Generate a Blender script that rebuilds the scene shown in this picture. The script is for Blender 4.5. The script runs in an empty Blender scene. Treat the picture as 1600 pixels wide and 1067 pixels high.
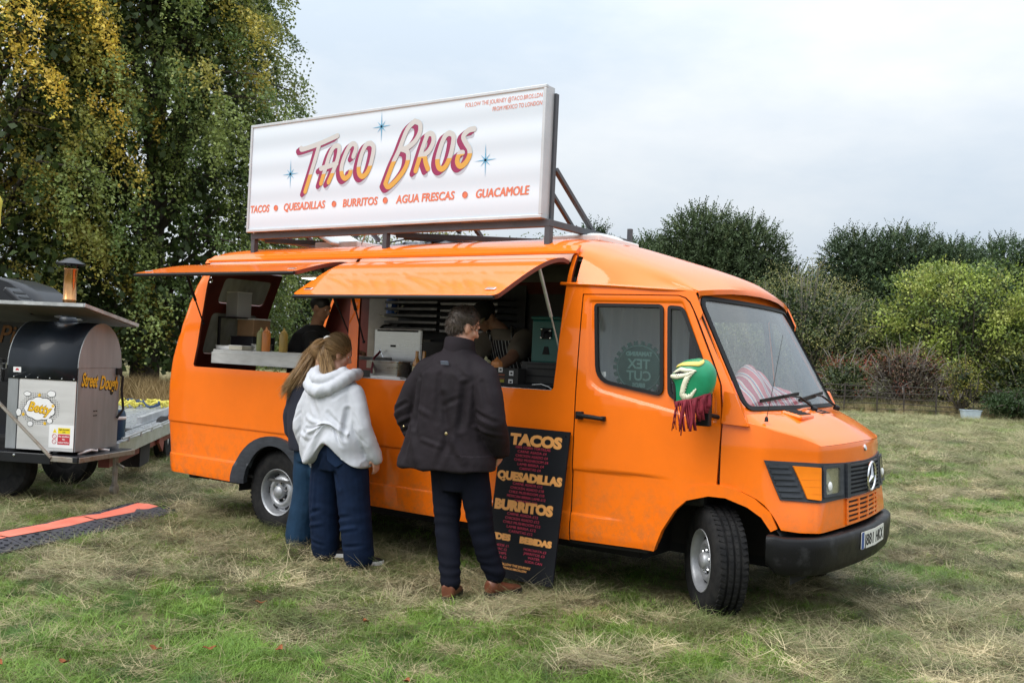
import bpy, bmesh, math, random
import numpy as np
from mathutils import Vector, Matrix, geometry
from mathutils import noise as mnoise

random.seed(7)
rng = np.random.default_rng(11)
SC = bpy.context.scene
COL = SC.collection
PI = math.pi

# ------------------------------------------------------------------ camera, sky, sun, exposure
cam_d = bpy.data.cameras.new("camera")
cam = bpy.data.objects.new("camera", cam_d)
COL.objects.link(cam)
cam_d.sensor_width = 36.0
cam_d.lens = 34.42
cam_d.clip_start = 0.05
cam_d.clip_end = 1500.0
_r = Vector((0.82281426, 0.56650593, 0.04525176))
_u = Vector((-0.0298638, -0.03641479, 0.99889044))
_f = Vector((-0.5675252, 0.82325269, 0.01304459))
_m = Matrix((( _r.x, _u.x, -_f.x, 5.987), (_r.y, _u.y, -_f.y, -5.425), (_r.z, _u.z, -_f.z, 1.476), (0, 0, 0, 1)))
cam.matrix_world = _m
SC.camera = cam

SUN_EL, SUN_AZ = math.radians(48), math.radians(205)      # sun from behind the photographer's left shoulder (clockwise from +Y)
world = bpy.data.worlds.new("World")
SC.world = world
world.use_nodes = True
wt = world.node_tree
wt.nodes.clear()
def _wn(t, **k):
    n = wt.nodes.new(t)
    for a, b in k.items():
        setattr(n, a, b)
    return n
w_out = _wn("ShaderNodeOutputWorld")
w_sky = _wn("ShaderNodeTexSky", sky_type='NISHITA', sun_disc=False, sun_elevation=SUN_EL, sun_rotation=SUN_AZ, dust_density=4.0)
w_b1 = _wn("ShaderNodeBackground"); w_b1.inputs[1].default_value = 0.09
w_b2 = _wn("ShaderNodeBackground"); w_b2.inputs[1].default_value = 1.0
w_mix = _wn("ShaderNodeMixShader"); w_mix.inputs[0].default_value = 0.93
w_tc = _wn("ShaderNodeTexCoord")
w_map = _wn("ShaderNodeMapping"); w_map.inputs['Scale'].default_value = (1.0, 1.0, 2.6); w_map.inputs['Location'].default_value = (3.1, 0.4, 0.0)
w_nz = _wn("ShaderNodeTexNoise"); w_nz.inputs['Scale'].default_value = 1.7; w_nz.inputs['Detail'].default_value = 7.0; w_nz.inputs['Roughness'].default_value = 0.56
w_rp = _wn("ShaderNodeValToRGB")
w_rp.color_ramp.elements[0].position = 0.36; w_rp.color_ramp.elements[0].color = (0.405, 0.465, 0.530, 1)
w_rp.color_ramp.elements[1].position = 0.62; w_rp.color_ramp.elements[1].color = (0.575, 0.595, 0.61, 1)
# an overcast sky is brighter overhead than at the horizon
w_sep = _wn("ShaderNodeSeparateXYZ")
w_sq = _wn("ShaderNodeMath", operation='POWER', use_clamp=True); w_sq.inputs[1].default_value = 1.7
w_mr = _wn("ShaderNodeMapRange"); w_mr.inputs[1].default_value = 0.0; w_mr.inputs[2].default_value = 1.0; w_mr.inputs[3].default_value = 0.87; w_mr.inputs[4].default_value = 3.0
w_vm = _wn("ShaderNodeVectorMath", operation='SCALE')
wl = wt.links.new
wl(w_tc.outputs['Generated'], w_map.inputs[0]); wl(w_map.outputs[0], w_nz.inputs['Vector']); wl(w_nz.outputs[0], w_rp.inputs[0])
wl(w_tc.outputs['Generated'], w_sep.inputs[0]); wl(w_sep.outputs[2], w_sq.inputs[0]); wl(w_sq.outputs[0], w_mr.inputs[0])
wl(w_rp.outputs[0], w_vm.inputs[0]); wl(w_mr.outputs[0], w_vm.inputs['Scale'])
wl(w_vm.outputs[0], w_b2.inputs[0]); wl(w_sky.outputs[0], w_b1.inputs[0])
wl(w_b1.outputs[0], w_mix.inputs[1]); wl(w_b2.outputs[0], w_mix.inputs[2]); wl(w_mix.outputs[0], w_out.inputs[0])

sun_d = bpy.data.lights.new("sun", 'SUN')
sun_d.energy = 1.5; sun_d.angle = math.radians(42); sun_d.color = (1.0, 0.97, 0.92)
sun = bpy.data.objects.new("sun", sun_d); COL.objects.link(sun)
_sd = Vector((math.sin(SUN_AZ) * math.cos(SUN_EL), math.cos(SUN_AZ) * math.cos(SUN_EL), math.sin(SUN_EL)))
sun.rotation_euler = (-_sd).to_track_quat('-Z', 'Y').to_euler()
sun.location = _sd * 60

vs = SC.view_settings
vs.view_transform = 'Standard'; vs.look = 'None'; vs.gamma = 1.0; vs.use_curve_mapping = False
vs.exposure = 0.76
SC.cycles.use_adaptive_sampling = False
SC.cycles.use_denoising = True
SC.cycles.denoising_prefilter = 'ACCURATE'
SC.cycles.sample_clamp_indirect = 4.0
SC.cycles.transparent_max_bounces = 16

# ------------------------------------------------------------------ helpers: materials
MATS = {}
def mat(name, col, rough=0.6, metal=0.0, spec=0.5, coat=0.0, var=0.0, vscale=6.0, bump=0.0, bscale=40.0, col2=None, c2pos=(0.45, 0.65), emit=None, estr=0.0,
        stretch=None, rvar=0.0, coat_rough=0.05):
    """principled material with object-space noise in colour, roughness and fine relief"""
    if name in MATS: return MATS[name]
    m = bpy.data.materials.new(name); m.use_nodes = True
    nt = m.node_tree; p = nt.nodes['Principled BSDF']
    p.inputs['Base Color'].default_value = (*col, 1)
    p.inputs['Roughness'].default_value = rough; p.inputs['Metallic'].default_value = metal
    p.inputs['Specular IOR Level'].default_value = spec
    p.inputs['Coat Weight'].default_value = coat; p.inputs['Coat Roughness'].default_value = coat_rough
    if emit: p.inputs['Emission Color'].default_value = (*emit, 1); p.inputs['Emission Strength'].default_value = estr
    tc = nt.nodes.new('ShaderNodeTexCoord'); mp = nt.nodes.new('ShaderNodeMapping')
    if stretch: mp.inputs['Scale'].default_value = stretch
    nt.links.new(tc.outputs['Object'], mp.inputs[0])
    if var or col2 or rvar:
        nz = nt.nodes.new('ShaderNodeTexNoise'); nz.inputs['Scale'].default_value = vscale; nz.inputs['Detail'].default_value = 6; nz.inputs['Roughness'].default_value = 0.62
        nt.links.new(mp.outputs[0], nz.inputs['Vector'])
        rp = nt.nodes.new('ShaderNodeValToRGB')
        a, b = (tuple(c * (1 - var) for c in col), tuple(min(1, c * (1 + var)) for c in col)) if not col2 else (col, col2)
        rp.color_ramp.elements[0].color = (*a, 1); rp.color_ramp.elements[1].color = (*b, 1)
        rp.color_ramp.elements[0].position, rp.color_ramp.elements[1].position = (0.3, 0.7) if not col2 else c2pos
        nt.links.new(nz.outputs[0], rp.inputs[0]); nt.links.new(rp.outputs[0], p.inputs['Base Color'])
        if rvar:
            mr = nt.nodes.new('ShaderNodeMapRange'); mr.inputs[1].default_value = .3; mr.inputs[2].default_value = .7
            mr.inputs[3].default_value = max(0.02, rough - rvar); mr.inputs[4].default_value = min(1, rough + rvar)
            nt.links.new(nz.outputs[0], mr.inputs[0]); nt.links.new(mr.outputs[0], p.inputs['Roughness'])
    if bump:
        n2 = nt.nodes.new('ShaderNodeTexNoise'); n2.inputs['Scale'].default_value = bscale; n2.inputs['Detail'].default_value = 5
        bp = nt.nodes.new('ShaderNodeBump'); bp.inputs['Strength'].default_value = bump; bp.inputs['Distance'].default_value = 0.01
        nt.links.new(mp.outputs[0], n2.inputs['Vector']); nt.links.new(n2.outputs[0], bp.inputs['Height']); nt.links.new(bp.outputs[0], p.inputs['Normal'])
    MATS[name] = m
    return m

def glass_mat(name, tint=(0.82, 0.88, 0.86), film=0.06, rough=0.01, refl=1.0):
    """thin pane: fresnel mirror over a tinted clear film, with a little dust"""
    if name in MATS: return MATS[name]
    m = bpy.data.materials.new(name); m.use_nodes = True
    nt = m.node_tree; nt.nodes.clear()
    o = nt.nodes.new('ShaderNodeOutputMaterial'); tr = nt.nodes.new('ShaderNodeBsdfTransparent'); gl = nt.nodes.new('ShaderNodeBsdfGlossy')
    df = nt.nodes.new('ShaderNodeBsdfDiffuse'); fr = nt.nodes.new('ShaderNodeFresnel'); m1 = nt.nodes.new('ShaderNodeMixShader'); m2 = nt.nodes.new('ShaderNodeMixShader')
    nz = nt.nodes.new('ShaderNodeTexNoise'); nz.inputs['Scale'].default_value = 3.0; nz.inputs['Detail'].default_value = 6
    tc = nt.nodes.new('ShaderNodeTexCoord'); mp = nt.nodes.new('ShaderNodeMapping'); mp.inputs['Scale'].default_value = (3, 3, 0.6)
    mm = nt.nodes.new('ShaderNodeMath'); mm.operation = 'MULTIPLY'; mm.inputs[1].default_value = film * 2
    mf = nt.nodes.new('ShaderNodeMath'); mf.operation = 'MULTIPLY'; mf.inputs[1].default_value = refl; mf.use_clamp = True
    tr.inputs[0].default_value = (*tint, 1); gl.inputs['Roughness'].default_value = rough; df.inputs[0].default_value = (0.55, 0.57, 0.57, 1)
    fr.inputs['IOR'].default_value = 1.6
    L = nt.links.new
    # the same reflectance from either side of the pane
    ge = nt.nodes.new('ShaderNodeNewGeometry'); io = nt.nodes.new('ShaderNodeMapRange'); io.inputs[3].default_value = 1.55; io.inputs[4].default_value = 1 / 1.55
    L(ge.outputs['Backfacing'], io.inputs[0]); L(io.outputs[0], fr.inputs['IOR'])
    L(tc.outputs['Object'], mp.inputs[0]); L(mp.outputs[0], nz.inputs['Vector']); L(nz.outputs[0], mm.inputs[0]); L(mm.outputs[0], m1.inputs[0])
    L(tr.outputs[0], m1.inputs[1]); L(df.outputs[0], m1.inputs[2]); L(fr.outputs[0], mf.inputs[0]); L(mf.outputs[0], m2.inputs[0]); L(m1.outputs[0], m2.inputs[1]); L(gl.outputs[0], m2.inputs[2])
    L(m2.outputs[0], o.inputs[0])
    MATS[name] = m
    return m

# ------------------------------------------------------------------ helpers: objects
def props(o, label=None, cat=None, group=None, kind=None):
    if label: o['label'] = label
    if cat: o['category'] = cat
    if group: o['group'] = group
    if kind: o['kind'] = kind
    return o
def attach(o, parent):
    if parent is not None:
        o.parent = parent
        if parent.parent is None and parent.type == 'EMPTY':
            o.matrix_parent_inverse = Matrix.Translation(-Vector(parent['_base']))
        elif parent.parent is not None:
            pass
    return o
def thing(name, label, cat, base=(0, 0, 0), group=None):
    o = bpy.data.objects.new(name, None); COL.objects.link(o)
    o.empty_display_size = 0.2; o.location = base; o['_base'] = list(base)
    return props(o, label, cat, group)
def link_mesh(name, me, mats, parent=None, smooth=False):
    for m in (mats if isinstance(mats, (list, tuple)) else [mats]): me.materials.append(m)
    o = bpy.data.objects.new(name, me); COL.objects.link(o)
    if smooth and len(me.polygons): me.polygons.foreach_set('use_smooth', [True] * len(me.polygons))
    attach(o, parent)
    return o
def copy_thing(o, loc, rot=None, label=None, scale=None):
    """copy of a thing with copies of its parts and sub-parts"""
    def rec(src, par):
        c = src.copy(); COL.objects.link(c)
        if par is not None: c.parent = par
        for ch in src.children: rec(ch, c)
        return c
    c = rec(o, None); c.location = loc
    if rot is not None: c.rotation_euler = rot
    if scale is not None: c.scale = scale
    if label: c['label'] = label
    return c

def frame_of(d):
    d = Vector(d).normalized(); a = Vector((0, 0, 1)) if abs(d.z) < 0.9 else Vector((1, 0, 0))
    u = d.cross(a).normalized(); return u, u.cross(d).normalized() * -1

class MB:
    """collects shapes for one mesh"""
    def __init__(s): s.v = []; s.f = []; s.m = []; s.mi = 0
    def add(s, vs, fs):
        k = len(s.v); s.v += [tuple(p) for p in vs]; s.f += [tuple(i + k for i in f) for f in fs]; s.m += [s.mi] * len(fs); return s
    def box(s, c, sz, rot=None, M=None):
        c = Vector(c); h = Vector(sz) * 0.5
        vs = [Vector((x * h.x, y * h.y, z * h.z)) for x in (-1, 1) for y in (-1, 1) for z in (-1, 1)]
        if rot is not None: vs = [rot @ p for p in vs]
        vs = [p + c for p in vs]
        if M is not None: vs = [M @ p for p in vs]
        return s.add(vs, [(0, 1, 3, 2), (4, 6, 7, 5), (0, 4, 5, 1), (2, 3, 7, 6), (0, 2, 6, 4), (1, 5, 7, 3)])
    def bar(s, a, b, w, h=None, up=(0, 0, 1)):
        a, b = Vector(a), Vector(b); h = h or w; d = (b - a).normalized(); upv = Vector(up)
        if abs(d.dot(upv)) > 0.97: upv = Vector((0, 1, 0))
        x = d.cross(upv).normalized() * (w / 2); y = x.normalized().cross(d) * (h / 2)
        vs = [p + i * x + j * y for p in (a, b) for i, j in ((-1, -1), (1, -1), (1, 1), (-1, 1))]
        return s.add(vs, [(3, 2, 1, 0), (4, 5, 6, 7), (0, 1, 5, 4), (1, 2, 6, 5), (2, 3, 7, 6), (3, 0, 4, 7)])
    def tube(s, pts, r, n=8, cap=True):
        pts = [Vector(p) for p in pts]; k = len(pts); rs = r if isinstance(r, (list, tuple)) else [r] * k
        vs = []; u = None
        for i, p in enumerate(pts):
            d = (pts[min(i + 1, k - 1)] - pts[max(i - 1, 0)]).normalized()
            if u is None: u, w = frame_of(d)
            else: u = (u - d * u.dot(d)).normalized(); w = d.cross(u)
            w = d.cross(u)
            vs += [p + (u * math.cos(t) + w * math.sin(t)) * rs[i] for t in [2 * PI * j / n for j in range(n)]]
        fs = [(i * n + j, i * n + (j + 1) % n, (i + 1) * n + (j + 1) % n, (i + 1) * n + j) for i in range(k - 1) for j in range(n)]
        if cap: fs += [tuple(range(n))[::-1], tuple((k - 1) * n + j for j in range(n))]
        return s.add(vs, fs)
    def lathe(s, prof, c=(0, 0, 0), axis=(0, 0, 1), n=24, cap=False):
        """prof: (radius, along-axis) pairs"""
        c = Vector(c); ax = Vector(axis).normalized(); u, w = frame_of(ax); w = ax.cross(u)
        vs = [c + ax * h + (u * math.cos(2 * PI * j / n) + w * math.sin(2 * PI * j / n)) * r for r, h in prof for j in range(n)]
        fs = [(i * n + j, i * n + (j + 1) % n, (i + 1) * n + (j + 1) % n, (i + 1) * n + j) for i in range(len(prof) - 1) for j in range(n)]
        if cap: fs += [tuple(range(n))[::-1], tuple((len(prof) - 1) * n + j for j in range(n))]
        return s.add(vs, fs)
    def prism(s, poly, M, t):
        """flat outline in the local xy plane of M, thickness t along local z"""
        n = len(poly); vs = [M @ Vector((x, y, 0)) for x, y in poly] + [M @ Vector((x, y, t)) for x, y in poly]
        fs = [(i, (i + 1) % n, n + (i + 1) % n, n + i) for i in range(n)]
        tri = geometry.tessellate_polygon([[Vector((x, y, 0)) for x, y in poly]])
        fs += [tuple(q[::-1]) for q in tri] + [tuple(i + n for i in q) for q in tri]
        return s.add(vs, fs)
    def grid(s, rows, close=False):
        """rows of points"""
        n = len(rows[0]); vs = [p for r in rows for p in r]
        fs = [(i * n + j, i * n + (j + 1) % n, (i + 1) * n + (j + 1) % n, (i + 1) * n + j) for i in range(len(rows) - 1) for j in range(n if close else n - 1)]
        return s.add(vs, fs)
    def ball(s, c, r, seg=12, ring=8, rot=None):
        c = Vector(c); r = Vector(r) if not isinstance(r, (int, float)) else Vector((r, r, r))
        vs = []
        for i in range(ring + 1):
            t = PI * i / ring
            for j in range(seg):
                p = Vector((r.x * math.sin(t) * math.cos(2 * PI * j / seg), r.y * math.sin(t) * math.sin(2 * PI * j / seg), r.z * math.cos(t)))
                vs.append(c + (rot @ p if rot is not None else p))
        fs = [(i * seg + j, (i + 1) * seg + j, (i + 1) * seg + (j + 1) % seg, i * seg + (j + 1) % seg) for i in range(ring) for j in range(seg)]
        return s.add(vs, fs)
    def mesh(s, name):
        me = bpy.data.meshes.new(name); me.from_pydata(s.v, [], s.f); me.update()
        return me
    def build(s, name, mats, parent=None, smooth=False, bevel=0.0, seg=2, fix=True, angle=40):
        me = s.mesh(name)
        o = link_mesh(name, me, mats, parent, smooth)
        if any(s.m): me.polygons.foreach_set('material_index', s.m)
        if fix:
            bm = bmesh.new(); bm.from_mesh(me); bmesh.ops.remove_doubles(bm, verts=bm.verts, dist=1e-5)
            bmesh.ops.recalc_face_normals(bm, faces=bm.faces); bm.to_mesh(me); bm.free()
        if smooth:
            me.set_sharp_from_angle(angle=math.radians(angle))
        if bevel:
            b = o.modifiers.new('bevel', 'BEVEL'); b.width = bevel; b.segments = seg; b.limit_method = 'ANGLE'; b.angle_limit = math.radians(35)
            b.harden_normals = False
        return o

def sst(a, b, x):
    t = min(1.0, max(0.0, (x - a) / (b - a))); return t * t * (3 - 2 * t)
def inside(poly, x, y):
    c = False; n = len(poly); j = n - 1
    for i in range(n):
        xi, yi = poly[i]; xj, yj = poly[j]
        if (yi > y) != (yj > y) and x < (xj - xi) * (y - yi) / (yj - yi) + xi: c = not c
        j = i
    return c
def resample(poly, step, closed=True):
    out = []; n = len(poly)
    for i in range(n if closed else n - 1):
        a, b = poly[i], poly[(i + 1) % n]; L = math.hypot(b[0] - a[0], b[1] - a[1]); k = max(1, int(math.ceil(L / step)))
        out += [(a[0] + (b[0] - a[0]) * t / k, a[1] + (b[1] - a[1]) * t / k) for t in range(k)]
    if not closed: out.append(tuple(poly[-1]))
    return out
def roundpoly(poly, r, n=5):
    """round the corners of a closed outline; r one radius or one per corner"""
    out = []; k = len(poly)
    for i in range(k):
        ri = r[i] if isinstance(r, (list, tuple)) else r
        p = Vector((*poly[i], 0)); a = Vector((*poly[i - 1], 0)); b = Vector((*poly[(i + 1) % k], 0))
        if ri <= 0: out.append((p.x, p.y)); continue
        ri_a = min(ri, (a - p).length * 0.49, (b - p).length * 0.49)
        s, e = p + (a - p).normalized() * ri_a, p + (b - p).normalized() * ri_a
        for t in range(n + 1):
            q = t / n; w = s * (1 - q) ** 2 + p * 2 * q * (1 - q) + e * q * q; out.append((w.x, w.y))
    return out
def offset_poly(poly, d):
    """move each vertex inward by d (outline counter-clockwise or not)"""
    n = len(poly); A = sum(poly[i][0] * poly[(i + 1) % n][1] - poly[(i + 1) % n][0] * poly[i][1] for i in range(n))
    sgn = 1 if A > 0 else -1; out = []
    for i in range(n):
        a, p, b = (Vector(poly[j % n]) for j in (i - 1, i, i + 1))
        n1 = Vector((-(p - a).y, (p - a).x)).normalized(); n2 = Vector((-(b - p).y, (b - p).x)).normalized()
        m = n1 + n2
        if m.length < 1e-6: m = n1.copy()
        m.normalize(); k = max(0.35, m.dot(n1)); q = p + m * (sgn * d / k); out.append((q.x, q.y))
    return out

def surf_panel(name, outline, holes, fmap, mats, parent=None, step=0.08, thick=0.012, out=(0, -1, 0), vlines=(), ulines=(), back_mat=0, rim_mat=0, edge_step=None, extra=()):
    """sheet of real thickness laid over the surface fmap(u, v), with an outline and holes cut exactly; normals come from the surface itself"""
    es = edge_step or step
    loops = [resample(outline, es)] + [resample(h, es) for h in holes]
    pts = []; edges = []
    for lp in loops:
        k = len(pts); pts += lp; edges += [(k + i, k + (i + 1) % len(lp)) for i in range(len(lp))]
    bnd = np.array(pts)
    us = [p[0] for p in outline]; vv = [p[1] for p in outline]
    gu = list(np.arange(min(us), max(us), step)) + list(ulines); gv = list(np.arange(min(vv), max(vv), step))
    gv = [v for v in gv if all(abs(v - q) > step * 0.25 for q in vlines)] + list(vlines)
    bm_ = 0.33 * step
    for lp in extra:
        lp = [q for q in resample(lp, step * .6) if inside(loops[0], *q) and not any(inside(h, *q) for h in loops[1:])]
        pts += [q for q in lp if np.min((bnd[:, 0] - q[0]) ** 2 + (bnd[:, 1] - q[1]) ** 2) > 1e-5]
        if lp: bnd = np.vstack([bnd, np.array(lp)])
    for u in gu:
        for v in gv:
            if inside(loops[0], u, v) and not any(inside(h, u, v) for h in loops[1:]):
                if np.min((bnd[:, 0] - u) ** 2 + (bnd[:, 1] - v) ** 2) > bm_ * bm_: pts.append((u, v))
    r = geometry.delaunay_2d_cdt([Vector(p) for p in pts], edges, [], 0, 1e-6)
    P = [(p.x, p.y) for p in r[0]]; tris = []
    for t in r[2]:
        cx = sum(P[i][0] for i in t) / 3; cy = sum(P[i][1] for i in t) / 3
        if inside(loops[0], cx, cy) and not any(inside(h, cx, cy) for h in loops[1:]): tris.append(tuple(t))
    outv = Vector(out); V = []; N = []
    h = 1e-3
    for u, v in P:
        a = Vector(fmap(u, v)); n = (Vector(fmap(u + h, v)) - Vector(fmap(u - h, v))).cross(Vector(fmap(u, v + h)) - Vector(fmap(u, v - h)))
        if n.length < 1e-12: n = outv.copy()
        n.normalize()
        V.append(a); N.append(n)
    ref = sum((n.dot(outv) for n in N)) / max(1, len(N))
    sg = 1 if ref > 0 else -1
    N = [n * sg for n in N]
    F = []
    for t in tris:
        fn = (V[t[1]] - V[t[0]]).cross(V[t[2]] - V[t[0]])
        F.append(t if fn.dot(N[t[0]]) > 0 else t[::-1])
    cnt = {}
    for t in F:
        for i in range(3):
            e = (t[i], t[(i + 1) % 3]); cnt[e] = 1
    X = []; n0 = len(V); B = [p - n * thick for p, n in zip(V, N)]
    faces = list(F); mi = [0] * len(F); ln = [N[i] for t in F for i in t]
    for t in F: faces.append((t[2] + n0, t[1] + n0, t[0] + n0)); mi.append(back_mat); ln += [-N[t[2]], -N[t[1]], -N[t[0]]]
    for (a, b) in cnt:
        if (b, a) not in cnt:
            k = 2 * n0 + len(X); X += [V[b], V[a], B[a], B[b]]; faces.append((k, k + 1, k + 2, k + 3)); mi.append(rim_mat)
            fn = (V[a] - V[b]).cross(B[a] - V[b]); fn = fn.normalized() if fn.length > 1e-12 else N[a]
            ln += [fn] * 4
    me = bpy.data.meshes.new(name); me.from_pydata(V + B + X, [], faces); me.update()
    o = link_mesh(name, me, mats, parent, True)
    me.polygons.foreach_set('material_index', mi)
    me.normals_split_custom_set([tuple(x) for x in ln])
    return o

def remesh(name, mb, voxel, mats, parent=None, smooth=4, wrinkle=None, factor=0.5):
    """weld a collection of closed shapes into one continuous skin"""
    me = mb.mesh(name + '_raw'); t = bpy.data.objects.new('tmp', me); COL.objects.link(t)
    m = t.modifiers.new('r', 'REMESH'); m.mode = 'VOXEL'; m.voxel_size = voxel; m.use_smooth_shade = True
    if smooth: s = t.modifiers.new('s', 'SMOOTH'); s.iterations = smooth; s.factor = factor
    dg = bpy.context.evaluated_depsgraph_get(); dg.update()
    nm = bpy.data.meshes.new_from_object(t.evaluated_get(dg)); nm.name = name
    bpy.data.objects.remove(t); bpy.data.meshes.remove(me)
    nm.materials.clear()
    if wrinkle:
        nm.calc_normals_split() if hasattr(nm, 'calc_normals_split') else None
        vs_ = [(v.co.copy(), v.normal.copy()) for v in nm.vertices]
        for i, (c, n) in enumerate(vs_): nm.vertices[i].co = c + wrinkle(c, n)
        nm.update()
    return link_mesh(name, nm, mats, parent, True)
def capsule(mb, a, b, ra, rb, n=14):
    a, b = Vector(a), Vector(b); d = (b - a)
    L = d.length
    if L < 1e-6: return mb.ball(a, ra)
    ax = d / L; pr = [(1e-4, -ra)] + [(ra * math.sin(t), -ra * math.cos(t)) for t in (0.5, 1.0, PI / 2)] + [(rb * math.cos(t), L + rb * math.sin(t)) for t in (0, 0.55, 1.05)] + [(1e-4, L + rb)]
    return mb.lathe(pr, a, ax, n, cap=True)
def chain(mb, pts, rs, n=14):
    for i in range(len(pts) - 1): capsule(mb, pts[i], pts[i + 1], rs[i], rs[i + 1], n)
    return mb
def loft(mb, secs, n=24, ex=(1, 0, 0), ey=(0, 1, 0), power=2.0):
    """secs: (centre, rx, ry[, twist]); closed elliptical loft"""
    rows = []
    for s in secs:
        c, rx, ry = Vector(s[0]), s[1], s[2]; tw = s[3] if len(s) > 3 else 0.0
        X = Vector(ex) * math.cos(tw) + Vector(ey) * math.sin(tw); Y = -Vector(ex) * math.sin(tw) + Vector(ey) * math.cos(tw)
        row = []
        for j in range(n):
            t = 2 * PI * j / n; ct, st = math.cos(t), math.sin(t)
            k = (abs(ct) ** power + abs(st) ** power) ** (-1 / power)
            row.append(c + X * (rx * ct * k) + Y * (ry * st * k))
        rows.append(row)
    k = len(mb.v); mb.grid(rows, close=True)
    mb.add([Vector(secs[0][0]), Vector(secs[-1][0])], [])
    a, b = len(mb.v) - 2, len(mb.v) - 1; R = len(rows) - 1
    mb.f += [(a, k + (j + 1) % n, k + j) for j in range(n)] + [(b, k + R * n + j, k + R * n + (j + 1) % n) for j in range(n)]
    mb.m += [mb.mi] * (2 * n)
    return mb
def fbm(c, s, o=3):
    return mnoise.fractal(Vector(c) * s, 1.0, 2.0, o)

def text_obj(name, body, M, size, m, parent=None, bold=0.0, shear=0.0, sx=1.0, align='LEFT', depth=0.0015, spacing=1.0, label=None, width=None):
    """flat lettering; M places local x along the line, local y up, local z out of the surface"""
    c = bpy.data.curves.new('tmp', 'FONT'); c.body = body; c.size = size; c.offset = bold; c.shear = shear; c.align_x = align; c.extrude = depth; c.space_character = spacing
    c.resolution_u = 3
    t = bpy.data.objects.new('tmp', c); COL.objects.link(t)
    dg = bpy.context.evaluated_depsgraph_get(); dg.update()
    me = bpy.data.meshes.new_from_object(t.evaluated_get(dg)); me.name = name
    bpy.data.objects.remove(t); bpy.data.curves.remove(c)
    if width and len(me.vertices):
        xs = [v.co.x for v in me.vertices]; sx = width / max(1e-6, max(xs) - min(xs))
    me.transform(M @ Matrix.Diagonal((sx, 1, 1, 1)))
    me.materials.clear()
    o = link_mesh(name, me, m, parent)
    if label: o['label'] = label
    return o
def plane_M(o, x, y):
    """matrix with origin o, local x and y directions; local z = x cross y"""
    x = Vector(x).normalized(); z = x.cross(Vector(y)).normalized(); y = z.cross(x)
    return Matrix(((x.x, y.x, z.x, o[0]), (x.y, y.y, z.y, o[1]), (x.z, y.z, z.z, o[2]), (0, 0, 0, 1)))
# ------------------------------------------------------------------ field
RH = Vector((0.8234, 0.5675, 0)); FH = Vector((-0.5675, 0.8234, 0)); CG = Vector((5.987, -5.425, 0))
def gp(r, d, z=0.0):
    """ground point r metres to the right and d metres ahead of where the photographer stands"""
    p = CG + RH * r + FH * d; return Vector((p.x, p.y, z))
def gz(x, y):
    return 0.030 * mnoise.noise(Vector((x * .9, y * .9, 0))) + 0.018 * mnoise.noise(Vector((x * 2.7, y * 2.7, 5))) - .042
def attr_leaf_mat(name, attr, typ='GEOMETRY', rough=0.55, trans=0.3, spec=0.3, vs=3.0):
    m = bpy.data.materials.new(name); m.use_nodes = True; nt = m.node_tree; p = nt.nodes['Principled BSDF']; out = nt.nodes['Material Output']
    a = nt.nodes.new('ShaderNodeAttribute'); a.attribute_type = typ; a.attribute_name = attr
    p.inputs['Roughness'].default_value = rough; p.inputs['Specular IOR Level'].default_value = spec
    tr = nt.nodes.new('ShaderNodeBsdfTranslucent'); mx = nt.nodes.new('ShaderNodeMixShader'); mx.inputs[0].default_value = trans
    nt.links.new(a.outputs['Color'], p.inputs['Base Color']); nt.links.new(a.outputs['Color'], tr.inputs[0])
    nt.links.new(p.outputs[0], mx.inputs[1]); nt.links.new(tr.outputs[0], mx.inputs[2]); nt.links.new(mx.outputs[0], out.inputs[0])
    return m

m = bpy.data.materials.new('meadow_soil'); m.use_nodes = True
nt = m.node_tree; p = nt.nodes['Principled BSDF']; p.inputs['Roughness'].default_value = .95; p.inputs['Specular IOR Level'].default_value = .1
tc = nt.nodes.new('ShaderNodeTexCoord'); L = nt.links.new
n1 = nt.nodes.new('ShaderNodeTexNoise'); n1.inputs['Scale'].default_value = .42; n1.inputs['Detail'].default_value = 9; n1.inputs['Roughness'].default_value = .7
n2 = nt.nodes.new('ShaderNodeTexNoise'); n2.inputs['Scale'].default_value = 9; n2.inputs['Detail'].default_value = 8; n2.inputs['Roughness'].default_value = .75
r1 = nt.nodes.new('ShaderNodeValToRGB'); r2 = nt.nodes.new('ShaderNodeValToRGB'); mx = nt.nodes.new('ShaderNodeMix'); mx.data_type = 'RGBA'; mx.blend_type = 'MULTIPLY'; mx.inputs[0].default_value = 1
r1.color_ramp.elements[0].position = .36; r1.color_ramp.elements[0].color = (.115, .125, .045, 1); r1.color_ramp.elements[1].position = .62; r1.color_ramp.elements[1].color = (.27, .225, .125, 1)
r2.color_ramp.elements[0].position = .3; r2.color_ramp.elements[0].color = (.42, .42, .42, 1); r2.color_ramp.elements[1].position = .68; r2.color_ramp.elements[1].color = (1.25, 1.25, 1.25, 1)
bp = nt.nodes.new('ShaderNodeBump'); bp.inputs['Strength'].default_value = .9; bp.inputs['Distance'].default_value = .05
L(tc.outputs['Object'], n1.inputs['Vector']); L(tc.outputs['Object'], n2.inputs['Vector']); L(n1.outputs[0], r1.inputs[0]); L(n2.outputs[0], r2.inputs[0])
L(r1.outputs[0], mx.inputs[6]); L(r2.outputs[0], mx.inputs[7]); L(mx.outputs[2], p.inputs['Base Color']); L(n2.outputs[0], bp.inputs['Height']); L(bp.outputs[0], p.inputs['Normal'])
mb = MB()
us = np.concatenate([np.linspace(-300, -22, 10)[:-1], np.linspace(-22, 22, 150), np.linspace(22, 300, 10)[1:]])
ds = np.concatenate([np.linspace(-120, -1, 8)[:-1], np.linspace(-1, 36, 150), np.linspace(36, 420, 14)[1:]])
rows = []
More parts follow.
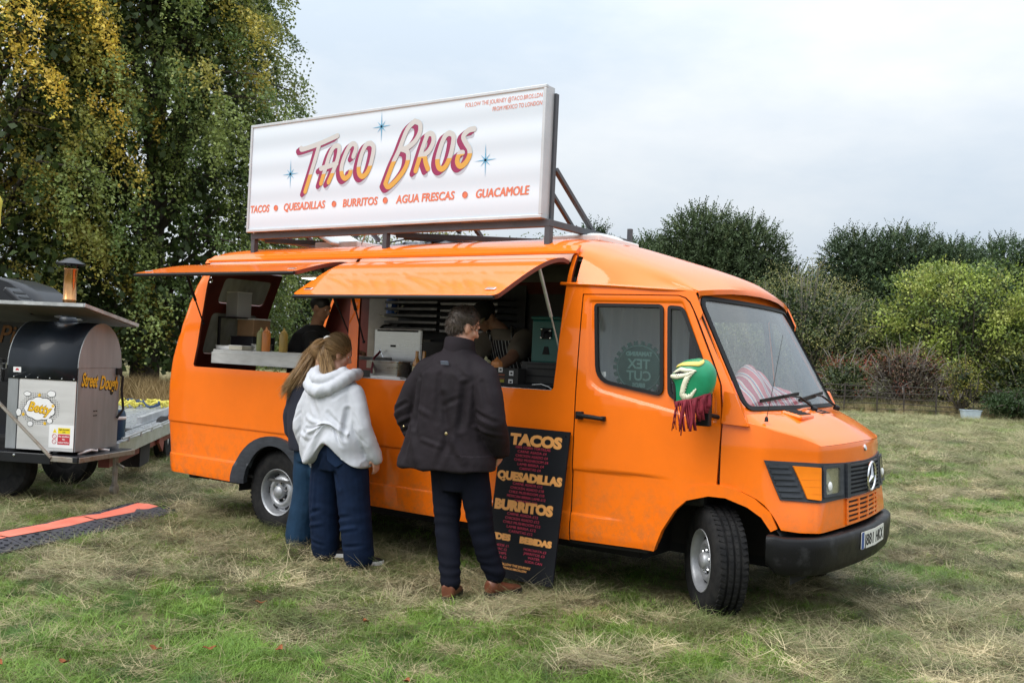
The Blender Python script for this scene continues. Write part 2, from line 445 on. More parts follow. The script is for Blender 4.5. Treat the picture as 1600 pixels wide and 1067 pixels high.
for d in ds:
    row = []
    for u in us:
        q = gp(u, d); inn = -22 < u < 22 and -1 < d < 36
        row.append(Vector((q.x, q.y, gz(q.x, q.y) if inn else -.042)))
    rows.append(row)
mb.grid(rows); g_o = mb.build('ground', m, None, smooth=True, fix=False, angle=180)
if g_o.data.polygons[0].normal.z < 0: g_o.data.flip_normals()
g_o['kind'] = 'structure'

# ---- grass: tufts instanced on points, one object per sort
def blade_tuft(name, n, rad, h0, h1, w, lean, lie, seg=3, seed=1, curl=.5):
    R = np.random.default_rng(seed); V = []; F = []
    for i in range(n):
        a = R.uniform(0, 2 * PI); r = rad * math.sqrt(R.uniform()); b = Vector((r * math.cos(a), r * math.sin(a), 0))
        h = R.uniform(h0, h1); da = R.uniform(0, 2 * PI); ln = lean * R.uniform(.3, 1.3)
        dirv = Vector((math.cos(da) * ln, math.sin(da) * ln, 1 if not lie else R.uniform(.02, .9))).normalized()
        if lie: b.z = R.uniform(.0, .035)
        sd = Vector((-math.sin(da), math.cos(da), 0)) if not lie else Vector((-math.sin(da), math.cos(da), R.uniform(-.6, .6))).normalized()
        cv = Vector((math.cos(da + R.uniform(-.8, .8)), math.sin(da + R.uniform(-.8, .8)), -.55 if not lie else R.uniform(-.3, .3))) * curl
        k = len(V); ww = w * R.uniform(.6, 1.3)
        for s in range(seg + 1):
            t = s / seg; c = b + dirv * h * t + cv * h * t * t
            if lie: c.z = max(.002, c.z)
            wd = ww * (1 - t ** 1.5) + .0002
            V += [tuple(c - sd * wd * .5), tuple(c + sd * wd * .5)] if s < seg else [tuple(c)]
        for s in range(seg - 1): F.append((k + 2 * s, k + 2 * s + 1, k + 2 * s + 3, k + 2 * s + 2))
        F.append((k + 2 * (seg - 1), k + 2 * (seg - 1) + 1, k + 2 * seg))
    me = bpy.data.meshes.new(name); me.from_pydata(V, [], F); me.update(); return me
def gn_scatter(name, P, rot, scl, tint, idx, meshes, m):
    col = bpy.data.collections.new(name + '_tufts')
    for i, me in enumerate(meshes):
        me.materials.append(m); o = bpy.data.objects.new('%s_tuft_%02d' % (name, i), me); col.objects.link(o)
    me = bpy.data.meshes.new(name); me.from_pydata([tuple(p) for p in P], [], [])
    for nm, typ, data in (('rot', 'FLOAT_VECTOR', rot), ('scl', 'FLOAT', scl), ('tint', 'FLOAT_COLOR', np.c_[tint, np.ones(len(tint))]), ('idx', 'INT', idx)):
        a = me.attributes.new(nm, typ, 'POINT'); a.data.foreach_set({'FLOAT_VECTOR': 'vector', 'FLOAT': 'value', 'FLOAT_COLOR': 'color', 'INT': 'value'}[typ], np.asarray(data).ravel())
    o = bpy.data.objects.new(name, me); COL.objects.link(o)
    ng = bpy.data.node_groups.new(name, 'GeometryNodeTree'); ng.interface.new_socket('Geometry', in_out='INPUT', socket_type='NodeSocketGeometry'); ng.interface.new_socket('Geometry', in_out='OUTPUT', socket_type='NodeSocketGeometry')
    N = ng.nodes.new; gi = N('NodeGroupInput'); go = N('NodeGroupOutput'); ip = N('GeometryNodeInstanceOnPoints'); ci = N('GeometryNodeCollectionInfo')
    ci.inputs['Collection'].default_value = col; ci.inputs['Separate Children'].default_value = True; ci.inputs['Reset Children'].default_value = True
    def na(nm, t): n = N('GeometryNodeInputNamedAttribute'); n.data_type = t; n.inputs['Name'].default_value = nm; return n.outputs[0]
    ip.inputs['Pick Instance'].default_value = True; K = ng.links.new
    K(gi.outputs[0], ip.inputs['Points']); K(ci.outputs[0], ip.inputs['Instance']); K(na('idx', 'INT'), ip.inputs['Instance Index'])
    K(na('rot', 'FLOAT_VECTOR'), ip.inputs['Rotation']); K(na('scl', 'FLOAT'), ip.inputs['Scale']); K(ip.outputs[0], go.inputs[0])
    md = o.modifiers.new('scatter', 'NODES'); md.node_group = ng
    o['kind'] = 'stuff'
    return o
M_blade = attr_leaf_mat('grass_blade', 'tint', 'INSTANCER', rough=.5, trans=.30, spec=.35)
M_straw = attr_leaf_mat('straw_blade', 'tint', 'INSTANCER', rough=.6, trans=.18, spec=.3)
def n2(x, y, s, o=0): return mnoise.noise(Vector((x * s, y * s, o)))
def greenness(r, d, x, y):
    dt = float(np.interp(r, [-4, -1.5, 0, 1, 2.6], [6.1, 5.75, 5.35, 4.75, 4.35]))
    base = 1 - sst(dt - .55, dt + .55, d + 1.0 * n2(x, y, 1.1, 2) + .6 * n2(x, y, 3.2, 8))
    patch = sst(.10, .36, n2(x, y, .8, 11) + .45 * n2(x, y, 2.6, 4))
    return max(base, .85 * patch)
GT = [blade_tuft('tuft', 44, .075, .03, .065, .0036, .55, False, 3, 1), blade_tuft('tuft', 44, .08, .025, .055, .0034, .8, False, 3, 2), blade_tuft('tuft', 40, .08, .04, .09, .0036, .9, False, 3, 3, .8)]
LT = [blade_tuft('tuft', 46, .07, .09, .17, .0042, 1.1, False, 4, 5, .9), blade_tuft('tuft', 40, .06, .10, .20, .0042, 1.3, False, 4, 6, 1.0)]
HT = [blade_tuft('tuft', 60, .12, .04, .12, .0026, 3.0, True, 3, 7, .6), blade_tuft('tuft', 56, .13, .04, .10, .0030, 3.0, True, 3, 8, .8), blade_tuft('tuft', 46, .13, .06, .19, .0022, 3.0, True, 4, 9, .4)]
DT = [blade_tuft('tuft', 46, .06, .07, .15, .0030, .75, False, 3, 12, .6), blade_tuft('tuft', 40, .09, .10, .22, .0026, 1.0, False, 4, 13, .8)]
A = {'g': [], 'l': [], 'h': [], 'd': []}
def cell(x, y, w, k):
    """one random number per hand-sized patch of turf, with ragged patch edges"""
    jx, jy = .35 * w * n2(x, y, 2.2 / w, 40), .35 * w * n2(x, y, 2.2 / w, 50)
    i, j = math.floor((x + jx) / w), math.floor((y + jy) / w); h = math.sin(i * 127.1 + j * 311.7 + k * 74.7) * 43758.5453
    return h - math.floor(h)
tot = 0
while tot < 62000:
    # more tufts close to the camera
    u = rng.uniform(); d = (3.3 ** .45 + u * (33.5 ** .45 - 3.3 ** .45)) ** (1 / .45); r = rng.uniform(-1, 1) * (.60 * d + 1.4); tot += 1
    q = gp(r, d); x, y = q.x, q.y
    if -1.5 < x < 4.4 and .25 < y < 1.8 and rng.uniform() < .7: continue
    if abs(.938 * (x + 1.40) + .345 * (y + .10)) < .29 and -.05 < .345 * (x + 1.40) - .938 * (y + .10) < 3.8: continue
    g = greenness(r, d, x, y); s = max(1.0, min(2.3, (d / 6) ** .55)); far = sst(14, 30, d); w = .17 * s
    c1, c2, c3, c4 = (cell(x, y, w, k) for k in range(4)); c5 = cell(x, y, w * 2.6, 9)
    lift = .020 * c3 * (1 - g * .6); P = (x, y, gz(x, y) + lift * rng.uniform(.2, 1)); la = c4 * 6.28; tilt = .06 + .22 * c3
    rot = (tilt * math.cos(la) + rng.uniform(-.15, .15), tilt * math.sin(la) + rng.uniform(-.15, .15), rng.uniform(0, 6.28)); v = rng.uniform(.65, 1.3); t = rng.uniform()
    if c1 < g * .84 + .17 - .06 * far:
        if t < .14: A['h'].append((P, rot, s * rng.uniform(.5, .9), np.array((.40, .34, .19)) * v, rng.integers(0, 3)))
        elif c2 < .24 or t < .22: A['l'].append((P, rot, s * rng.uniform(.30, .58), np.array((.100, .190, .034)) * v * (.65 + .5 * c4), rng.integers(0, 2)))
        else: A['g'].append((P, rot, s * rng.uniform(.8, 1.25), (np.array((.150, .265, .042)) * (.7 + .5 * c4) + np.array((.08, .05, .012)) * rng.uniform(0, 1) * (1 - .6 * g)) * v, rng.integers(0, 3)))
    else:
        k = c2 * .75 + c5 * .25
        if k < .30: c = np.array((.175, .19, .075))      # olive aftermath
        elif k < .42: c = np.array((.085, .072, .038))    # dark brown-olive patches, for contrast
        elif k < .72: c = np.array((.37, .32, .19))     # hay
        else: c = np.array((.60, .505, .31))              # bleached straw
        c = c * rng.uniform(.55, 1.35)
        if t < .20: c = c * .4 + np.array((.09, .145, .035)) * .8
        c = c * (1 - .55 * far) + .55 * far * np.array((.34, .33, .17)) * v
        if t > .80 and k > .3 or (k > .72 and t > .55): A['d'].append((P, rot, s * rng.uniform(.22, .48), c * 1.15, rng.integers(0, 2)))
        elif k < .30 and t > .5: A['g'].append((P, rot, s * rng.uniform(.9, 1.4), c, rng.integers(0, 3)))
        else: A['h'].append((P, rot, s * rng.uniform(.6, 1.15), c, rng.integers(0, 3)))
for _ in range(420):    # taller tussocks at the van's wheels, under the board and round the trailer
    k = rng.integers(0, 6)
    cx, cy, sx, sy = ((3.55, -.30, .35, .16), (2.5, -.25, .35, .05), (2.9, -.2, .5, .14), (-.1, -.12, .4, .10), (-1.9, -1.5, .8, .35), (1.2, -.15, 1.0, .10))[k]
    x, y = rng.normal(cx, sx), rng.normal(cy, sy); v = rng.uniform(.7, 1.25)
    A['d'].append(((x, y, gz(x, y)), (rng.uniform(-.2, .2), rng.uniform(-.2, .2), rng.uniform(0, 6.28)), rng.uniform(.35, .7), np.array((.48, .40, .22)) * v if rng.uniform() < .7 else np.array((.09, .12, .03)) * v, rng.integers(0, 2)))
for key, nm, ms_, mm_ in (('g', 'short_grass', GT, M_blade), ('l', 'long_grass', LT, M_blade), ('h', 'cut_hay', HT, M_straw), ('d', 'dry_grass', DT, M_straw)):
    a = A[key]; gn_scatter(nm, [q[0] for q in a], np.array([q[1] for q in a]), np.array([q[2] for q in a]), np.array([q[3] for q in a]), np.array([q[4] for q in a]), ms_, mm_)
# rough uncut strip under the fence and a tall pale clump by the big tree
TT = [blade_tuft('tuft', 60, .16, .35, .85, .010, .30, False, 4, 15, .35), blade_tuft('tuft', 60, .18, .25, .7, .011, .45, False, 4, 16, .5)]
F0, F1 = Vector((-4.474, 28.383, 0)), Vector((1.305, 31.925, 0)); FD = (F1 - F0).normalized(); FN = Vector((-FD.y, FD.x, 0))
a = []
for _ in range(3000):
    u = rng.uniform(-14, 16); w = rng.uniform(-.1, 2.6); q = F0 + FD * u + FN * w
    c = np.array((.46, .37, .21)) * rng.uniform(.6, 1.2) if rng.uniform() < .68 else np.array((.14, .18, .06)) * rng.uniform(.6, 1.3)
    a.append(((q.x, q.y, 0), (0, 0, rng.uniform(0, 6.28)), rng.uniform(.6, 1.05) * (.7 + .3 * min(1, w)), c, rng.integers(0, 2)))
for _ in range(1500):
    r, d = rng.normal(-8.6, 1.5), rng.normal(22.0, .8); q = gp(r, d)
    c = np.array((.40, .29, .14)) * rng.uniform(.5, 1.1); a.append(((q.x, q.y, 0), (0, 0, rng.uniform(0, 6.28)), rng.uniform(.6, 1.15), c, rng.integers(0, 2)))
gn_scatter('tall_dry_grass', [q[0] for q in a], np.array([q[1] for q in a]), np.array([q[2] for q in a]), np.array([q[3] for q in a]), np.array([q[4] for q in a]), TT, M_straw)
# fallen leaves in the short grass
M_fleaf = mat('fallen_leaf_brown', (.20, .068, .026), rough=.75, spec=.15, var=.45, vscale=40)
lf = None
for i, (r, d, rz, lb) in enumerate(((-1.61, 4.62, .3, 'rust brown dead leaf curled in the green grass, left of centre'), (-1.38, 4.70, 1.2, 'rust brown dead leaf lying a hand right of its twin in the green grass'), (-1.92, 4.36, .1, 'long flat brown leaf at the bottom edge of the green grass'), (-1.05, 4.72, 2.0, 'dark brown leaf in the long dark grass'),
                                     (-2.2, 4.34, 2.4, 'small orange brown leaf at the very bottom left'), (-1.35, 5.55, .8, 'brown leaf on the cut hay in front of the two girls'), (-.40, 4.35, 1.9, 'brown leaf among hay at the bottom centre'), (-.72, 5.3, 2.7, 'pale brown leaf on the hay, between the girls and the bottom edge'))):
    q = gp(r, d); z = gz(q.x, q.y) + .052
    if lf is None:
        mb = MB(); rows = []
        for a_ in np.linspace(0, 1, 9):
            w = .015 * math.sin(PI * a_ ** .8) + .0008; rows.append([Vector(((a_ - .5) * .068, s_ * w, .004 * abs(s_) + .006 * (2 * a_ - 1) ** 2 + .004 * math.sin(a_ * 9))) for s_ in (-1, -.5, 0, .5, 1)])
        mb.grid(rows); lf = mb.build('fallen_leaf', M_fleaf, None, smooth=True, angle=180); o = lf
    else: o = lf.copy(); COL.objects.link(o)
    o.location = (q.x, q.y, z); o.rotation_euler = (.10 * math.sin(i * 2), .12 * math.cos(i), rz); props(o, lb, 'leaf', 'fallen leaves in the grass')

# ------------------------------------------------------------------ trees
M_leaf = attr_leaf_mat('tree_leaf', 'col', rough=.48, trans=.32, spec=.4)
M_needle = attr_leaf_mat('yew_needle', 'col', rough=.6, trans=.12, spec=.25)
M_bark = mat('bark', (.085, .07, .055), rough=.9, var=.35, vscale=9, stretch=(1, 1, .25), bump=.5, bscale=26)
M_twig = mat('grey_twig', (.20, .18, .16), rough=.85, var=.2)
def leaf_cloud(name, C, D, ln, wd, col, m, parent, curl=.12, lay=.75):
    # leaves lie mostly face-up, tilted at random
    C = np.asarray(C, float); D = np.asarray(D, float); n = len(C)
    D /= np.linalg.norm(D, axis=1, keepdims=True) + 1e-9
    S = np.cross(D, np.array((0, 0, 1.)) + lay * rng.normal(size=(n, 3))); S /= np.linalg.norm(S, axis=1, keepdims=True) + 1e-9
    Nn = np.cross(D, S); ln = np.broadcast_to(ln, (n,))[:, None]; wd = np.broadcast_to(wd, (n,))[:, None]
    V = np.stack([C - D * ln * .5, C + S * wd * .5 + Nn * ln * curl, C + D * ln * .5, C - S * wd * .5 + Nn * ln * curl], 1).reshape(-1, 3)
    me = bpy.data.meshes.new(name); me.vertices.add(4 * n); me.vertices.foreach_set('co', V.ravel())
    me.loops.add(4 * n); me.loops.foreach_set('vertex_index', np.arange(4 * n)); me.polygons.add(n); me.polygons.foreach_set('loop_start', np.arange(0, 4 * n, 4)); me.polygons.foreach_set('loop_total', np.full(n, 4))
    me.update(calc_edges=True)
    a = me.attributes.new('col', 'FLOAT_COLOR', 'POINT'); a.data.foreach_set('color', np.repeat(np.c_[np.clip(col, 0, 1), np.ones(n)], 4, axis=0).ravel())
    return link_mesh(name, me, m, parent)
def limbs(name, base, pts_list, m, parent, r0, r1):
    mb = MB()
    for pts in pts_list:
        k = len(pts); rr = pts[0][3] if len(pts[0]) > 3 else r0
        mb.tube([Vector(p[:3]) for p in pts], [rr + (r1 - rr) * (i / (k - 1)) for i in range(k)], 6, cap=False)
    return mb.build(name, m, parent, smooth=True, fix=False, angle=180)
def weeping_tree(name, label, base, H, Rm, colf, nb, per, seed, zlow=.4, cat='tree', inner=9000, lsz=(.088, .062), Lr=(.30, .95), group=None):
    R = np.random.default_rng(seed); t = thing(name, label, cat, tuple(base), group); bx, by = base[0], base[1]
    def prof(z):
        q = z / H; return Rm * (math.sin(PI * min(1, (q * .86 + .14)) ** .85) ** .55)
    C = []; D = []; K = []
    wood = [[(bx, by, -.1, .42), (bx + .1, by, H * .3, .34), (bx - .1, by + .1, H * .62, .2), (bx, by, H * .92, .05)]]
    bz = []
    for b in range(nb):
        z = zlow + 1.0 + (H - zlow - 1.2) * R.uniform() ** .85; a = R.uniform(0, 2 * PI); rr = prof(z) * R.uniform(.62, 1.04)
        rr *= 1 + .13 * mnoise.noise(Vector((math.cos(a) * 2, math.sin(a) * 2, z * .5 + seed)))
        bz.append((bx + rr * math.cos(a), by + rr * math.sin(a), z, a, rr))
    for i, (x, y, z, a, rr) in enumerate(bz):
        col0 = colf(x, y, z, R)
        if i % 3 == 0:
            z0 = max(1.2, z - 1.8 * R.uniform(.3, 1)); m_ = (bx + rr * .5 * math.cos(a), by + rr * .5 * math.sin(a), min(H, z + .35))
            wood.append([(bx, by, z0 * .9, .09), (*m_, ), (x, y, z)])
        for s in range(per):
            tb = R.uniform(.05, 1) ** .75; la = R.normal(0, .26) * (1.15 - .5 * tb); Lb = 2.0
            ox, oy, oz = math.cos(a) * (tb - .8) * Lb - math.sin(a) * la, math.sin(a) * (tb - .8) * Lb + math.cos(a) * la, .50 - .95 * tb * tb - .25 * abs(la) + R.normal(0, .05); Ls = R.uniform(*Lr) * (.45 + .6 * tb); Ls = min(Ls, z + oz - zlow * R.uniform(.3, 1.2))
            if Ls < .15: continue
            n = max(5, int(Ls / .034)); tt = np.linspace(0, 1, n); out = R.uniform(.05, .22)
            px = x + ox + math.cos(a) * out * np.sin(tt * 1.6) + R.normal(0, .02, n).cumsum() * .25; py = y + oy + math.sin(a) * out * np.sin(tt * 1.6) + R.normal(0, .02, n).cumsum() * .25; pz = z + oz + .12 * np.sin(tt * 3) - Ls * tt ** 1.15
            P = np.c_[px, py, pz] + R.normal(0, .060, (n, 3)); C.append(P)
            D.append(np.c_[R.normal(0, .55, n) + .3 * math.cos(a), R.normal(0, .55, n) + .3 * math.sin(a), R.normal(-.38, .40, n)])
            c = col0 * R.uniform(.72, 1.25); K.append(np.clip(c[None, :] * R.uniform(.7, 1.3, (n, 1)) + R.normal(0, .006, (n, 3)), .004, 1))
    C = np.concatenate(C); D = np.concatenate(D); K = np.concatenate(K); n = len(C)
    leaf_cloud('crown', C, D, lsz[0] * R.uniform(.7, 1.25, n), lsz[1] * R.uniform(.7, 1.2, n), K, M_leaf, t)
    # inner foliage, its shade put into a darker leaf colour
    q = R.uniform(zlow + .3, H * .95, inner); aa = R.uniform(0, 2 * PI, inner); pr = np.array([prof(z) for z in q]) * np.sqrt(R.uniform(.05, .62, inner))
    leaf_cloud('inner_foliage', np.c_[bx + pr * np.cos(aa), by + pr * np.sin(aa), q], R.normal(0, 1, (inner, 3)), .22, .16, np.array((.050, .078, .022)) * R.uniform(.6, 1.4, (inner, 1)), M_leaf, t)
    limbs('trunk', base, wood, M_bark, t, .05, .012)
    return t
def clump_tree(name, label, base, H, Rm, cols, nc, per, seed, spread=.30, lsz=(.09, .06), cat='tree', low=.5, twigs=40, twig_mat=None, inner=2500, group=None, flat=1.0, inner_col=(.03, .05, .016)):
    H = 1.48 + (H - 1.48) * KS if H > 1.5 else H * KS; Rm *= KS
    R = np.random.default_rng(seed); t = thing(name, label, cat, tuple(base), group); bx, by = base[0], base[1]; C = []; D = []; K = []; wood = [[(bx, by, -.1, .05 + .03 * H / 2), (bx + .08, by, H * .35, .03 + .02 * H / 2), (bx, by + .1, H * .7, .02)]]
    cz = low + (H - low) * .5; hz = (H - low) * .5
    for i in range(nc):
        v = R.normal(size=3); v /= np.linalg.norm(v); k = R.uniform(.55, 1.0) ** .6
        lump = 1 + .34 * mnoise.noise(Vector(v * 2.2) + Vector((seed, 0, 0))) + .12 * mnoise.noise(Vector(v * 5) + Vector((seed, 3, 0)))
        c = np.array((bx + v[0] * Rm * k * lump, by + v[1] * Rm * k * lump * flat, cz + v[2] * hz * k * lump))
        if c[2] < .15: continue
        n = max(4, int(per * R.uniform(.5, 1.4))); P = c + R.normal(0, spread, (n, 3)) * np.array((1, 1, .75)); P[:, 2] = np.maximum(P[:, 2], .05); C.append(P)
        D.append(R.normal(0, .7, (n, 3)) + v * .5 + np.array((0, 0, .15)))
        c0 = np.array(cols[R.integers(0, len(cols))]) * R.uniform(.75, 1.25); K.append(np.clip(c0[None] * R.uniform(.65, 1.35, (n, 1)), .004, 1))
        if i < twigs:
            m_ = np.array((bx, by, low * .5)) * .45 + c * .55; wood.append([(bx, by, max(.1, low * .6), .035), tuple(m_ + R.normal(0, .15, 3)), tuple(c), tuple(c + v * R.uniform(.2, .5) + R.normal(0, .1, 3))])
    C = np.concatenate(C); D = np.concatenate(D); K = np.concatenate(K); n = len(C)
    leaf_cloud('crown', C, D, lsz[0] * R.uniform(.7, 1.25, n), lsz[1] * R.uniform(.7, 1.25, n), K, M_leaf, t)
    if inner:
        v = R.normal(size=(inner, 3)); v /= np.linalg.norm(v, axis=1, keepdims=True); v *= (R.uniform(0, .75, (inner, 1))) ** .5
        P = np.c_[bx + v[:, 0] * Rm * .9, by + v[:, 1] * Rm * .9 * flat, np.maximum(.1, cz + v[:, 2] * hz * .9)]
        leaf_cloud('inner_foliage', P, R.normal(0, 1, (inner, 3)), .20, .14, np.array(inner_col) * R.uniform(.6, 1.4, (inner, 1)), M_leaf, t)  # inner leaves coloured darker to give the crown shaded depth
    limbs('trunk', base, wood, twig_mat or M_bark, t, .03, .006)
    return t
def yew_tree(name, label, base, H, lobes, n, seed, col=(.046, .068, .030), group=None, cat='tree'):
    """lobes: (right, ahead, height, radius) around the base; sprays of needles point outward and up"""
    H = 1.48 + (H - 1.48) * KS; lobes = [(a * KS, b * KS, 1.48 + (c - 1.48) * KS, d * KS) for a, b, c, d in lobes]
    R = np.random.default_rng(seed); t = thing(name, label, cat, tuple(base), group); C = []; D = []; K = []; Ls = []
    wood = [[(base[0], base[1], -.1, .35), (base[0], base[1], H * .4, .25), (base[0], base[1], H * .8, .06)]]; W = np.array([l[3] ** 2 for l in lobes]); W = W / W.sum()
    for i in range(n):
        l = lobes[R.choice(len(lobes), p=W)]; ctr = np.array(Vector(base) + RH * l[0] + FH * l[1] + Vector((0, 0, l[2])))
        v = R.normal(size=3); v /= np.linalg.norm(v); k = R.uniform(.5, 1.0) ** .5; p0 = ctr + v * l[3] * k * np.array((1, 1, 1.05))
        if p0[2] < .2: continue
        d = v * .8 + np.array((0, 0, .30 if v[2] > -.2 else -.1)) + R.normal(0, .45, 3); d /= np.linalg.norm(d); ln = R.uniform(.30, .78) * (.85 + .3 * max(0, v[2]))
        m_ = int(ln / .055); tt = np.linspace(0, 1, m_)[:, None]; bend = np.array((0, 0, -.22 if v[2] < .5 else .08)); P = p0 + d * ln * tt + bend * ln * tt ** 2
        side_ = np.cross(d, R.normal(size=3)); side_ /= np.linalg.norm(side_); sg = np.where(np.arange(m_) % 2 == 0, 1, -1)[:, None]
        q = d + sg * side_ * .75 + R.normal(0, .25, (m_, 3)); C.append(P + sg * side_ * .075 * (1 - tt * .6)); D.append(q); Ls.append((.21 * (1.1 - tt[:, 0] * .5)))
        c = np.array(col) * R.uniform(.65, 1.45) * (1.0 + .25 * k) + (np.array((.022, .014, .0)) if R.uniform() < .12 else 0); K.append(np.clip(c[None] * R.uniform(.75, 1.3, (m_, 1)), .003, 1))
    C = np.concatenate(C); D = np.concatenate(D); K = np.concatenate(K); Ls = np.concatenate(Ls)
    leaf_cloud('crown', C, D, Ls, Ls * .42, K, M_needle, t, curl=.05)
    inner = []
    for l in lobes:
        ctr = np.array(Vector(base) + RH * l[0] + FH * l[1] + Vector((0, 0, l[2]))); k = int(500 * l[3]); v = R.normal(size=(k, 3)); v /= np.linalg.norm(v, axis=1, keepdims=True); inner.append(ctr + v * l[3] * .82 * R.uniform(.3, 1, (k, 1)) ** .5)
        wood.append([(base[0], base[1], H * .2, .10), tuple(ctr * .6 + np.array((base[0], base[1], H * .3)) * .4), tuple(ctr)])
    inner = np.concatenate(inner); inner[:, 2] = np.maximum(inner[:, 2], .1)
    leaf_cloud('inner_foliage', inner, R.normal(0, 1, (len(inner), 3)), .34, .22, np.array(col) * .8 * R.uniform(.7, 1.3, (len(inner), 1)), M_needle, t)  # inner needles take a darkened crown colour as painted shade
    limbs('trunk', base, wood, M_bark, t, .1, .03)
    return t
GREEN = np.array((.235, .290, .085)); DKG = np.array((.135, .195, .058)); YEL = np.array((.80, .58, .10)); OLV = np.array((.40, .37, .085))
def col_big(x, y, z, R):
    r = (Vector((x, y, 0)) - CG).dot(RH); e = n2(x, z, .35, 3) + .5 * n2(x, z, .9, 7)
    w = sst(.25, .75, .25 * e + (.30 if z > 7 and r > -7.2 else 0) + (.48 if r < -11.0 and z > 4 else 0) + R.uniform(-.12, .22))
    b = GREEN if R.uniform() < .5 else DKG
    return b * (1 - w) + (YEL * .8 if R.uniform() < .5 else OLV) * w
def col_yel(x, y, z, R):
    e = n2(x, z, .5, 13); w = sst(.1, .6, .5 * e + .10 * (z - 3.2) + R.uniform(-.15, .3)); b = GREEN if R.uniform() < .6 else OLV * .8
    return b * (1 - w) + (YEL if R.uniform() < .7 else OLV) * w
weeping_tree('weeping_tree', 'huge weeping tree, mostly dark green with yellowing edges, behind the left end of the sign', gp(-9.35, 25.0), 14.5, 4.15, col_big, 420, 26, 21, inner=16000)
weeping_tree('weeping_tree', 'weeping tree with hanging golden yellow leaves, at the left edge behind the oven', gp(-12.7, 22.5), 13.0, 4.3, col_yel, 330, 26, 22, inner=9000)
KS = 1.0
# low growth between the big trees and the far hedge, seen over the van roof and through its hatches
LG = [(.15, .19, .045), (.22, .24, .06), (.10, .14, .035)]
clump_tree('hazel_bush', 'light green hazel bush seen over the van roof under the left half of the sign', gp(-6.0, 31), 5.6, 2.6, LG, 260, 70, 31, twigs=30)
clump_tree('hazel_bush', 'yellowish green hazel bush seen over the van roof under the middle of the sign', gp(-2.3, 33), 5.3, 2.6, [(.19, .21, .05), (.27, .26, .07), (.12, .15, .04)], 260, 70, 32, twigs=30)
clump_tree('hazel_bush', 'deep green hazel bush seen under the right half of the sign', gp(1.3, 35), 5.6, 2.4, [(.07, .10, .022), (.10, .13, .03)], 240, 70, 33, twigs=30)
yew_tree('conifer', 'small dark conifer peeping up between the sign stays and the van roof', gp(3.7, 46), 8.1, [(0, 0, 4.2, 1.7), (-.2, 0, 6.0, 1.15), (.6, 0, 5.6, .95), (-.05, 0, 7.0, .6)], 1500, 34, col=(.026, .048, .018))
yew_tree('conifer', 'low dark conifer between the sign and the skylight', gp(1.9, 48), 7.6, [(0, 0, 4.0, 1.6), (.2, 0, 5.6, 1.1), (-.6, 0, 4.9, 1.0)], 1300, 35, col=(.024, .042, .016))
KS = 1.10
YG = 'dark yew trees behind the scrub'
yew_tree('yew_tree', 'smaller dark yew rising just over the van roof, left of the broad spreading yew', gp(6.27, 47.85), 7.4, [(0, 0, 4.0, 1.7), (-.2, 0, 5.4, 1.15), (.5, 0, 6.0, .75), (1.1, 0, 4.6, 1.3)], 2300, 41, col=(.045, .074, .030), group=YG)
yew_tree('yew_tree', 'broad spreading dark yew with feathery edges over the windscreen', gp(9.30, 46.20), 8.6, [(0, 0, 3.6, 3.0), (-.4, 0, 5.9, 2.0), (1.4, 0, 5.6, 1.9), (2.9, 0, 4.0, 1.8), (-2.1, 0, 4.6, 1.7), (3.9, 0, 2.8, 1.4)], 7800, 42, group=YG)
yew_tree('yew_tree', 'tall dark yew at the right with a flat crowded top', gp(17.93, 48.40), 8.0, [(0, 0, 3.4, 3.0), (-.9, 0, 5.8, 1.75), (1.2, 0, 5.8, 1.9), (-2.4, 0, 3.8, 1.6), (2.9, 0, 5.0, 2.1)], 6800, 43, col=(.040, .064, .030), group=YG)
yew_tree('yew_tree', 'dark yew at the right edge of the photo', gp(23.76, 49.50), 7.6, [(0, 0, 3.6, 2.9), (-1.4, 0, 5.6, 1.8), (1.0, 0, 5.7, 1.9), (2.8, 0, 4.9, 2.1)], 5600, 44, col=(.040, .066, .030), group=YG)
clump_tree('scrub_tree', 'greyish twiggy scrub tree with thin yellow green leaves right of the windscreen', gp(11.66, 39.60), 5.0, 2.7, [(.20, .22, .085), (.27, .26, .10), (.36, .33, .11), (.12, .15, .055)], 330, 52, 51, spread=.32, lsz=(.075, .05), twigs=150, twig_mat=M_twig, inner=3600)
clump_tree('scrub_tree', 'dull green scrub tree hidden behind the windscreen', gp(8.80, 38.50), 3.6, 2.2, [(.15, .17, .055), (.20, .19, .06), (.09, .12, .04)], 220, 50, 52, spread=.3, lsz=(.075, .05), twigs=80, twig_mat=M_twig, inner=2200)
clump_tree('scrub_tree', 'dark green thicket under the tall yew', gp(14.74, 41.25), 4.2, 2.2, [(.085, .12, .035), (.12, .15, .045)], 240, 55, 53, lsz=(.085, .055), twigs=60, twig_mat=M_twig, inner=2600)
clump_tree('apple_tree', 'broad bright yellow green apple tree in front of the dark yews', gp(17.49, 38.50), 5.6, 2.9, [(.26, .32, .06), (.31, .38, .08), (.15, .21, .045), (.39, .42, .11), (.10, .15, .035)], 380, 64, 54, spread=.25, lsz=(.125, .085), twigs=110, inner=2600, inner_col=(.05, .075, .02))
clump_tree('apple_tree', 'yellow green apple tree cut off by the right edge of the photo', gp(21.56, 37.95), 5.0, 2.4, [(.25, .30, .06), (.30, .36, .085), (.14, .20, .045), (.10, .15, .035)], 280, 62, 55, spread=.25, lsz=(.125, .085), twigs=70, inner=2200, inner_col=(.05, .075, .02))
clump_tree('rose_bush', 'brownish red leaved bush behind the metal fence', gp(14.52, 35.86), 2.3, 1.45, [(.17, .12, .085), (.20, .15, .09), (.14, .14, .07), (.24, .08, .05)], 170, 44, 56, spread=.2, lsz=(.06, .045), cat='bush', low=.2, twigs=110, twig_mat=M_twig, inner=900, inner_col=(.05, .035, .025))
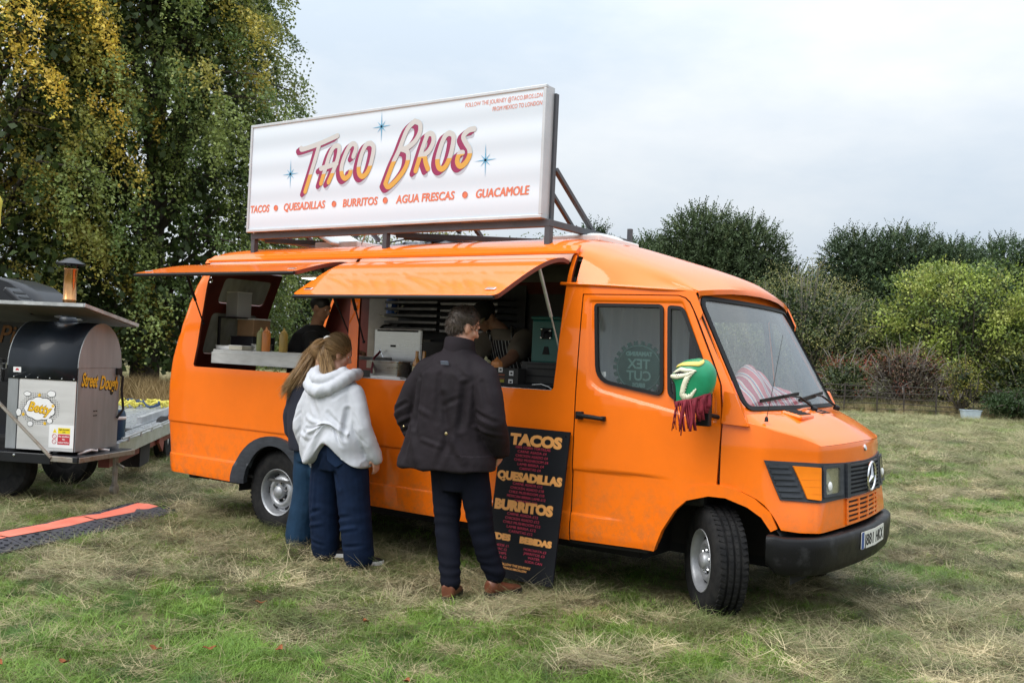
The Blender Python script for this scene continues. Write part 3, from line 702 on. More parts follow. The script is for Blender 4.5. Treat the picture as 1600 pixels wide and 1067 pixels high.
clump_tree('rose_bush', 'small bush with scarlet leaves behind the fence by the windscreen', gp(11.99, 35.20), 1.9, .9, [(.14, .14, .055), (.30, .06, .04), (.15, .17, .06), (.12, .14, .05)], 90, 36, 57, spread=.18, lsz=(.06, .045), cat='bush', low=.2, twigs=50, twig_mat=M_twig, inner=500)
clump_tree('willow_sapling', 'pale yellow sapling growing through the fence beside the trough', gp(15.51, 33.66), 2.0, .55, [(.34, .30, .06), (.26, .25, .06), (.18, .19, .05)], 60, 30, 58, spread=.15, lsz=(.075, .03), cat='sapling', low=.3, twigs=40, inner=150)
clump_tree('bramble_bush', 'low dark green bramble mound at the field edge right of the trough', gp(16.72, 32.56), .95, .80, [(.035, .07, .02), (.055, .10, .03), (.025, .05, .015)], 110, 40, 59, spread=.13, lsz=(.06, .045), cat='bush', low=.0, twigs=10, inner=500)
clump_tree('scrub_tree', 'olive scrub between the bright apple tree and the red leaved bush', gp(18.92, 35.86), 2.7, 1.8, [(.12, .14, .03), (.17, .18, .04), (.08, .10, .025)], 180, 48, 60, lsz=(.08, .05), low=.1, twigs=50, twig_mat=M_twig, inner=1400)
# distant wood closing the gaps on the far side of the field
R = np.random.default_rng(5); C = []; K = []
for i in range(900):
    r = R.uniform(-46, 46); d = R.uniform(56, 64); q = gp(r, d); h = 3.6 + 1.2 * mnoise.noise(Vector((r * .22, 0, 0))); c = np.array((q.x, q.y, R.uniform(.3, h))); n = 34
    C.append(c + R.normal(0, .75, (n, 3))); K.append(np.array((.045, .065, .022)) * R.uniform(.6, 1.4, (n, 1)))
C = np.concatenate(C); o = leaf_cloud('far_woodland', C, R.normal(0, 1, (len(C), 3)), .42, .30, np.concatenate(K), M_leaf, None); o['kind'] = 'stuff'

# ------------------------------------------------------------------ estate fence, trough
M_iron = mat('rusty_iron', (.045, .035, .03), rough=.8, var=.35, vscale=20)
fe = thing('estate_fence', 'low rusty iron estate fence with five rails along the far edge of the field', 'fence', tuple(F0))
for k in range(30):
    q = F0 + FD * (-13 + k * 1.0 + .06 * math.sin(k * 3)); mb = MB(); mb.box((q.x, q.y, .48), (.042, .042, 1.1), Matrix.Rotation(math.atan2(FD.y, FD.x), 3, 'Z') @ Matrix.Rotation(.03 * math.sin(k * 5), 3, 'Y')); mb.build('post', M_iron, fe)
for z in (.18, .36, .55, .74, .95):
    mb = MB(); pts = [F0 + FD * u + Vector((0, 0, z + .02 * math.sin(u * 1.7 + z * 9))) for u in np.linspace(-13.3, 16.3, 40)]; mb.tube(pts, .015, 5); mb.build('rail', M_iron, fe)
t = thing('water_trough', 'pale blue grey tub at the foot of the fence', 'trough', tuple(gp(15.35, 32.6)))
c = gp(15.35, 32.6); mb = MB(); rz = Matrix.Translation(c) @ Matrix.Rotation(.55, 4, 'Z')
for w, d, z0, z1 in ((.62, .36, 0, .30),):
    lv = [(.82, 0), (1.0, z1), (1.06, z1), (1.06, z1 + .02), (.94, z1 + .02), (.80, .04)]; ro = roundpoly([(-w / 2, -d / 2), (w / 2, -d / 2), (w / 2, d / 2), (-w / 2, d / 2)], .06, 4)
    mb.grid([[rz @ Vector((a * k, b * k, z)) for a, b in ro] for k, z in lv], close=True); mb.add([rz @ Vector((a * .8, b * .8, .04)) for a, b in ro], [tuple(range(len(ro)))])
mb.build('tub', mat('pale_blue_plastic', (.42, .50, .56), rough=.5, var=.1), t, smooth=True, angle=40)
mb = MB(); mb.add([rz @ Vector((a * .93, b * .93, .25)) for a, b in ro], [tuple(range(len(ro)))]); mb.build('water', mat('trough_water', (.03, .04, .04), rough=.05), t)
# ------------------------------------------------------------------ paints and plastics of the van
M_orange = mat('orange_paint', (0.90, 0.172, 0.005), rough=0.5, spec=0.08, coat=0.85, coat_rough=0.08, var=0.05, vscale=2.2, bump=0.05, bscale=3.2)
# road dust and mud flecks thrown up along the sills
_n = M_orange.node_tree; _p = _n.nodes['Principled BSDF']; _src = _p.inputs['Base Color'].links[0].from_socket
_tc = _n.nodes.new('ShaderNodeTexCoord'); _sp = _n.nodes.new('ShaderNodeSeparateXYZ'); _h = _n.nodes.new('ShaderNodeMapRange'); _nz = _n.nodes.new('ShaderNodeTexNoise'); _rp = _n.nodes.new('ShaderNodeValToRGB'); _mu = _n.nodes.new('ShaderNodeMath'); _mx = _n.nodes.new('ShaderNodeMix')
_h.inputs[1].default_value = .85; _h.inputs[2].default_value = .30; _h.inputs[3].default_value = .03; _h.inputs[4].default_value = .62
_nz.inputs['Scale'].default_value = 11; _nz.inputs['Detail'].default_value = 9; _nz.inputs['Roughness'].default_value = .75; _rp.color_ramp.elements[0].position = .46; _rp.color_ramp.elements[1].position = .72
_mu.operation = 'MULTIPLY'; _mx.data_type = 'RGBA'; _mx.inputs[7].default_value = (.20, .125, .06, 1)
for _a, _b in ((_tc.outputs['Object'], _sp.inputs[0]), (_sp.outputs[2], _h.inputs[0]), (_tc.outputs['Object'], _nz.inputs['Vector']), (_nz.outputs[0], _rp.inputs[0]), (_rp.outputs[0], _mu.inputs[0]), (_h.outputs[0], _mu.inputs[1]), (_mu.outputs[0], _mx.inputs[0]), (_src, _mx.inputs[6]), (_mx.outputs[2], _p.inputs['Base Color'])): _n.links.new(_a, _b)
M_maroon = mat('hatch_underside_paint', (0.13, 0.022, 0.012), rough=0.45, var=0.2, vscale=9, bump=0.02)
M_black = mat('black_plastic', (0.012, 0.0125, 0.014), rough=0.55, spec=0.22, var=0.25, vscale=14, bump=0.08, bscale=180)
M_grey_pl = mat('faded_grey_plastic', (0.036, 0.041, 0.050), rough=0.55, spec=0.3, var=0.3, vscale=12, stretch=(1, 1, 5), bump=0.06, bscale=150)
M_bumper = mat('scuffed_bumper_plastic', (0.007, 0.007, 0.008), rough=0.45, spec=0.2, col2=(0.045, 0.045, 0.047), c2pos=(0.55, 0.8), vscale=7, bump=0.1, bscale=120, rvar=0.12)
M_rubber = mat('rubber_seal', (0.009, 0.009, 0.010), rough=0.6, spec=0.25, bump=0.05, bscale=200)
M_dark = mat('dark_void', (0.008, 0.008, 0.009), rough=0.9)
M_seam = mat('dark_underbody', (0.015, 0.013, 0.012), rough=0.9, var=0.3)
M_glass = glass_mat('window_glass', (0.90, 0.93, 0.93), film=0.012, refl=0.55)
M_screen = glass_mat('windscreen_glass', (0.92, 0.95, 0.94), film=0.05, refl=1.0)
M_chrome = mat('chrome', (0.75, 0.76, 0.78), rough=0.12, metal=1.0)
M_steel = mat('brushed_steel', (0.50, 0.50, 0.49), rough=0.34, metal=0.9, var=0.14, vscale=5, stretch=(1, 1, 12), bump=0.03, bscale=60, rvar=0.1)
M_alu = mat('worn_aluminium', (0.52, 0.53, 0.54), rough=0.42, metal=0.7, var=0.22, vscale=8, bump=0.05, bscale=50, rvar=0.12)
M_white = mat('white_paint', (0.78, 0.78, 0.77), rough=0.45, var=0.04, vscale=5)
M_tyre = mat('tyre_rubber', (0.010, 0.010, 0.011), rough=0.8, spec=0.2, col2=(0.026, 0.025, 0.024), c2pos=(0.4, 0.75), vscale=16, bump=0.12, bscale=90)
M_rim = mat('silver_wheel_paint', (0.36, 0.37, 0.39), rough=0.42, metal=0.5, var=0.22, vscale=9, bump=0.02)
M_rackpaint = mat('grey_rack_paint', (0.055, 0.058, 0.068), rough=0.45, var=0.15, vscale=9, bump=0.03)

W2 = 1.97
_XR = [(.25, -1.40), (.32, -1.417), (.75, -1.487), (1.08, -1.492), (1.3, -1.467), (1.53, -1.402), (1.815, -1.302), (1.955, -1.237), (2.16, -1.14), (2.5, -0.98)]
def xrear(z):
    for (z0, a), (z1, b) in zip(_XR, _XR[1:]):
        if z <= z1: return a + (b - a) * (z - z0) / (z1 - z0)
    return _XR[-1][1]
DOOR_CREASE = roundpoly([(2.800, 1.852), (3.436, 1.852), (3.455, 1.82), (3.705, 1.27), (3.712, 1.115), (3.40, 1.172), (2.93, 1.262), (2.845, 1.32)], .03, 4)
def sdist(poly, x, y):
    d = 9.0; n = len(poly)
    for i in range(n):
        ax, ay = poly[i]; bx, by = poly[(i + 1) % n]; vx, vy = bx - ax, by - ay
        t = min(1, max(0, ((x - ax) * vx + (y - ay) * vy) / (vx * vx + vy * vy + 1e-12))); d = min(d, math.hypot(x - ax - vx * t, y - ay - vy * t))
    return d if inside(poly, x, y) else -d
def ybody(x, z):
    k = .03 * sst(2.7, 3.9, x)
    y = 0.013 * (1 - (sst(2.90, 3.18, x) if z < .62 else sst(3.22, 3.50, x))) * (sst(.466, .487, z) - sst(.743 + k, .767 + k, z))
    if z < .36: y += (.36 - z) * .18
    if z > 1.15: y += .041 * ((min(z, 1.955) - 1.15) / .73) ** 1.6
    if z > 1.955: y += .072 * ((z - 1.955) / .2) ** 1.4
    t = x - 2.6
    if t > 0:
        y += .04 * (t / 1.1) ** 3
        if z > 1.2: y += .06 * ((z - 1.2) / .7) * (t / .9) ** 2
    d = (xrear(z) + .13 - x) / .13
    if d > 0: y += .13 * (1 - math.sqrt(max(0.0, 1 - min(d, 1.0) ** 2)))
    return y
def side(off=0.0, near=True, crease=False):
    def f(x, z):
        y = ybody(x, z) + off
        if crease:
            y += 0.014 * sst(-0.002, 0.022, sdist(DOOR_CREASE, x, z))
        return Vector((x, y if near else W2 - y, z))
    return f
VL = (.466, .477, .487, .743, .755, .767, 1.15, 1.955)

van = thing('food_van', 'bright orange vintage food van with two serving hatches propped open', 'food van', (1.45, 0.985, 0))

def ell(cx, cz, a, b, t0, t1, n):
    return [(cx + a * math.cos(t0 + (t1 - t0) * i / n), cz + b * math.sin(t0 + (t1 - t0) * i / n)) for i in range(n + 1)]
rear_edge = [(xrear(z) + .001, z) for z in np.linspace(2.154, .32, 16)]
arch_r = [(x, max(z, .31)) for x, z in ell(-.03, .27, .41, .40, PI - .1, .1, 18)]
def body_side(near):
    f = side(0, near)
    if near:
        top = [(2.765 - .008, 1.955), (2.634, 1.955), (2.64, 2.154), (2.616, 2.154)] if False else None
        outl = [(-1.416, .318)] + arch_r + [(2.757, .302), (2.757, 1.962), (2.66, 1.962), (2.66, 2.154), (2.632, 2.154), (2.628, 1.955)]
        o2 = roundpoly([(2.580, 1.252), (.838, 1.247)], 0)
        outl += [(2.600, 1.40), (2.590, 1.27), (2.572, 1.252), (.838, 1.247), (.800, 1.90), (.795, 2.154), (.70, 2.154), (.705, 1.90), (.728, 1.247), (-1.075, 1.247), (-1.093, 1.265),
                 (-1.063, 1.43), (-1.034, 1.76), (-1.018, 1.985), (-1.0, 2.154)]
        outl += rear_edge
        outl = outl[:-1]
        holes = []
    else:
        outl = [(-1.416, .318)] + arch_r + [(2.757, .302), (2.757, 1.962), (2.66, 1.962), (2.66, 2.154)] + rear_edge[:-1]
        holes = []
    o = surf_panel('side_panel', outl, holes, f, [M_orange, M_maroon], van, step=.06, thick=.02, out=(0, -1 if near else 1, 0), vlines=VL, ulines=(-1.47, -1.45, -1.43, -1.41, -1.385), back_mat=1, rim_mat=1 if near else 0)
    # plastic wheel arch flare
    fl = [(x, max(z, .312)) for x, z in ell(-.035, .27, .475, .46, PI - .1, .1, 20)] + [(x, max(z, .318)) for x, z in ell(-.02, .27, .335, .385, .12, PI - .12, 20)]
    surf_panel('wheel_arch_flare', fl, [], lambda x, z: side(-.022 - .016 * sst(.30, .40, math.hypot(x + .03, (z - .27) * 1.03)), near)(x, z), M_grey_pl, van, step=.045, thick=.05, out=(0, -1 if near else 1, 0))
    return o
body_side(True); body_side(False)
# slotted air vent in the rear corner, by the hatch
mb = MB(); f0 = side(-.004)
vo = [(-1.382, 1.776), (-1.328, 1.770), (-1.352, 1.614), (-1.418, 1.612)]
vnt = surf_panel('side_vent', roundpoly(vo, .008, 2), [], side(-.003), M_black, van, step=.05, thick=.01)
for i in range(9):
    t = (i + .6) / 9.6
    a = f0(vo[0][0] + (vo[3][0] - vo[0][0]) * t + .008, vo[0][1] + (vo[3][1] - vo[0][1]) * t); b = f0(vo[1][0] + (vo[2][0] - vo[1][0]) * t - .008, vo[1][1] + (vo[2][1] - vo[1][1]) * t)
    m1 = MB(); m1.bar(a, b, .012, .005); m1.build('slat', M_grey_pl, vnt)

# rear: near door shut (two tinted windows), far door swung open out of sight
def rear_f(y, z): return Vector((xrear(z), y, z))
def rwin(y0, y1, z0, z1, r=.05): return roundpoly([(y0, z0), (y1, z0), (y1 + .01, z1), (y0, z1)], r, 4)
w_up, w_lo = rwin(.36, .90, 1.83, 2.06), rwin(.34, .86, 1.36, 1.74)
rd = surf_panel('rear_door', [(.128, .33), (1.0, .33), (1.0, 2.13), (.128, 2.13)], [w_up, w_lo], rear_f, [M_orange, M_maroon], van, step=.09, thick=.03, out=(-1, 0, 0), back_mat=1, rim_mat=1)
M_rglass = glass_mat('greasy_rear_glass', (0.42, 0.38, 0.28), film=0.55, refl=0.8)
for w in (w_up, w_lo): surf_panel('window', w, [], lambda y, z: rear_f(y, z) + Vector((.012, 0, 0)), M_rglass, rd, step=.2, thick=.004, out=(-1, 0, 0))
surf_panel('rear_panel', [(1.78, .33), (1.842, .33), (1.842, 2.13), (1.78, 2.13)], [], rear_f, [M_orange, M_maroon], van, step=.09, thick=.03, out=(-1, 0, 0), back_mat=1)
surf_panel('rear_valance', [(1.0, .33), (1.78, .33), (1.78, .62), (1.0, .62)], [], rear_f, [M_orange, M_maroon], van, step=.09, thick=.03, out=(-1, 0, 0), back_mat=1)

# ------------------------------------------------------------------ roof: sections from gutter to centre line, swept to the windscreen header
ST = [  # x, then (y, z) at gutter, shoulder foot, crease, quarter, centre
    (-1.16, [(.055, 1.957), (.125, 2.154), (.20, 2.205), (.45, 2.235), (.985, 2.245)]),
    (-1.02, [(.050, 1.957), (.120, 2.154), (.195, 2.235), (.45, 2.292), (.985, 2.315)]),
    (-.70, [(.050, 1.957), (.120, 2.154), (.19, 2.24), (.45, 2.306), (.985, 2.332)]),
    (1.0, [(.050, 1.957), (.120, 2.154), (.19, 2.24), (.45, 2.306), (.985, 2.332)]),
    (2.40, [(.050, 1.957), (.120, 2.154), (.20, 2.238), (.45, 2.305), (.985, 2.332)]),
    (2.64, [(.052, 1.955), (.13, 2.145), (.235, 2.218), (.48, 2.275), (.985, 2.302)]),
    (2.85, [(.058, 1.948), (.155, 2.090), (.30, 2.168), (.55, 2.215), (.985, 2.243)]),
    (3.05, [(.072, 1.938), (.165, 2.030), (.285, 2.106), (.55, 2.152), (.985, 2.178)]),
    (3.25, [(.092, 1.927), (.160, 1.970), (.25, 2.038), (.55, 2.085), (.985, 2.110)]),
    (3.42, [(.130, 1.918), (.165, 1.930), (.215, 1.960), (.55, 2.012), (.985, 2.040)]),
    (3.505, [(.168, 1.906), (.175, 1.912), (.205, 1.922), (.55, 1.955), (.985, 1.968)]),
]
def cr(p0, p1, p2, p3, t):
    return 0.5 * ((2 * p1) + (-p0 + p2) * t + (2 * p0 - 5 * p1 + 4 * p2 - p3) * t * t + (-p0 + 3 * p1 - 3 * p2 + p3) * t * t * t)
def hermite(xs, ys, x):
    """monotone-ish cubic through samples"""
    i = max(0, min(len(xs) - 2, int(np.searchsorted(xs, x)) - 1)); h = xs[i + 1] - xs[i]; t = (x - xs[i]) / h
    def sl(k):
        if k <= 0 or k >= len(xs) - 1: k = max(1, min(len(xs) - 1, k)); return (ys[k] - ys[k - 1]) / (xs[k] - xs[k - 1]) if k == len(xs) - 1 else (ys[1] - ys[0]) / (xs[1] - xs[0])
        a = (ys[k] - ys[k - 1]) / (xs[k] - xs[k - 1]); b = (ys[k + 1] - ys[k]) / (xs[k + 1] - xs[k])
        return 0.0 if a * b <= 0 else 2 * a * b / (a + b)
    m0, m1 = sl(i) * h, sl(i + 1) * h
    return (2 * t ** 3 - 3 * t * t + 1) * ys[i] + (t ** 3 - 2 * t * t + t) * m0 + (-2 * t ** 3 + 3 * t * t) * ys[i + 1] + (t ** 3 - t * t) * m1
SX = [s[0] for s in ST]
def roof_pt(x, v):
    """v 0 gutter .. 4 centre .. 8 far gutter"""
    far = v > 4; v = 8 - v if far else v
    c = [(hermite(SX, [s[1][k][0] for s in ST], x), hermite(SX, [s[1][k][1] for s in ST], x)) for k in range(5)]
    i = min(3, int(v)); t = v - i
    q = lambda k: c[k] if 0 <= k <= 4 else (2 * .985 - c[8 - k][0], c[8 - k][1]) if k > 4 else (2 * c[0][0] - c[1][0], 2 * c[0][1] - c[1][1])
    y = cr(q(i - 1)[0], q(i)[0], q(i + 1)[0], q(i + 2)[0], t); z = cr(q(i - 1)[1], q(i)[1], q(i + 1)[1], q(i + 2)[1], t)
    bow = .085 * (1 - min(1, abs(y - .985) / .82) ** 2.2) * sst(2.6, 3.5, x)
    return Vector((x + bow, W2 - y if far else y, z))
mb = MB()
xs = list(np.linspace(-1.16, 2.4, 30)) + list(np.linspace(2.44, 3.505, 26))
vs8 = [0, .33, .66, 1, 1.2, 1.4, 1.6, 1.8, 2, 2.25, 2.5, 3, 3.5, 4]; vs8 = vs8 + [8 - v for v in vs8[-2::-1]]
P = [[roof_pt(x, v) for v in vs8] for x in xs]
n = len(vs8)
mb.v = [tuple(p) for r in P for p in r]
for i in range(len(xs) - 1):
    for j in range(n - 1):
        lowrow = vs8[j + 1] <= 1 or vs8[j] >= 7
        if lowrow and xs[i] < 2.655: continue
        mb.f.append((i * n + j, i * n + j + 1, (i + 1) * n + j + 1, (i + 1) * n + j)); mb.m.append(0)
# inner skin
k = len(mb.v); mb.v += [(p.x, p.y + (.985 - p.y) * .02, p.z - .03) for r in P for p in r]
for f in list(mb.f): mb.f.append(tuple(a + k for a in f)[::-1]); mb.m.append(1)
# header lip and rear cap
e0 = (len(xs) - 1) * n
for j in range(n - 1): mb.f.append((e0 + j, e0 + j + 1, e0 + j + 1 + k, e0 + j + k)); mb.m.append(0)
for j in range(n - 1):
    if vs8[j + 1] > 1 and vs8[j] < 7: mb.f.append((j + 1, j, j + k, j + 1 + k)); mb.m.append(0)
M_ceil = mat('grey_ceiling_lining', (0.16, 0.15, 0.13), rough=0.6, var=0.2)
mb.build('roof', [M_orange, M_ceil], van, smooth=True, fix=False, angle=50)
# gutter rail along the cab and hinge rail over the hatches
for near in (True, False):
    mb = MB(); g = []
    for x in np.linspace(2.62, 3.5, 16):
        p = roof_pt(x, 0); g.append(Vector((p.x, p.y - .012 if near else W2 - p.y + .012, p.z - .002)))
    g = [g[0] + Vector((-.03, 0, .002))] + g
    mb.tube(g, .011, 6); mb.build('gutter_rail', M_orange, van, smooth=True)
    mb = MB(); s = lambda y: y if near else W2 - y
    for a, b in ((-1.08, 2.66),):
        rows = [[Vector((x, s(y), z)) for y, z in ((.132, 2.157), (.100, 2.160), (.098, 2.176), (.125, 2.196), (.165, 2.222))] for x in np.linspace(a, b, 12)]
        mb.grid(rows)
        mb.add([rows[0][i] for i in range(5)], [(0, 1, 2, 3, 4)]); mb.add([rows[-1][i] for i in range(5)], [(4, 3, 2, 1, 0)])
    mb.build('hinge_rail', M_orange, van)

# ------------------------------------------------------------------ nose, bonnet, windscreen
NL = [(3.745, .050), (3.90, .065), (4.02, .082), (4.09, .105), (4.16, .145), (4.22, .19), (4.255, .228), (4.283, .27), (4.298, .40), (4.318, .62), (4.329, .82), (4.335, .985)]
NU = [(3.745, .046), (3.88, .068), (3.985, .090), (4.05, .14), (4.12, .21), (4.175, .268), (4.215, .31), (4.243, .35), (4.265, .46), (4.296, .64), (4.315, .82), (4.323, .985)]
NL = NL + [(x, W2 - y) for x, y in NL[-2::-1]]; NU = NU + [(x, W2 - y) for x, y in NU[-2::-1]]
def nose2(s, z):
    i0 = s * 10; i = max(0, min(21, int(i0))); t = i0 - i
    w = sst(.50, .95, z)
    c = [((1 - w) * NL[max(0, min(22, k))][0] + w * NU[max(0, min(22, k))][0], (1 - w) * NL[max(0, min(22, k))][1] + w * NU[max(0, min(22, k))][1]) for k in (i - 1, i, i + 1, i + 2)]
    return Vector((cr(c[0][0], c[1][0], c[2][0], c[3][0], t), cr(c[0][1], c[1][1], c[2][1], c[3][1], t)))
def nose(s, z, off=0.0):
    p = nose2(s, z); h = .02; d = nose2(min(2.2, s + h), z) - nose2(max(0, s - h), z); nrm = Vector((d.y, -d.x)).normalized()
    k = .03 * sst(2.7, 3.9, p.x); edge = min(s, 2.2 - s)
    ins = .006 * (sst(.466, .487, z) - sst(.743 + k, .767 + k, z)) * (1 - sst(.0, .16, edge))
    if z > .98: ins += .9 * (z - .98) ** 1.6 * (0.35 + .65 * sst(.3, .8, edge))
    q = p + nrm * (off - ins)
    return Vector((q.x, q.y, z))
def nosef(off=0.0): return lambda s, z: nose(s, z, off)
def ztop(s):
    e = min(s, 2.2 - s)
    return float(np.interp(e, [0, .13, .2, .4, .55, .7, .8, .95, 1.1], [1.165, 1.13, 1.118, 1.075, 1.045, 1.02, 1.018, 1.026, 1.031]))
archo = [(0.0, .762), (.06, .752), (.155, .705), (.20, .672), (.245, .628), (.285, .585), (.318, .538)]
low = [(.45, .528), (.7, .526), (.9, .528), (1.1, .532)]
half = archo + low
outl = half + [(2.2 - s, z) for s, z in half[-2::-1]] + [(s, ztop(s)) for s in np.linspace(2.2, 0, 45)]
surf_panel('front_wing', outl, [], nosef(), [M_orange, M_dark], van, step=.045, thick=.012, out=(.7, -.5, 0), vlines=(.747, .76, .774), back_mat=1)
# bonnet
mb = MB(); rows = []
for s in np.linspace(0.0, 2.2, 61):
    e = min(s, 2.2 - s); p = nose(s, ztop(s)); far = s > 1.1
    # foot of the windscreen opposite this point
    yb = float(np.interp(e, [0, .2, .4, .7, 1.1], [.062, .11, .22, .42, .985]))
    xb = float(np.interp(yb, [.06, .12, .2, .5, .985], [3.752, 3.868, 3.892, 3.925, 3.945])); zb = float(np.interp(yb, [.06, .13, .3, .985], [1.168, 1.186, 1.2, 1.205]))
    q = Vector((xb, W2 - yb if far else yb, zb)); row = []
    for t in np.linspace(0, 1, 13):
        w = p.lerp(q, t); crown = .030 * sst(.3, .9, e) * math.sin(PI * t) + .012 * (1 - t) ** 6 * sst(.5, .8, e)
        ridge = .012 * math.exp(-((w.y - .985) / .16) ** 2) * sst(.1, .5, t)
        lip = -.010 * math.exp(-(t / .05) ** 2)
        row.append(w + Vector((0, 0, crown + ridge + lip)))
    rows.append(row)
mb.grid(rows)
mb.build('bonnet', M_orange, van, smooth=True, angle=60)
# windscreen: bowed sheet
def screen(u, v, off=0.0):
    b = Vector((3.862, .985 + .862 * u, 1.212)); t = Vector((3.490, .985 + .770 * u, 1.888))
    au = abs(u); p = b.lerp(t, v); p.x += .068 * (1 - min(au, 1) ** 2)
    if au > 1:
        k = au - 1; sg = 1 if u > 0 else -1; half_w = .862 + (.770 - .862) * v
        p.y -= sg * k * half_w * .52; p.x -= k * .70; 
    n = Vector((.866, 0, .5)); n.y = .22 * u; n.normalize()
    return p + n * off
def scr(off=0.0): return lambda u, v: screen(u, v, off)
glass_o = roundpoly([(-.985, .02), (.985, .02), (.985, .97), (-.985, .97)], [.09, .09, .10, .10], 5)
seal_o = roundpoly([(-1.02, -.012), (1.02, -.012), (1.02, 1.005), (-1.02, 1.005)], [.11, .11, .12, .12], 5)
sur_o = [(-1.035, -.05), (1.035, -.05), (1.035, 1.10), (0, 1.10), (-1.035, 1.10)]
surf_panel('screen_surround', sur_o, [seal_o], scr(-.002), [M_orange, M_dark], van, step=.06, thick=.03, out=(1, 0, .5), back_mat=1)
wsd = surf_panel('windscreen', glass_o, [], scr(.0), M_screen, van, step=.1, thick=.006, out=(1, 0, .5))
surf_panel('seal', seal_o, [offset_poly(glass_o, .004)], scr(.008), M_rubber, wsd, step=.06, thick=.02, out=(1, 0, .5))

SEAM = [(1.10, 3.742), (1.206, 3.740), (1.356, 3.716), (1.505, 3.648), (1.658, 3.573), (1.793, 3.508), (1.88, 3.468), (1.96, 3.45)]
for near in (True, False):
    mb = MB(); rows = []
    for v in np.linspace(-.05, .985, 26):
        p = screen(-1.03 if near else -1.012, v, -.001 if near else -.006); z = p.z; x = float(np.interp(z, [k[0] for k in SEAM], [k[1] for k in SEAM])) + .006; x = min(x, p.x - .004); q = Vector((x, min(ybody(x, z) + .002, p.y - .004), z))
        row = [q + Vector((-.004, .03, 0))] + [q.lerp(p, t) + Vector((.45, -.9, 0)) * ((.010 if near else .0) * math.sin(PI * t)) for t in (0, .15, .35, .6, .8, 1)]
        rows.append([Vector((w.x, w.y if near else W2 - w.y, w.z)) for w in row])
    mb.grid(rows); mb.build('windscreen_pillar', M_orange, van, smooth=True, angle=60)
    hd_o = [(2.757, 1.888), (3.405, 1.887), (3.450, 1.873), (3.481, 1.845), (3.509, 1.797), (3.545, 1.73), (3.562, 1.78), (3.53, 1.85), (3.50, 1.912), (3.30, 1.926), (2.95, 1.945), (2.757, 1.957)]
    surf_panel('door_header', hd_o, [], side(.001, near), [M_orange, M_dark], van, step=.06, thick=.02, out=(0, -1 if near else 1, 0), back_mat=1)
# pressed corner panels at the foot of the A-pillars
for near in (True, False):
    po = [(3.742, 1.125), (3.905, 1.118), (3.868, 1.19), (3.812, 1.305), (3.748, 1.315)]
    surf_panel('pillar_trim', roundpoly(po, .008, 2), [], lambda x, z, nr=near: Vector((x, (.036 + .09 * max(0, x - 3.74) + .09 * max(0, z - 1.12) * .6) if nr else W2 - (.036 + .09 * max(0, x - 3.74) + .09 * max(0, z - 1.12) * .6), z)), M_orange, van, step=.05, thick=.06, out=(0, -1 if near else 1, 0))

# ------------------------------------------------------------------ doors
door_o = [(2.765, .307), (3.272, .320), (3.336, .492), (3.427, .633), (3.515, .713), (3.606, .748), (3.726, .762), (3.737, 1.10), (3.735, 1.206), (3.711, 1.356), (3.642, 1.505), (3.567, 1.658), (3.502, 1.793), (3.474, 1.84), (3.446, 1.866), (3.405, 1.880), (2.765, 1.881)]
win_o = roundpoly([(2.852, 1.823), (3.312, 1.823), (3.366, 1.262), (2.905, 1.332)], [.025, .03, .06, .10], 5)
qwin_o = roundpoly([(3.347, 1.818), (3.440, 1.813), (3.632, 1.42), (3.628, 1.215), (3.402, 1.258)], [.02, .03, .03, .05, .05], 4)
def make_door(near):
    sy = (0, -1 if near else 1, 0)
    d = surf_panel('door', door_o, [win_o, qwin_o], side(0, near, True), [M_orange, M_dark], van, step=.032, edge_step=.04, thick=.03, out=sy, extra=[DOOR_CREASE, offset_poly(DOOR_CREASE, .011), offset_poly(DOOR_CREASE, .022)], vlines=VL[:6], back_mat=1, rim_mat=0)
    surf_panel('door_jamb', offset_poly(door_o, -.03), [offset_poly(win_o, -.01), offset_poly(qwin_o, -.01)], side(.035, near), M_seam, van, step=.12, thick=.02, out=sy)
    for w, nm in ((win_o, 'window'), (qwin_o, 'quarter_window')):
        g = surf_panel(nm, offset_poly(w, .010), [], side(.012, near), M_glass, d, step=.12, thick=.005, out=sy)
        surf_panel('window_seal', offset_poly(w, -.004), [offset_poly(w, .017)], side(-.004, near), M_rubber, d, step=.08, thick=.025, out=sy)
    s = lambda v: Vector((v[0], v[1] if near else W2 - v[1], v[2]))
    mb = MB()
    mb.tube([s((2.80, -.028, 1.108)), s((2.84, -.038, 1.106)), s((2.92, -.036, 1.102)), s((2.985, -.026, 1.096))], [.017, .0155, .015, .013], 8)
    mb.box(s((2.806, -.012, 1.107)), (.045, .04, .048)); mb.box(s((2.975, -.008, 1.097)), (.03, .03, .03))
    mb.build('handle', M_black, d, smooth=True, bevel=.004)
    dish = surf_panel('handle_recess', ell(2.90, 1.108, .048, .036, 0, 2 * PI, 20)[:-1], [], side(-.0015, near), M_orange, d, step=.05, thick=.002, out=sy)
    # wing arch in body colour
    fo = [(3.272, .320), (3.336, .492), (3.427, .633), (3.515, .713), (3.606, .748), (3.724, .765), (3.838, .750), (3.95, .706), (4.043, .634), (4.085, .545)]
    fi = [(4.050, .525), (3.994, .600), (3.912, .650), (3.784, .690), (3.681, .690), (3.549, .650), (3.479, .582), (3.40, .45), (3.352, .318)]
    surf_panel('wheel_arch', fo + fi, [], lambda x, z: Vector((x, (.04 * (max(0, x - 2.6) / 1.1) ** 3 - .004 + .18 * max(0, .36 - z)) if near else W2 - (.04 * (max(0, x - 2.6) / 1.1) ** 3 - .004 + .18 * max(0, .36 - z)), z)), M_orange, van, step=.035, thick=.05, out=sy)
    return d
make_door(True); make_door(False)

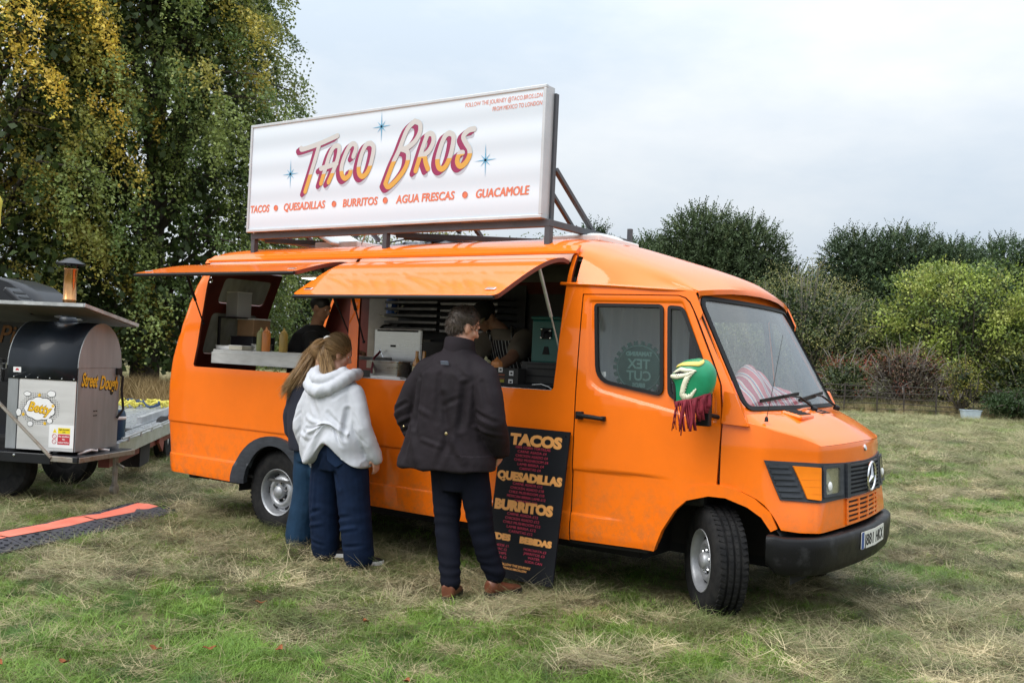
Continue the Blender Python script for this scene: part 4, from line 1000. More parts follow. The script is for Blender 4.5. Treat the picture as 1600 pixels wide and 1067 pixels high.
# ------------------------------------------------------------------ front lights, grilles, bumper
cl = [(.205, .931), (.45, .925), (.70, .921), (.9, .912), (1.1, .910)]; cb = [(1.1, .702), (.9, .701), (.72, .697), (.5, .703), (.315, .709)]
clo = cl + [(2.2 - s, z) for s, z in cl[-2::-1]] + [(2.2 - s, z) for s, z in cb[::-1]] + cb[1:]
surf_panel('light_panel', clo, [], nosef(.010), M_grey_pl, van, step=.05, thick=.014, out=(.7, -.5, 0))
M_amber = mat('amber_lens', (0.80, 0.20, 0.002), rough=0.4, spec=0.15, coat=0.12, var=0.10, vscale=4, bump=0.0)
M_lens = glass_mat('headlight_lens', (0.80, 0.80, 0.72), film=0.05, refl=0.9)
M_reflector = mat('lamp_reflector', (0.66, 0.64, 0.55), rough=0.35, metal=0.35, var=0.35, vscale=22)
for mir in (False, True):
    S = lambda s: 2.2 - s if mir else s
    o = (.7, .5, 0) if mir else (.7, -.5, 0)
    lens = surf_panel('indicator', roundpoly([(S(.392), .905), (S(.672), .897), (S(.672), .713), (S(.505), .722)], .008, 3), [], nosef(.022), M_amber, van, step=.06, thick=.02, out=o)
    for zz in np.linspace(.75, .87, 4):
        a = .392 + (.505 - .392) * (.905 - zz) / .183 + .014
        surf_panel('lens_rib', [(S(a), zz - .002), (S(.662), zz - .002), (S(.662), zz + .002), (S(a), zz + .002)], [], nosef(.0232), M_amber, lens, step=.1, thick=.003, out=o)
    for zz in np.linspace(.735, .90, 6):
        a = .205 + (.315 - .205) * (.931 - zz) / .222 + .015; b = .392 + (.505 - .392) * (.905 - zz) / .183 - .028
        surf_panel('louvre', [(S(a), zz - .009), (S(b), zz - .009), (S(b), zz + .009), (S(a), zz + .009)], [], nosef(.020), M_grey_pl, van, step=.1, thick=.012, out=o)
    hl = surf_panel('headlight', roundpoly([(S(.716), .742), (S(.845), .742), (S(.845), .893), (S(.716), .893)], .012, 3), [], nosef(.014), M_reflector, van, step=.05, thick=.006, out=o)
    surf_panel('lens', roundpoly([(S(.716), .742), (S(.845), .742), (S(.845), .893), (S(.716), .893)], .012, 3), [], nosef(.024), M_lens, hl, step=.05, thick=.004, out=o)
    surf_panel('lamp_surround', [(S(.70), .728), (S(.865), .728), (S(.865), .907), (S(.70), .907)], [roundpoly([(S(.718), .744), (S(.842), .744), (S(.842), .891), (S(.718), .891)], .012, 3)], nosef(.026), M_grey_pl, van, step=.05, thick=.012, out=o)
    mb = MB(); c = nose(S(.765), .785, .02); mb.ball(c, (.012, .03, .03), 10, 6); mb.build('bulb_shield', M_white, hl, smooth=True)
grl = surf_panel('grille', [(.915, .708), (1.285, .708), (1.285, .903), (.915, .903)], [], nosef(.0125), M_dark, van, step=.06, thick=.002, out=(1, 0, 0))
for zz in np.linspace(.716, .895, 8):
    surf_panel('slat', [(.90, zz - .006), (1.30, zz - .006), (1.30, zz + .006), (.90, zz + .006)], [], nosef(.026), M_grey_pl, grl, step=.06, thick=.014, out=(1, 0, 0))
for ss in (.905, 1.295):
    surf_panel('grille_post', [(ss - .012, .703), (ss + .012, .703), (ss + .012, .908), (ss - .012, .908)], [], nosef(.027), M_grey_pl, grl, step=.06, thick=.016, out=(1, 0, 0))
lg = surf_panel('lower_grille', [(.915, .540), (1.285, .540), (1.285, .690), (.915, .690)], [], nosef(.002), M_dark, van, step=.06, thick=.002, out=(1, 0, 0))
for zz in np.linspace(.545, .688, 6):
    surf_panel('slat', [(.905, zz - .007), (1.295, zz - .007), (1.295, zz + .007), (.905, zz + .007)], [], nosef(.012), M_orange, lg, step=.06, thick=.012, out=(1, 0, 0))
for ss in (.912, 1.02, 1.14, 1.245, 1.288):
    surf_panel('grille_bar', [(ss - .008, .54), (ss + .008, .54), (ss + .008, .692), (ss - .008, .692)], [], nosef(.010), M_orange, lg, step=.06, thick=.010, out=(1, 0, 0))
# round three-armed badge
mb = MB(); c0 = nose(1.1, .812, .045)
mb.tube([c0 + Vector((0, .088 * math.cos(t), .088 * math.sin(t))) for t in np.linspace(0, 2 * PI, 33)], .008, 8, cap=False)
star = MB()
for k in range(3):
    a = PI / 2 + k * 2 * PI / 3; d = Vector((0, math.cos(a), math.sin(a))); q = Vector((0, -math.sin(a), math.cos(a)))
    star.add([c0 + d * .086, c0 + q * .017 - d * .008, c0 - q * .017 - d * .008, c0 + Vector((.014, 0, 0)), c0 - Vector((.010, 0, 0))], [(0, 1, 3), (0, 3, 2), (0, 4, 1), (0, 2, 4)])
em = mb.build('front_emblem', M_chrome, van, smooth=True); star.build('star', M_chrome, em)
mb = MB(); mb.lathe([(.001, .006), (.016, .005), (.021, .0), (.021, -.004)], nose(1.1, .988, .003), (1, 0, .3), 16); mb.build('bonnet_badge', M_chrome, van, smooth=True)

BP = [(4.055, .000), (4.11, .012), (4.19, .055), (4.26, .125), (4.315, .225), (4.352, .40), (4.382, .68), (4.398, .985)]
BP = BP + [(x, W2 - y) for x, y in BP[-2::-1]]
bpr = [(-.13, .500), (-.035, .508), (-.010, .503), (.0, .488), (.002, .44), (-.004, .36), (-.016, .305), (-.035, .292), (-.12, .292)]
rows = []
bi = np.linspace(0, len(BP) - 1, 57)
for q in bi:
    i = min(len(BP) - 2, int(q)); t = q - i; g = lambda k: BP[max(0, min(len(BP) - 1, k))]
    x = cr(g(i - 1)[0], g(i)[0], g(i + 1)[0], g(i + 2)[0], t); y = cr(g(i - 1)[1], g(i)[1], g(i + 1)[1], g(i + 2)[1], t)
    a = g(i); b = g(i + 1); d = Vector((b[0] - a[0], b[1] - a[1])).normalized(); nr = Vector((d.y, -d.x))
    e = min(q, len(BP) - 1 - q); lift = .030 * (1 - sst(0, 1.6, e)); sh = 1.0 - .22 * (1 - sst(0, 1.2, e))
    rows.append([Vector((x + nr.x * o_, y + nr.y * o_, .40 + (z - .40) * sh + lift)) for o_, z in bpr])
mb = MB(); mb.grid(rows)
mb.add(rows[0], [tuple(range(9))]); mb.add(rows[-1], [tuple(range(9))[::-1]])
mb.build('bumper', M_bumper, van, smooth=True, angle=50)
# number plate
M_plate = mat('plate_white', (0.72, 0.72, 0.68), rough=0.35, var=0.06, vscale=20)
M_pblue = mat('plate_blue', (0.02, 0.07, 0.28), rough=0.4)
M_ink = mat('black_ink', (0.01, 0.01, 0.011), rough=0.6)
def bump_x(y): return float(np.interp(y, [p[1] for p in BP], [p[0] for p in BP]))
def platef(off): return lambda y, z: Vector((bump_x(y) + .006 + off - .012 * ((y - .985) / .26) ** 2 * 0, y, z))
pz0, pz1 = .385, .490
pl_ = surf_panel('number_plate', roundpoly([(.725, pz0), (1.245, pz0), (1.245, pz1), (.725, pz1)], .008, 2), [], platef(.004), M_plate, van, step=.07, thick=.004, out=(1, 0, 0))
surf_panel('plate_band', [(.727, pz0 + .002), (.768, pz0 + .002), (.768, pz1 - .002), (.727, pz1 - .002)], [], platef(.0055), M_pblue, pl_, step=.07, thick=.001, out=(1, 0, 0))
t = text_obj('lettering', 'J881 HKX', Matrix(), .098, M_ink, pl_, bold=.0015, depth=.0006, width=.44)
for v in t.data.vertices: v.co = Vector((bump_x(.785 + v.co.x) + .0112 + v.co.z, .785 + v.co.x, pz0 + .018 + v.co.y))

# bonnet air intakes, wipers, aerial
for y0, y1, x0, x1 in ((.50, .72, 3.955, 4.06), (.90, 1.10, 3.965, 4.07)):
    mb = MB(); mb.box(((x0 + x1) / 2, (y0 + y1) / 2, 1.180), (x1 - x0 + .03, y1 - y0 + .03, .03), Matrix.Rotation(.22, 3, 'Y')); ib = mb.build('air_intake', M_orange, van, bevel=.012)
    for k in range(4):
        t = (k + .5) / 4; mb = MB(); mb.box((x0 + (x1 - x0) * t, (y0 + y1) / 2, 1.1975 - (t - .5) * .0235), (.016, y1 - y0 - .01, .004), Matrix.Rotation(.22, 3, 'Y')); mb.build('slot', M_dark, ib)
for yp, yt in ((.95, .28), (1.45, .86)):
    mb = MB(); a = Vector((4.0, yp, 1.205)); b = screen((yp - .12 - .985) / .86, .07, .05); c = screen((yp - .55 - .985) / .86, .15, .03)
    e = screen((yt - .985) / .86, .055, .028); g = screen((yt + .62 - .985) / .86, .115, .028)
    mb.lathe([(.022, -.012), (.022, .014), (.010, .022)], a, (.3, 0, 1), 10, cap=True)
    mb.tube([a + Vector((0, 0, .012)), b, e.lerp(g, .5) + Vector((.02, 0, .012))], [.008, .0065, .005], 6); wp = mb.build('wiper', M_black, van, smooth=True)
    mb = MB(); mb.bar(e, g, .012, .02); mb.build('blade', M_rubber, wp)
mb = MB(); a = Vector((3.975, .15, 1.150)); mb.lathe([(.012, 0), (.010, .02), (.005, .03)], a, (0, 0, 1), 10, cap=True); mb.tube([a + Vector((0, 0, .02)), (4.0, .152, 1.32), (4.05, .155, 1.66)], [.0022, .0018, .0012], 5); mb.build('aerial', M_black, van, smooth=True)

# ------------------------------------------------------------------ wheels
def make_wheel(cx, cy, cz, ang, flip=False):
    R = Matrix.Translation((cx, cy, cz)) @ Matrix.Rotation(ang + (PI if flip else 0), 4, 'Z')
    # outer face looks along local -y
    tp = [(.178, -.085), (.200, -.098), (.262, -.104), (.300, -.098), (.322, -.083), (.330, -.068), (.330, -.048), (.318, -.045), (.318, -.035), (.331, -.032), (.332, -.006), (.319, -.004), (.319, .006), (.332, .008), (.331, .032), (.318, .035), (.318, .045), (.330, .048), (.330, .068), (.322, .083), (.30, .098), (.25, .10), (.178, .085)]
    hub = MB(); hub.lathe([(.001, .02), (.15, .02), (.15, .08), (.001, .08)], (0, 0, 0), (0, 1, 0), 20); me = hub.mesh('wheel'); me.transform(R)
    w = link_mesh('wheel', me, M_dark, van)
    t = MB(); t.lathe(tp, (0, 0, 0), (0, 1, 0), 56)
    # cross-cut tread blocks
    for k in range(56):
        a = 2 * PI * k / 56
        for y0, y1 in ((-.082, -.05), (.05, .082), (-.030, -.008), (.010, .030)):
            c = Vector((math.cos(a) * .3305, (y0 + y1) / 2, math.sin(a) * .3305)); t.box(c, (.007, y1 - y0, .020), Matrix.Rotation(-a, 3, 'Y') @ Matrix.Rotation(.35 if y0 > 0 else -.35, 3, 'X'))
    me = t.mesh('tyre'); me.transform(R); o = link_mesh('tyre', me, M_tyre, w, True); me.set_sharp_from_angle(angle=math.radians(30))
    r = MB(); r.lathe([(q_ * .88, w_) for q_, w_ in [(.216, .09), (.198, .07), (.196, -.060), (.204, -.078), (.213, -.083), (.217, -.090), (.212, -.096), (.203, -.092), (.195, -.076), (.190, -.045), (.182, -.022), (.168, -.018), (.155, -.038), (.135, -.060), (.115, -.066), (.098, -.058), (.090, -.042), (.062, -.040), (.060, -.078), (.048, -.092), (.001, -.096)]], (0, 0, 0), (0, 1, 0), 40)
    me = r.mesh('rim'); me.transform(R); o = link_mesh('rim', me, M_rim, w, True); me.set_sharp_from_angle(angle=math.radians(50))
    b = MB()
    for k in range(6):
        a = 2 * PI * k / 6 + .3; b.lathe([(.010, -.036), (.010, -.062), (.006, -.068), (.001, -.068)], (.067 * math.cos(a), 0, .067 * math.sin(a)), (0, 1, 0), 6)
    me = b.mesh('wheel_nuts'); me.transform(R); link_mesh('wheel_nuts', me, M_chrome, w)
    h = MB()
    for k in range(6):
        a = 2 * PI * k / 6; c = Vector((.141 * math.cos(a), -.036, .141 * math.sin(a)))
        h.box(c, (.020, .012, .048), Matrix.Rotation(-a, 3, 'Y')); h.lathe([(.001, -.0445), (.018, -.0445), (.018, -.04)], (.067 * math.cos(a + .52), 0, .067 * math.sin(a + .52)), (0, 1, 0), 10)
    me = h.mesh('rim_slots'); me.transform(R); link_mesh('rim_slots', me, M_dark, w)
make_wheel(-.035, .155, .275, 0)
make_wheel(3.675, .20, .285, math.radians(-48))
make_wheel(-.035, W2 - .155, .275, 0, True)
make_wheel(3.715, W2 - .205, .285, math.radians(-40), True)

# underbody: floor pan, wheel boxes, axles, plus added low boxes
mb = MB()
mb.box((1.55, .985, .325), (2.9, 1.55, .05)); mb.box((-.95, .985, .33), (.9, 1.6, .05)); mb.box((3.7, .985, .55), (.9, 1.0, .5)); mb.box((-.03, .985, .335), (1.1, 1.1, .03))
mb.box((1.9, .985, .25), (2.4, 1.3, .12)); mb.box((-1.0, .985, .27), (.7, 1.3, .08)); mb.tube([(-.03, .2, .28), (-.03, 1.77, .28)], .05, 10); mb.tube([(3.7, .3, .27), (3.7, 1.67, .27)], .045, 10)  # low boxes added to deepen the shade under the van
mb.box((-1.36, .3, .27), (.10, .08, .07)); mb.box((-1.24, .34, .262), (.12, .1, .05))
mb.build('chassis', M_seam, van)
for xc, r in ((-.03, .45), (3.70, .47)):
    for s in (lambda y: y, lambda y: W2 - y):
        mb = MB(); rows = []
        for y in (.045 if xc < 1 else .10, .50):
            rows.append([Vector((xc + r * math.cos(t), s(y), .28 + r * .93 * math.sin(t))) for t in np.linspace(-.1, PI + .1, 16)])
        mb.grid(rows); mb.add(rows[1], [tuple(range(16))]); mb.build('wheel_liner', M_dark, van)
# fold-down towing bracket glimpsed behind the front wheel
mb = MB(); mb.bar((3.98, .30, .40), (4.15, .42, .46), .03, .02); mb.build('steering_link', mat('yellow_primer', (.45, .36, .10), rough=.6), van)
# ------------------------------------------------------------------ serving hatches, propped open
def hatch(hx, hy, hz, tx, ty, tz, bulge):
    H = Vector((0, hy, hz)); T = Vector((0, ty, tz)); d = T - H; nrm = Vector((0, d.z, -d.y)).normalized()
    if nrm.z < 0: nrm = -nrm
    def f(u, v):
        x = (hx[0] + (tx[0] - hx[0]) * v) * (1 - u) + (hx[1] + (tx[1] - hx[1]) * v) * u
        p = H + d * v + nrm * bulge * (math.sin(PI * min(1, max(0, v)) ** .62))
        return Vector((x, p.y, p.z))
    L = hx[1] - hx[0]
    g = lambda U, v: f(U / L, v)
    ol = roundpoly([(0, 0), (L, 0), (L, 1), (0, 1)], [0, 0, .05, .05], 3)
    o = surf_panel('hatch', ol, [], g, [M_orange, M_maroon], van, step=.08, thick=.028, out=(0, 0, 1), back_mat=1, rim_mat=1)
    mb = MB(); mb.tube([f(u, 1.0) + Vector((0, -.002, -.014)) for u in np.linspace(.01, .99, 14)], .013, 6); mb.build('edge_seal', M_rubber, o, smooth=True)
    for u in (.055, .945):
        mb = MB(); p = f(u, .93); q = f(u, .88); w = (p - q).normalized(); mb.box(p.lerp(q, .5) + Vector((0, 0, .006)), (.07, .03, .008), Matrix.Rotation(math.atan2(w.z, w.y) + PI, 3, 'X'))
        mb.build('catch', M_chrome, o, bevel=.003)
    return o, f
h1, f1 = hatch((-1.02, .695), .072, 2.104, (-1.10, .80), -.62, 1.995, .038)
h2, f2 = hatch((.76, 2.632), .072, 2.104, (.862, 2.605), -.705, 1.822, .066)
M_strip = mat('pinkish_hinge_strip', (.60, .30, .20), rough=.5, col2=(.42, .24, .20), vscale=3, stretch=(1, 3, 3))  # pinkish-orange band between the hinge rail and the hatches
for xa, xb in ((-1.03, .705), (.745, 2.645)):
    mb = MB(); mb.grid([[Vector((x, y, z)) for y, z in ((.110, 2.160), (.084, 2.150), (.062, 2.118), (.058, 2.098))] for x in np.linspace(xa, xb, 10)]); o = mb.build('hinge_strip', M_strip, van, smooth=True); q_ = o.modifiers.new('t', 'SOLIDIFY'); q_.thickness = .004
def strut(a, b, par, m=None):
    mb = MB(); a, b = Vector(a), Vector(b); c = a.lerp(b, .55)
    mb.tube([a, c], .012, 8); mb.tube([c, b], .006, 8); mb.ball(a, .014, 8, 6); mb.ball(b, .012, 8, 6); mb.build('gas_strut', m or M_alu, par, smooth=True)
strut(f2(.965, .30) + Vector((0, 0, -.045)), (2.60, .06, 1.48), h2)
strut(f2(.035, .30) + Vector((0, 0, -.045)), (.84, .06, 1.52), h2, M_black)
strut(f1(.05, .42) + Vector((0, 0, -.045)), (-1.045, .05, 1.62), h1, M_black)
strut(f1(.95, .42) + Vector((0, 0, -.045)), (.70, .06, 1.55), h1, M_black)
for xx in (-.985, 1.02):
    mb = MB(); mb.tube([Vector((xx + .018 * math.cos(t), .06, 2.0 + .022 * math.sin(t))) for t in np.linspace(0, 2 * PI, 14)], .004, 6); mb.build('pull_ring', M_chrome, van, smooth=True)

# ------------------------------------------------------------------ inside the van
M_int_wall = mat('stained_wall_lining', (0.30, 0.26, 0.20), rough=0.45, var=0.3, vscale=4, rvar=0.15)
M_int_dark = mat('dark_panel', (0.020, 0.019, 0.018), rough=0.5, var=0.3, vscale=7)  # near-black colour for the van and trailer interiors
M_floor = mat('kitchen_floor', (0.06, 0.06, 0.06), rough=0.5, var=0.2)
mb = MB(); mb.box((.6, .985, .365), (4.1, 1.80, .02)); mb.build('floor', M_floor, van)
# far wall: dark lining with shelves of stacked trays, a pale panel behind the griddle, an opening at the rear
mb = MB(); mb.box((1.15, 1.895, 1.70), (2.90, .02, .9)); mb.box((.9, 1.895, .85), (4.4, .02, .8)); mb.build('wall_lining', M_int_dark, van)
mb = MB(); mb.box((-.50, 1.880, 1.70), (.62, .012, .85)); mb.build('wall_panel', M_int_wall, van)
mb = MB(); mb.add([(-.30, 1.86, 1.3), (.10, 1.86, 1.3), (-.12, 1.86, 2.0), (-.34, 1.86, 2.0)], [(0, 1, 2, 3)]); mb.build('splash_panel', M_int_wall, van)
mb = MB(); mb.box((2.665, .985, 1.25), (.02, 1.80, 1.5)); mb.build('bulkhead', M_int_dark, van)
mb = MB(); mb.box((2.40, 1.80, 1.93), (.5, .1, .12)); mb.build('wall_cupboard', mat('cream_cupboard', (.42, .34, .20), rough=.45, var=.15), van)
M_tray = mat('steel_tray', (0.16, 0.155, 0.15), rough=0.38, metal=0.8, var=0.3, vscale=10)
tr = thing('tray_rack', 'dark rack of stacked steel trays on the far wall inside the van', 'tray rack', (.3, 1.7, 1.62))
mb = MB(); mb.box((.35, 1.865, 1.84), (1.50, .02, .52)); mb.build('back_board', M_int_dark, tr)
for c0, c1, zo in ((-.32, .34, 0.0), (.36, 1.02, -.012)):
    for k in range(6):
        z = 1.66 + k * .062 + zo; mb = MB()
        mb.box(((c0 + c1) / 2, 1.70, z), (c1 - c0 - .02, .30, .008)); mb.box(((c0 + c1) / 2, 1.552, z + .010), (c1 - c0 - .02, .010, .026))
        mb.build('tray', M_tray, tr, bevel=.003)
# steel worktops
M_counter = mat('pale_counter_board', (0.48, 0.48, 0.47), rough=0.5, var=0.16, vscale=5, stretch=(1, 4, 4), bump=.03)
mb = MB(); mb.box((-.14, .33, 1.392), (1.70, .42, .025)); mb.box((-.14, .115, 1.333), (1.70, .02, .10)); mb.build('rear_counter', M_counter, van, bevel=.004)
mb = MB(); mb.box((1.70, .30, 1.242), (1.78, .44, .02)); mb.build('front_counter', M_alu, van, bevel=.004)
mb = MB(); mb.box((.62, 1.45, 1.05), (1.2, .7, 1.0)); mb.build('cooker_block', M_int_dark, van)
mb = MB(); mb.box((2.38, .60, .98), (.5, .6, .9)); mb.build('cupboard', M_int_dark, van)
# ceiling light, on
M_led = mat('lit_panel_light', (.9, .9, .85), emit=(1.0, .93, .78), estr=7.0)
mb = MB(); mb.box((-.05, .42, 2.045), (.20, .24, .02)); lt = mb.build('ceiling_light', M_white, van); mb = MB(); mb.box((-.05, .42, 2.033), (.17, .21, .006)); mb.build('diffuser', M_led, lt)
# cab: seats, dashboard, steering wheel
M_seat = mat('black_vinyl', (.02, .02, .021), rough=.5, bump=.05)
for y in (.52, 1.45):
    mb = MB(); mb.box((3.02, y, .92), (.48, .48, .16)); mb.box((2.82, y, 1.08), (.14, .46, .46), Matrix.Rotation(-.15, 3, 'Y')); mb.build('seat', M_seat, van, bevel=.04, seg=3)
mb = MB(); mb.box((3.66, .985, 1.10), (.42, 1.70, .16), Matrix.Rotation(.12, 3, 'Y')); mb.box((3.52, .985, .85), (.2, 1.7, .5)); mb.build('dashboard', M_black, van, bevel=.03)
mb = MB(); c = Vector((3.36, .52, 1.18)); ax = Vector((-.75, 0, .66)).normalized(); u, w = frame_of(ax)
mb.tube([c + (u * math.cos(t) + w * math.sin(t)) * .22 for t in np.linspace(0, 2 * PI, 33)], .014, 8, cap=False); mb.tube([c, (3.55, .52, 1.02)], .025, 8); mb.bar(c - u * .21, c + u * .21, .03, .02); mb.build('steering_wheel', M_black, van, smooth=True)

M_curt = bpy.data.materials.new('net_curtain'); M_curt.use_nodes = True
_n = M_curt.node_tree; _t = _n.nodes.new('ShaderNodeBsdfTranslucent'); _t.inputs[0].default_value = (.70, .72, .75, 1); _x = _n.nodes.new('ShaderNodeMixShader'); _x.inputs[0].default_value = .2
_n.nodes['Principled BSDF'].inputs['Base Color'].default_value = (.62, .64, .67, 1); _n.nodes['Principled BSDF'].inputs['Roughness'].default_value = .9
_n.links.new(_n.nodes['Principled BSDF'].outputs[0], _x.inputs[1]); _n.links.new(_t.outputs[0], _x.inputs[2]); _n.links.new(_x.outputs[0], _n.nodes['Material Output'].inputs[0])
ct = thing('cab_curtain', 'pale net curtain hanging behind the cab seats, seen through the door window', 'curtain', (2.71, 1.0, .9))
mb = MB(); mb.grid([[Vector((2.715 + .016 * math.sin(y * 42) + .008 * math.sin(y * 19), y, z)) for y in np.linspace(.16, 1.80, 150)] for z in (.85, 1.4, 1.93)]); mb.build('curtain_cloth', M_curt, ct, smooth=True, angle=180)
mb = MB(); mb.tube([(2.715, .14, 1.935), (2.715, 1.82, 1.935)], .006, 6); mb.build('curtain_wire', M_chrome, ct)

# ------------------------------------------------------------------ food, pots and boxes in the van
def bottle(x, y, z, h, col, nm, lbl):
    t = thing('squeeze_bottle', lbl, 'sauce bottle', (x, y, z), 'squeeze bottles on the rear counter')
    mb = MB(); mb.lathe([(.001, 0), (.033, 0), (.036, .01), (.036, h * .78), (.030, h * .86), (.020, h * .88)], (x, y, z), (0, 0, 1), 16); mb.build('bottle_body', mat(nm, col, rough=.35, var=.1), t, smooth=True)
    mb = MB(); mb.lathe([(.024, h * .86), (.024, h * .91), (.012, h * .94), (.006, h * 1.06), (.001, h * 1.06)], (x, y, z), (0, 0, 1), 12); mb.build('nozzle', mat(nm + '_cap', tuple(min(.8, c * 1.25 + .05) for c in col), rough=.4), t, smooth=True)
bottle(-.52, .24, 1.405, .19, (.26, .27, .10), 'green_sauce', 'green sauce bottle, leftmost of the three on the rear counter')
bottle(-.43, .22, 1.405, .195, (.62, .22, .06), 'orange_sauce', 'orange sauce bottle on the rear counter, between the green and mustard ones')
bottle(-.24, .24, 1.405, .19, (.42, .28, .07), 'mustard_sauce', 'mustard coloured sauce bottle standing alone at the right on the rear counter')
def boxthing(name, label, cat, c, sz, m, bevel=.006, rz=0.0, extra=None):
    t = thing(name, label, cat, (c[0], c[1], c[2])); mb = MB(); mb.box((c[0], c[1], c[2] + sz[2] / 2), sz, Matrix.Rotation(rz, 3, 'Z')); mb.build('box_body', m, t, bevel=bevel)
    if extra: extra(t)
    return t
def lid(c, sz, m, nm='lid'):
    def f(t): mb = MB(); mb.box(c, sz); mb.build(nm, m, t, bevel=.004)
    return f
M_card = mat('brown_card', (.40, .24, .13), rough=.8, var=.15); M_cardd = mat('dark_tub', (.03, .03, .035), rough=.5)
boxthing('paper_tray', 'white paper tray lying flat at the left end of the rear counter', 'paper tray', (-.95, .26, 1.405), (.20, .13, .03), M_white, extra=lid((-.95, .26, 1.437), (.205, .135, .006), M_white))
boxthing('plate_stack', 'low pile of cream plates lying beside the steel pan on the rear counter', 'plates', (-.76, .24, 1.405), (.17, .14, .035), mat('cream_ware', (.6, .56, .45), rough=.5), extra=lid((-.76, .24, 1.443), (.175, .145, .006), M_white))
t = thing('steel_pan', 'round steel pan next to the green sauce bottle', 'pan', (-.62, .34, 1.405)); mb = MB(); mb.lathe([(.001, 0), (.085, 0), (.088, .055), (.096, .06), (.09, .06), (.08, .01), (.001, .01)], (-.63, .35, 1.405), (0, 0, 1), 24); mb.build('pan_body', M_steel, t, smooth=True)
mb = MB(); mb.tube([(-.71, .35, 1.45), (-.745, .35, 1.462), (-.745, .38, 1.46), (-.71, .39, 1.45)], .005, 6); mb.build('handle', M_steel, t, smooth=True)
boxthing('food_tub', 'clear tub of brown food on a black box by the rear window', 'food tub', (-1.06, .62, 1.53), (.22, .2, .15), M_card, extra=lid((-1.06, .62, 1.687), (.23, .21, .015), M_white))
boxthing('black_box', 'black lidded box under the tub of brown food', 'box', (-1.04, .60, 1.405), (.30, .26, .115), M_cardd, extra=lid((-1.04, .60, 1.522), (.31, .27, .012), M_cardd))
boxthing('paper_roll_box', 'tall pale grey dispenser on the rear wall over the tub', 'dispenser', (-1.16, .52, 1.70), (.16, .16, .22), mat('pale_grey_tub', (.5, .5, .52), rough=.5), extra=lid((-1.16, .52, 1.925), (.165, .165, .01), M_white))
t = thing('wall_shelf', 'dark rear shelf rack holding the pale dispenser', 'shelf', (-1.15, .55, 1.40)); mb = MB(); mb.box((-1.15, .52, 1.693), (.26, .24, .012)); mb.build('shelf_board', M_cardd, t)
for yy in (.40, .64): mb = MB(); mb.box((-1.27, yy, 1.55), (.02, .02, .30)); mb.build('upright', M_cardd, t)
# griddle lid and pans at the front hatch
t = thing('griddle', 'scratched steel griddle with its lid raised, seen through the front hatch', 'griddle', (.65, .70, 1.25))
mb = MB(); mb.box((.66, .66, 1.49), (.52, .03, .31)); mb.build('lid', M_steel, t, bevel=.02, seg=3)
mb = MB(); mb.box((.66, .644, 1.625), (.44, .004, .014)); mb.box((.62, .644, 1.50), (.055, .004, .016)); mb.build('slot', M_dark, t)
mb = MB(); mb.box((.66, .86, 1.27), (.56, .4, .12)); mb.build('hotplate', M_int_dark, t, bevel=.01)
mb = MB(); mb.tube([(.46, .64, 1.40), (.52, .60, 1.47), (.56, .60, 1.40)], .004, 6); mb.build('handle', M_chrome, t, smooth=True)
def gastro(x, y, z, w, d, h, lbl, fill=None):
    t = thing('steel_food_pan', lbl, 'food pan', (x, y, z), 'steel pans on the front counter')
    mb = MB(); r1 = [(-w / 2, -d / 2), (w / 2, -d / 2), (w / 2, d / 2), (-w / 2, d / 2)]
    ro = roundpoly(r1, .02, 3); n_ = len(ro)
    lv = [(.90, 0), (.98, h), (1.06, h), (1.06, h + .006), (.95, h + .006), (.88, .01)]
    mb.grid([[Vector((x + a * k, y + b * k, z + zz)) for a, b in ro] for k, zz in lv], close=True); mb.add([Vector((x + a * .9, y + b * .9, z)) for a, b in ro], [tuple(range(n_))]); mb.add([Vector((x + a * .88, y + b * .88, z + .01)) for a, b in ro], [tuple(range(n_))])
    mb.build('pan_body', M_steel, t, smooth=True, angle=30)
    if fill:
        mb = MB(); mb.add([Vector((x + a * .94, y + b * .94, z + h * .8)) for a, b in ro], [tuple(range(n_))]); mb.build('filling', fill, t)
M_food = mat('cooked_filling', (.30, .12, .04), rough=.6, var=.5, vscale=30, bump=.3, bscale=60)
gastro(.98, .22, 1.257, .28, .16, .12, 'larger deep steel pan near the sauce bottles on the front counter', M_food)
gastro(.72 + .17, .34, 1.257, .12, .14, .12, 'narrow steel pan beside the orange pillar on the front counter', None)
boxthing('paper_pad', 'white pad lying flat below the larger steel pan', 'pad', (1.04, .13, 1.253), (.30, .07, .012), M_white, bevel=.002, extra=lid((1.04, .13, 1.2665), (.28, .06, .002), M_white, 'sheet'))
for i, (x, l) in enumerate(((1.22, 'glass drink bottle with amber drink, left of the pair behind the man'), (1.29, 'glass drink bottle with amber drink, right of the pair behind the man'))):
    t = thing('drink_bottle', l, 'bottle', (x, .24, 1.253), 'drink bottles on the front counter'); mb = MB(); mb.lathe([(.001, 0), (.03, 0), (.031, .12), (.013, .165), (.012, .215), (.001, .215)], (x, .24, 1.253), (0, 0, 1), 14); mb.build('bottle_body', mat('amber_drink', (.55, .24, .03), rough=.12, coat=.5), t, smooth=True)
    mb = MB(); mb.lathe([(.0325, .05), (.0325, .10)], (x, .24, 1.253), (0, 0, 1), 14); mb.build('paper_label', mat('label_paper', (.6, .55, .35), rough=.6), t, smooth=True)
M_hose = mat('maroon_hose', (.12, .01, .02), rough=.5)
t = thing('gas_hose', 'dark red hose hanging beside the narrow steel pan', 'hose', (.80, .2, 1.25)); mb = MB(); mb.tube([(.83, .26, 1.45), (.86, .16, 1.40), (.87, .13, 1.32), (.88, .12, 1.25)], .009, 8); mb.build('hose_run', M_hose, t, smooth=True)
mb = MB(); mb.lathe([(.013, -.02), (.013, .02)], (.88, .12, 1.262), (0, 0, 1), 8, cap=True); mb.build('ferrule', M_alu, t)
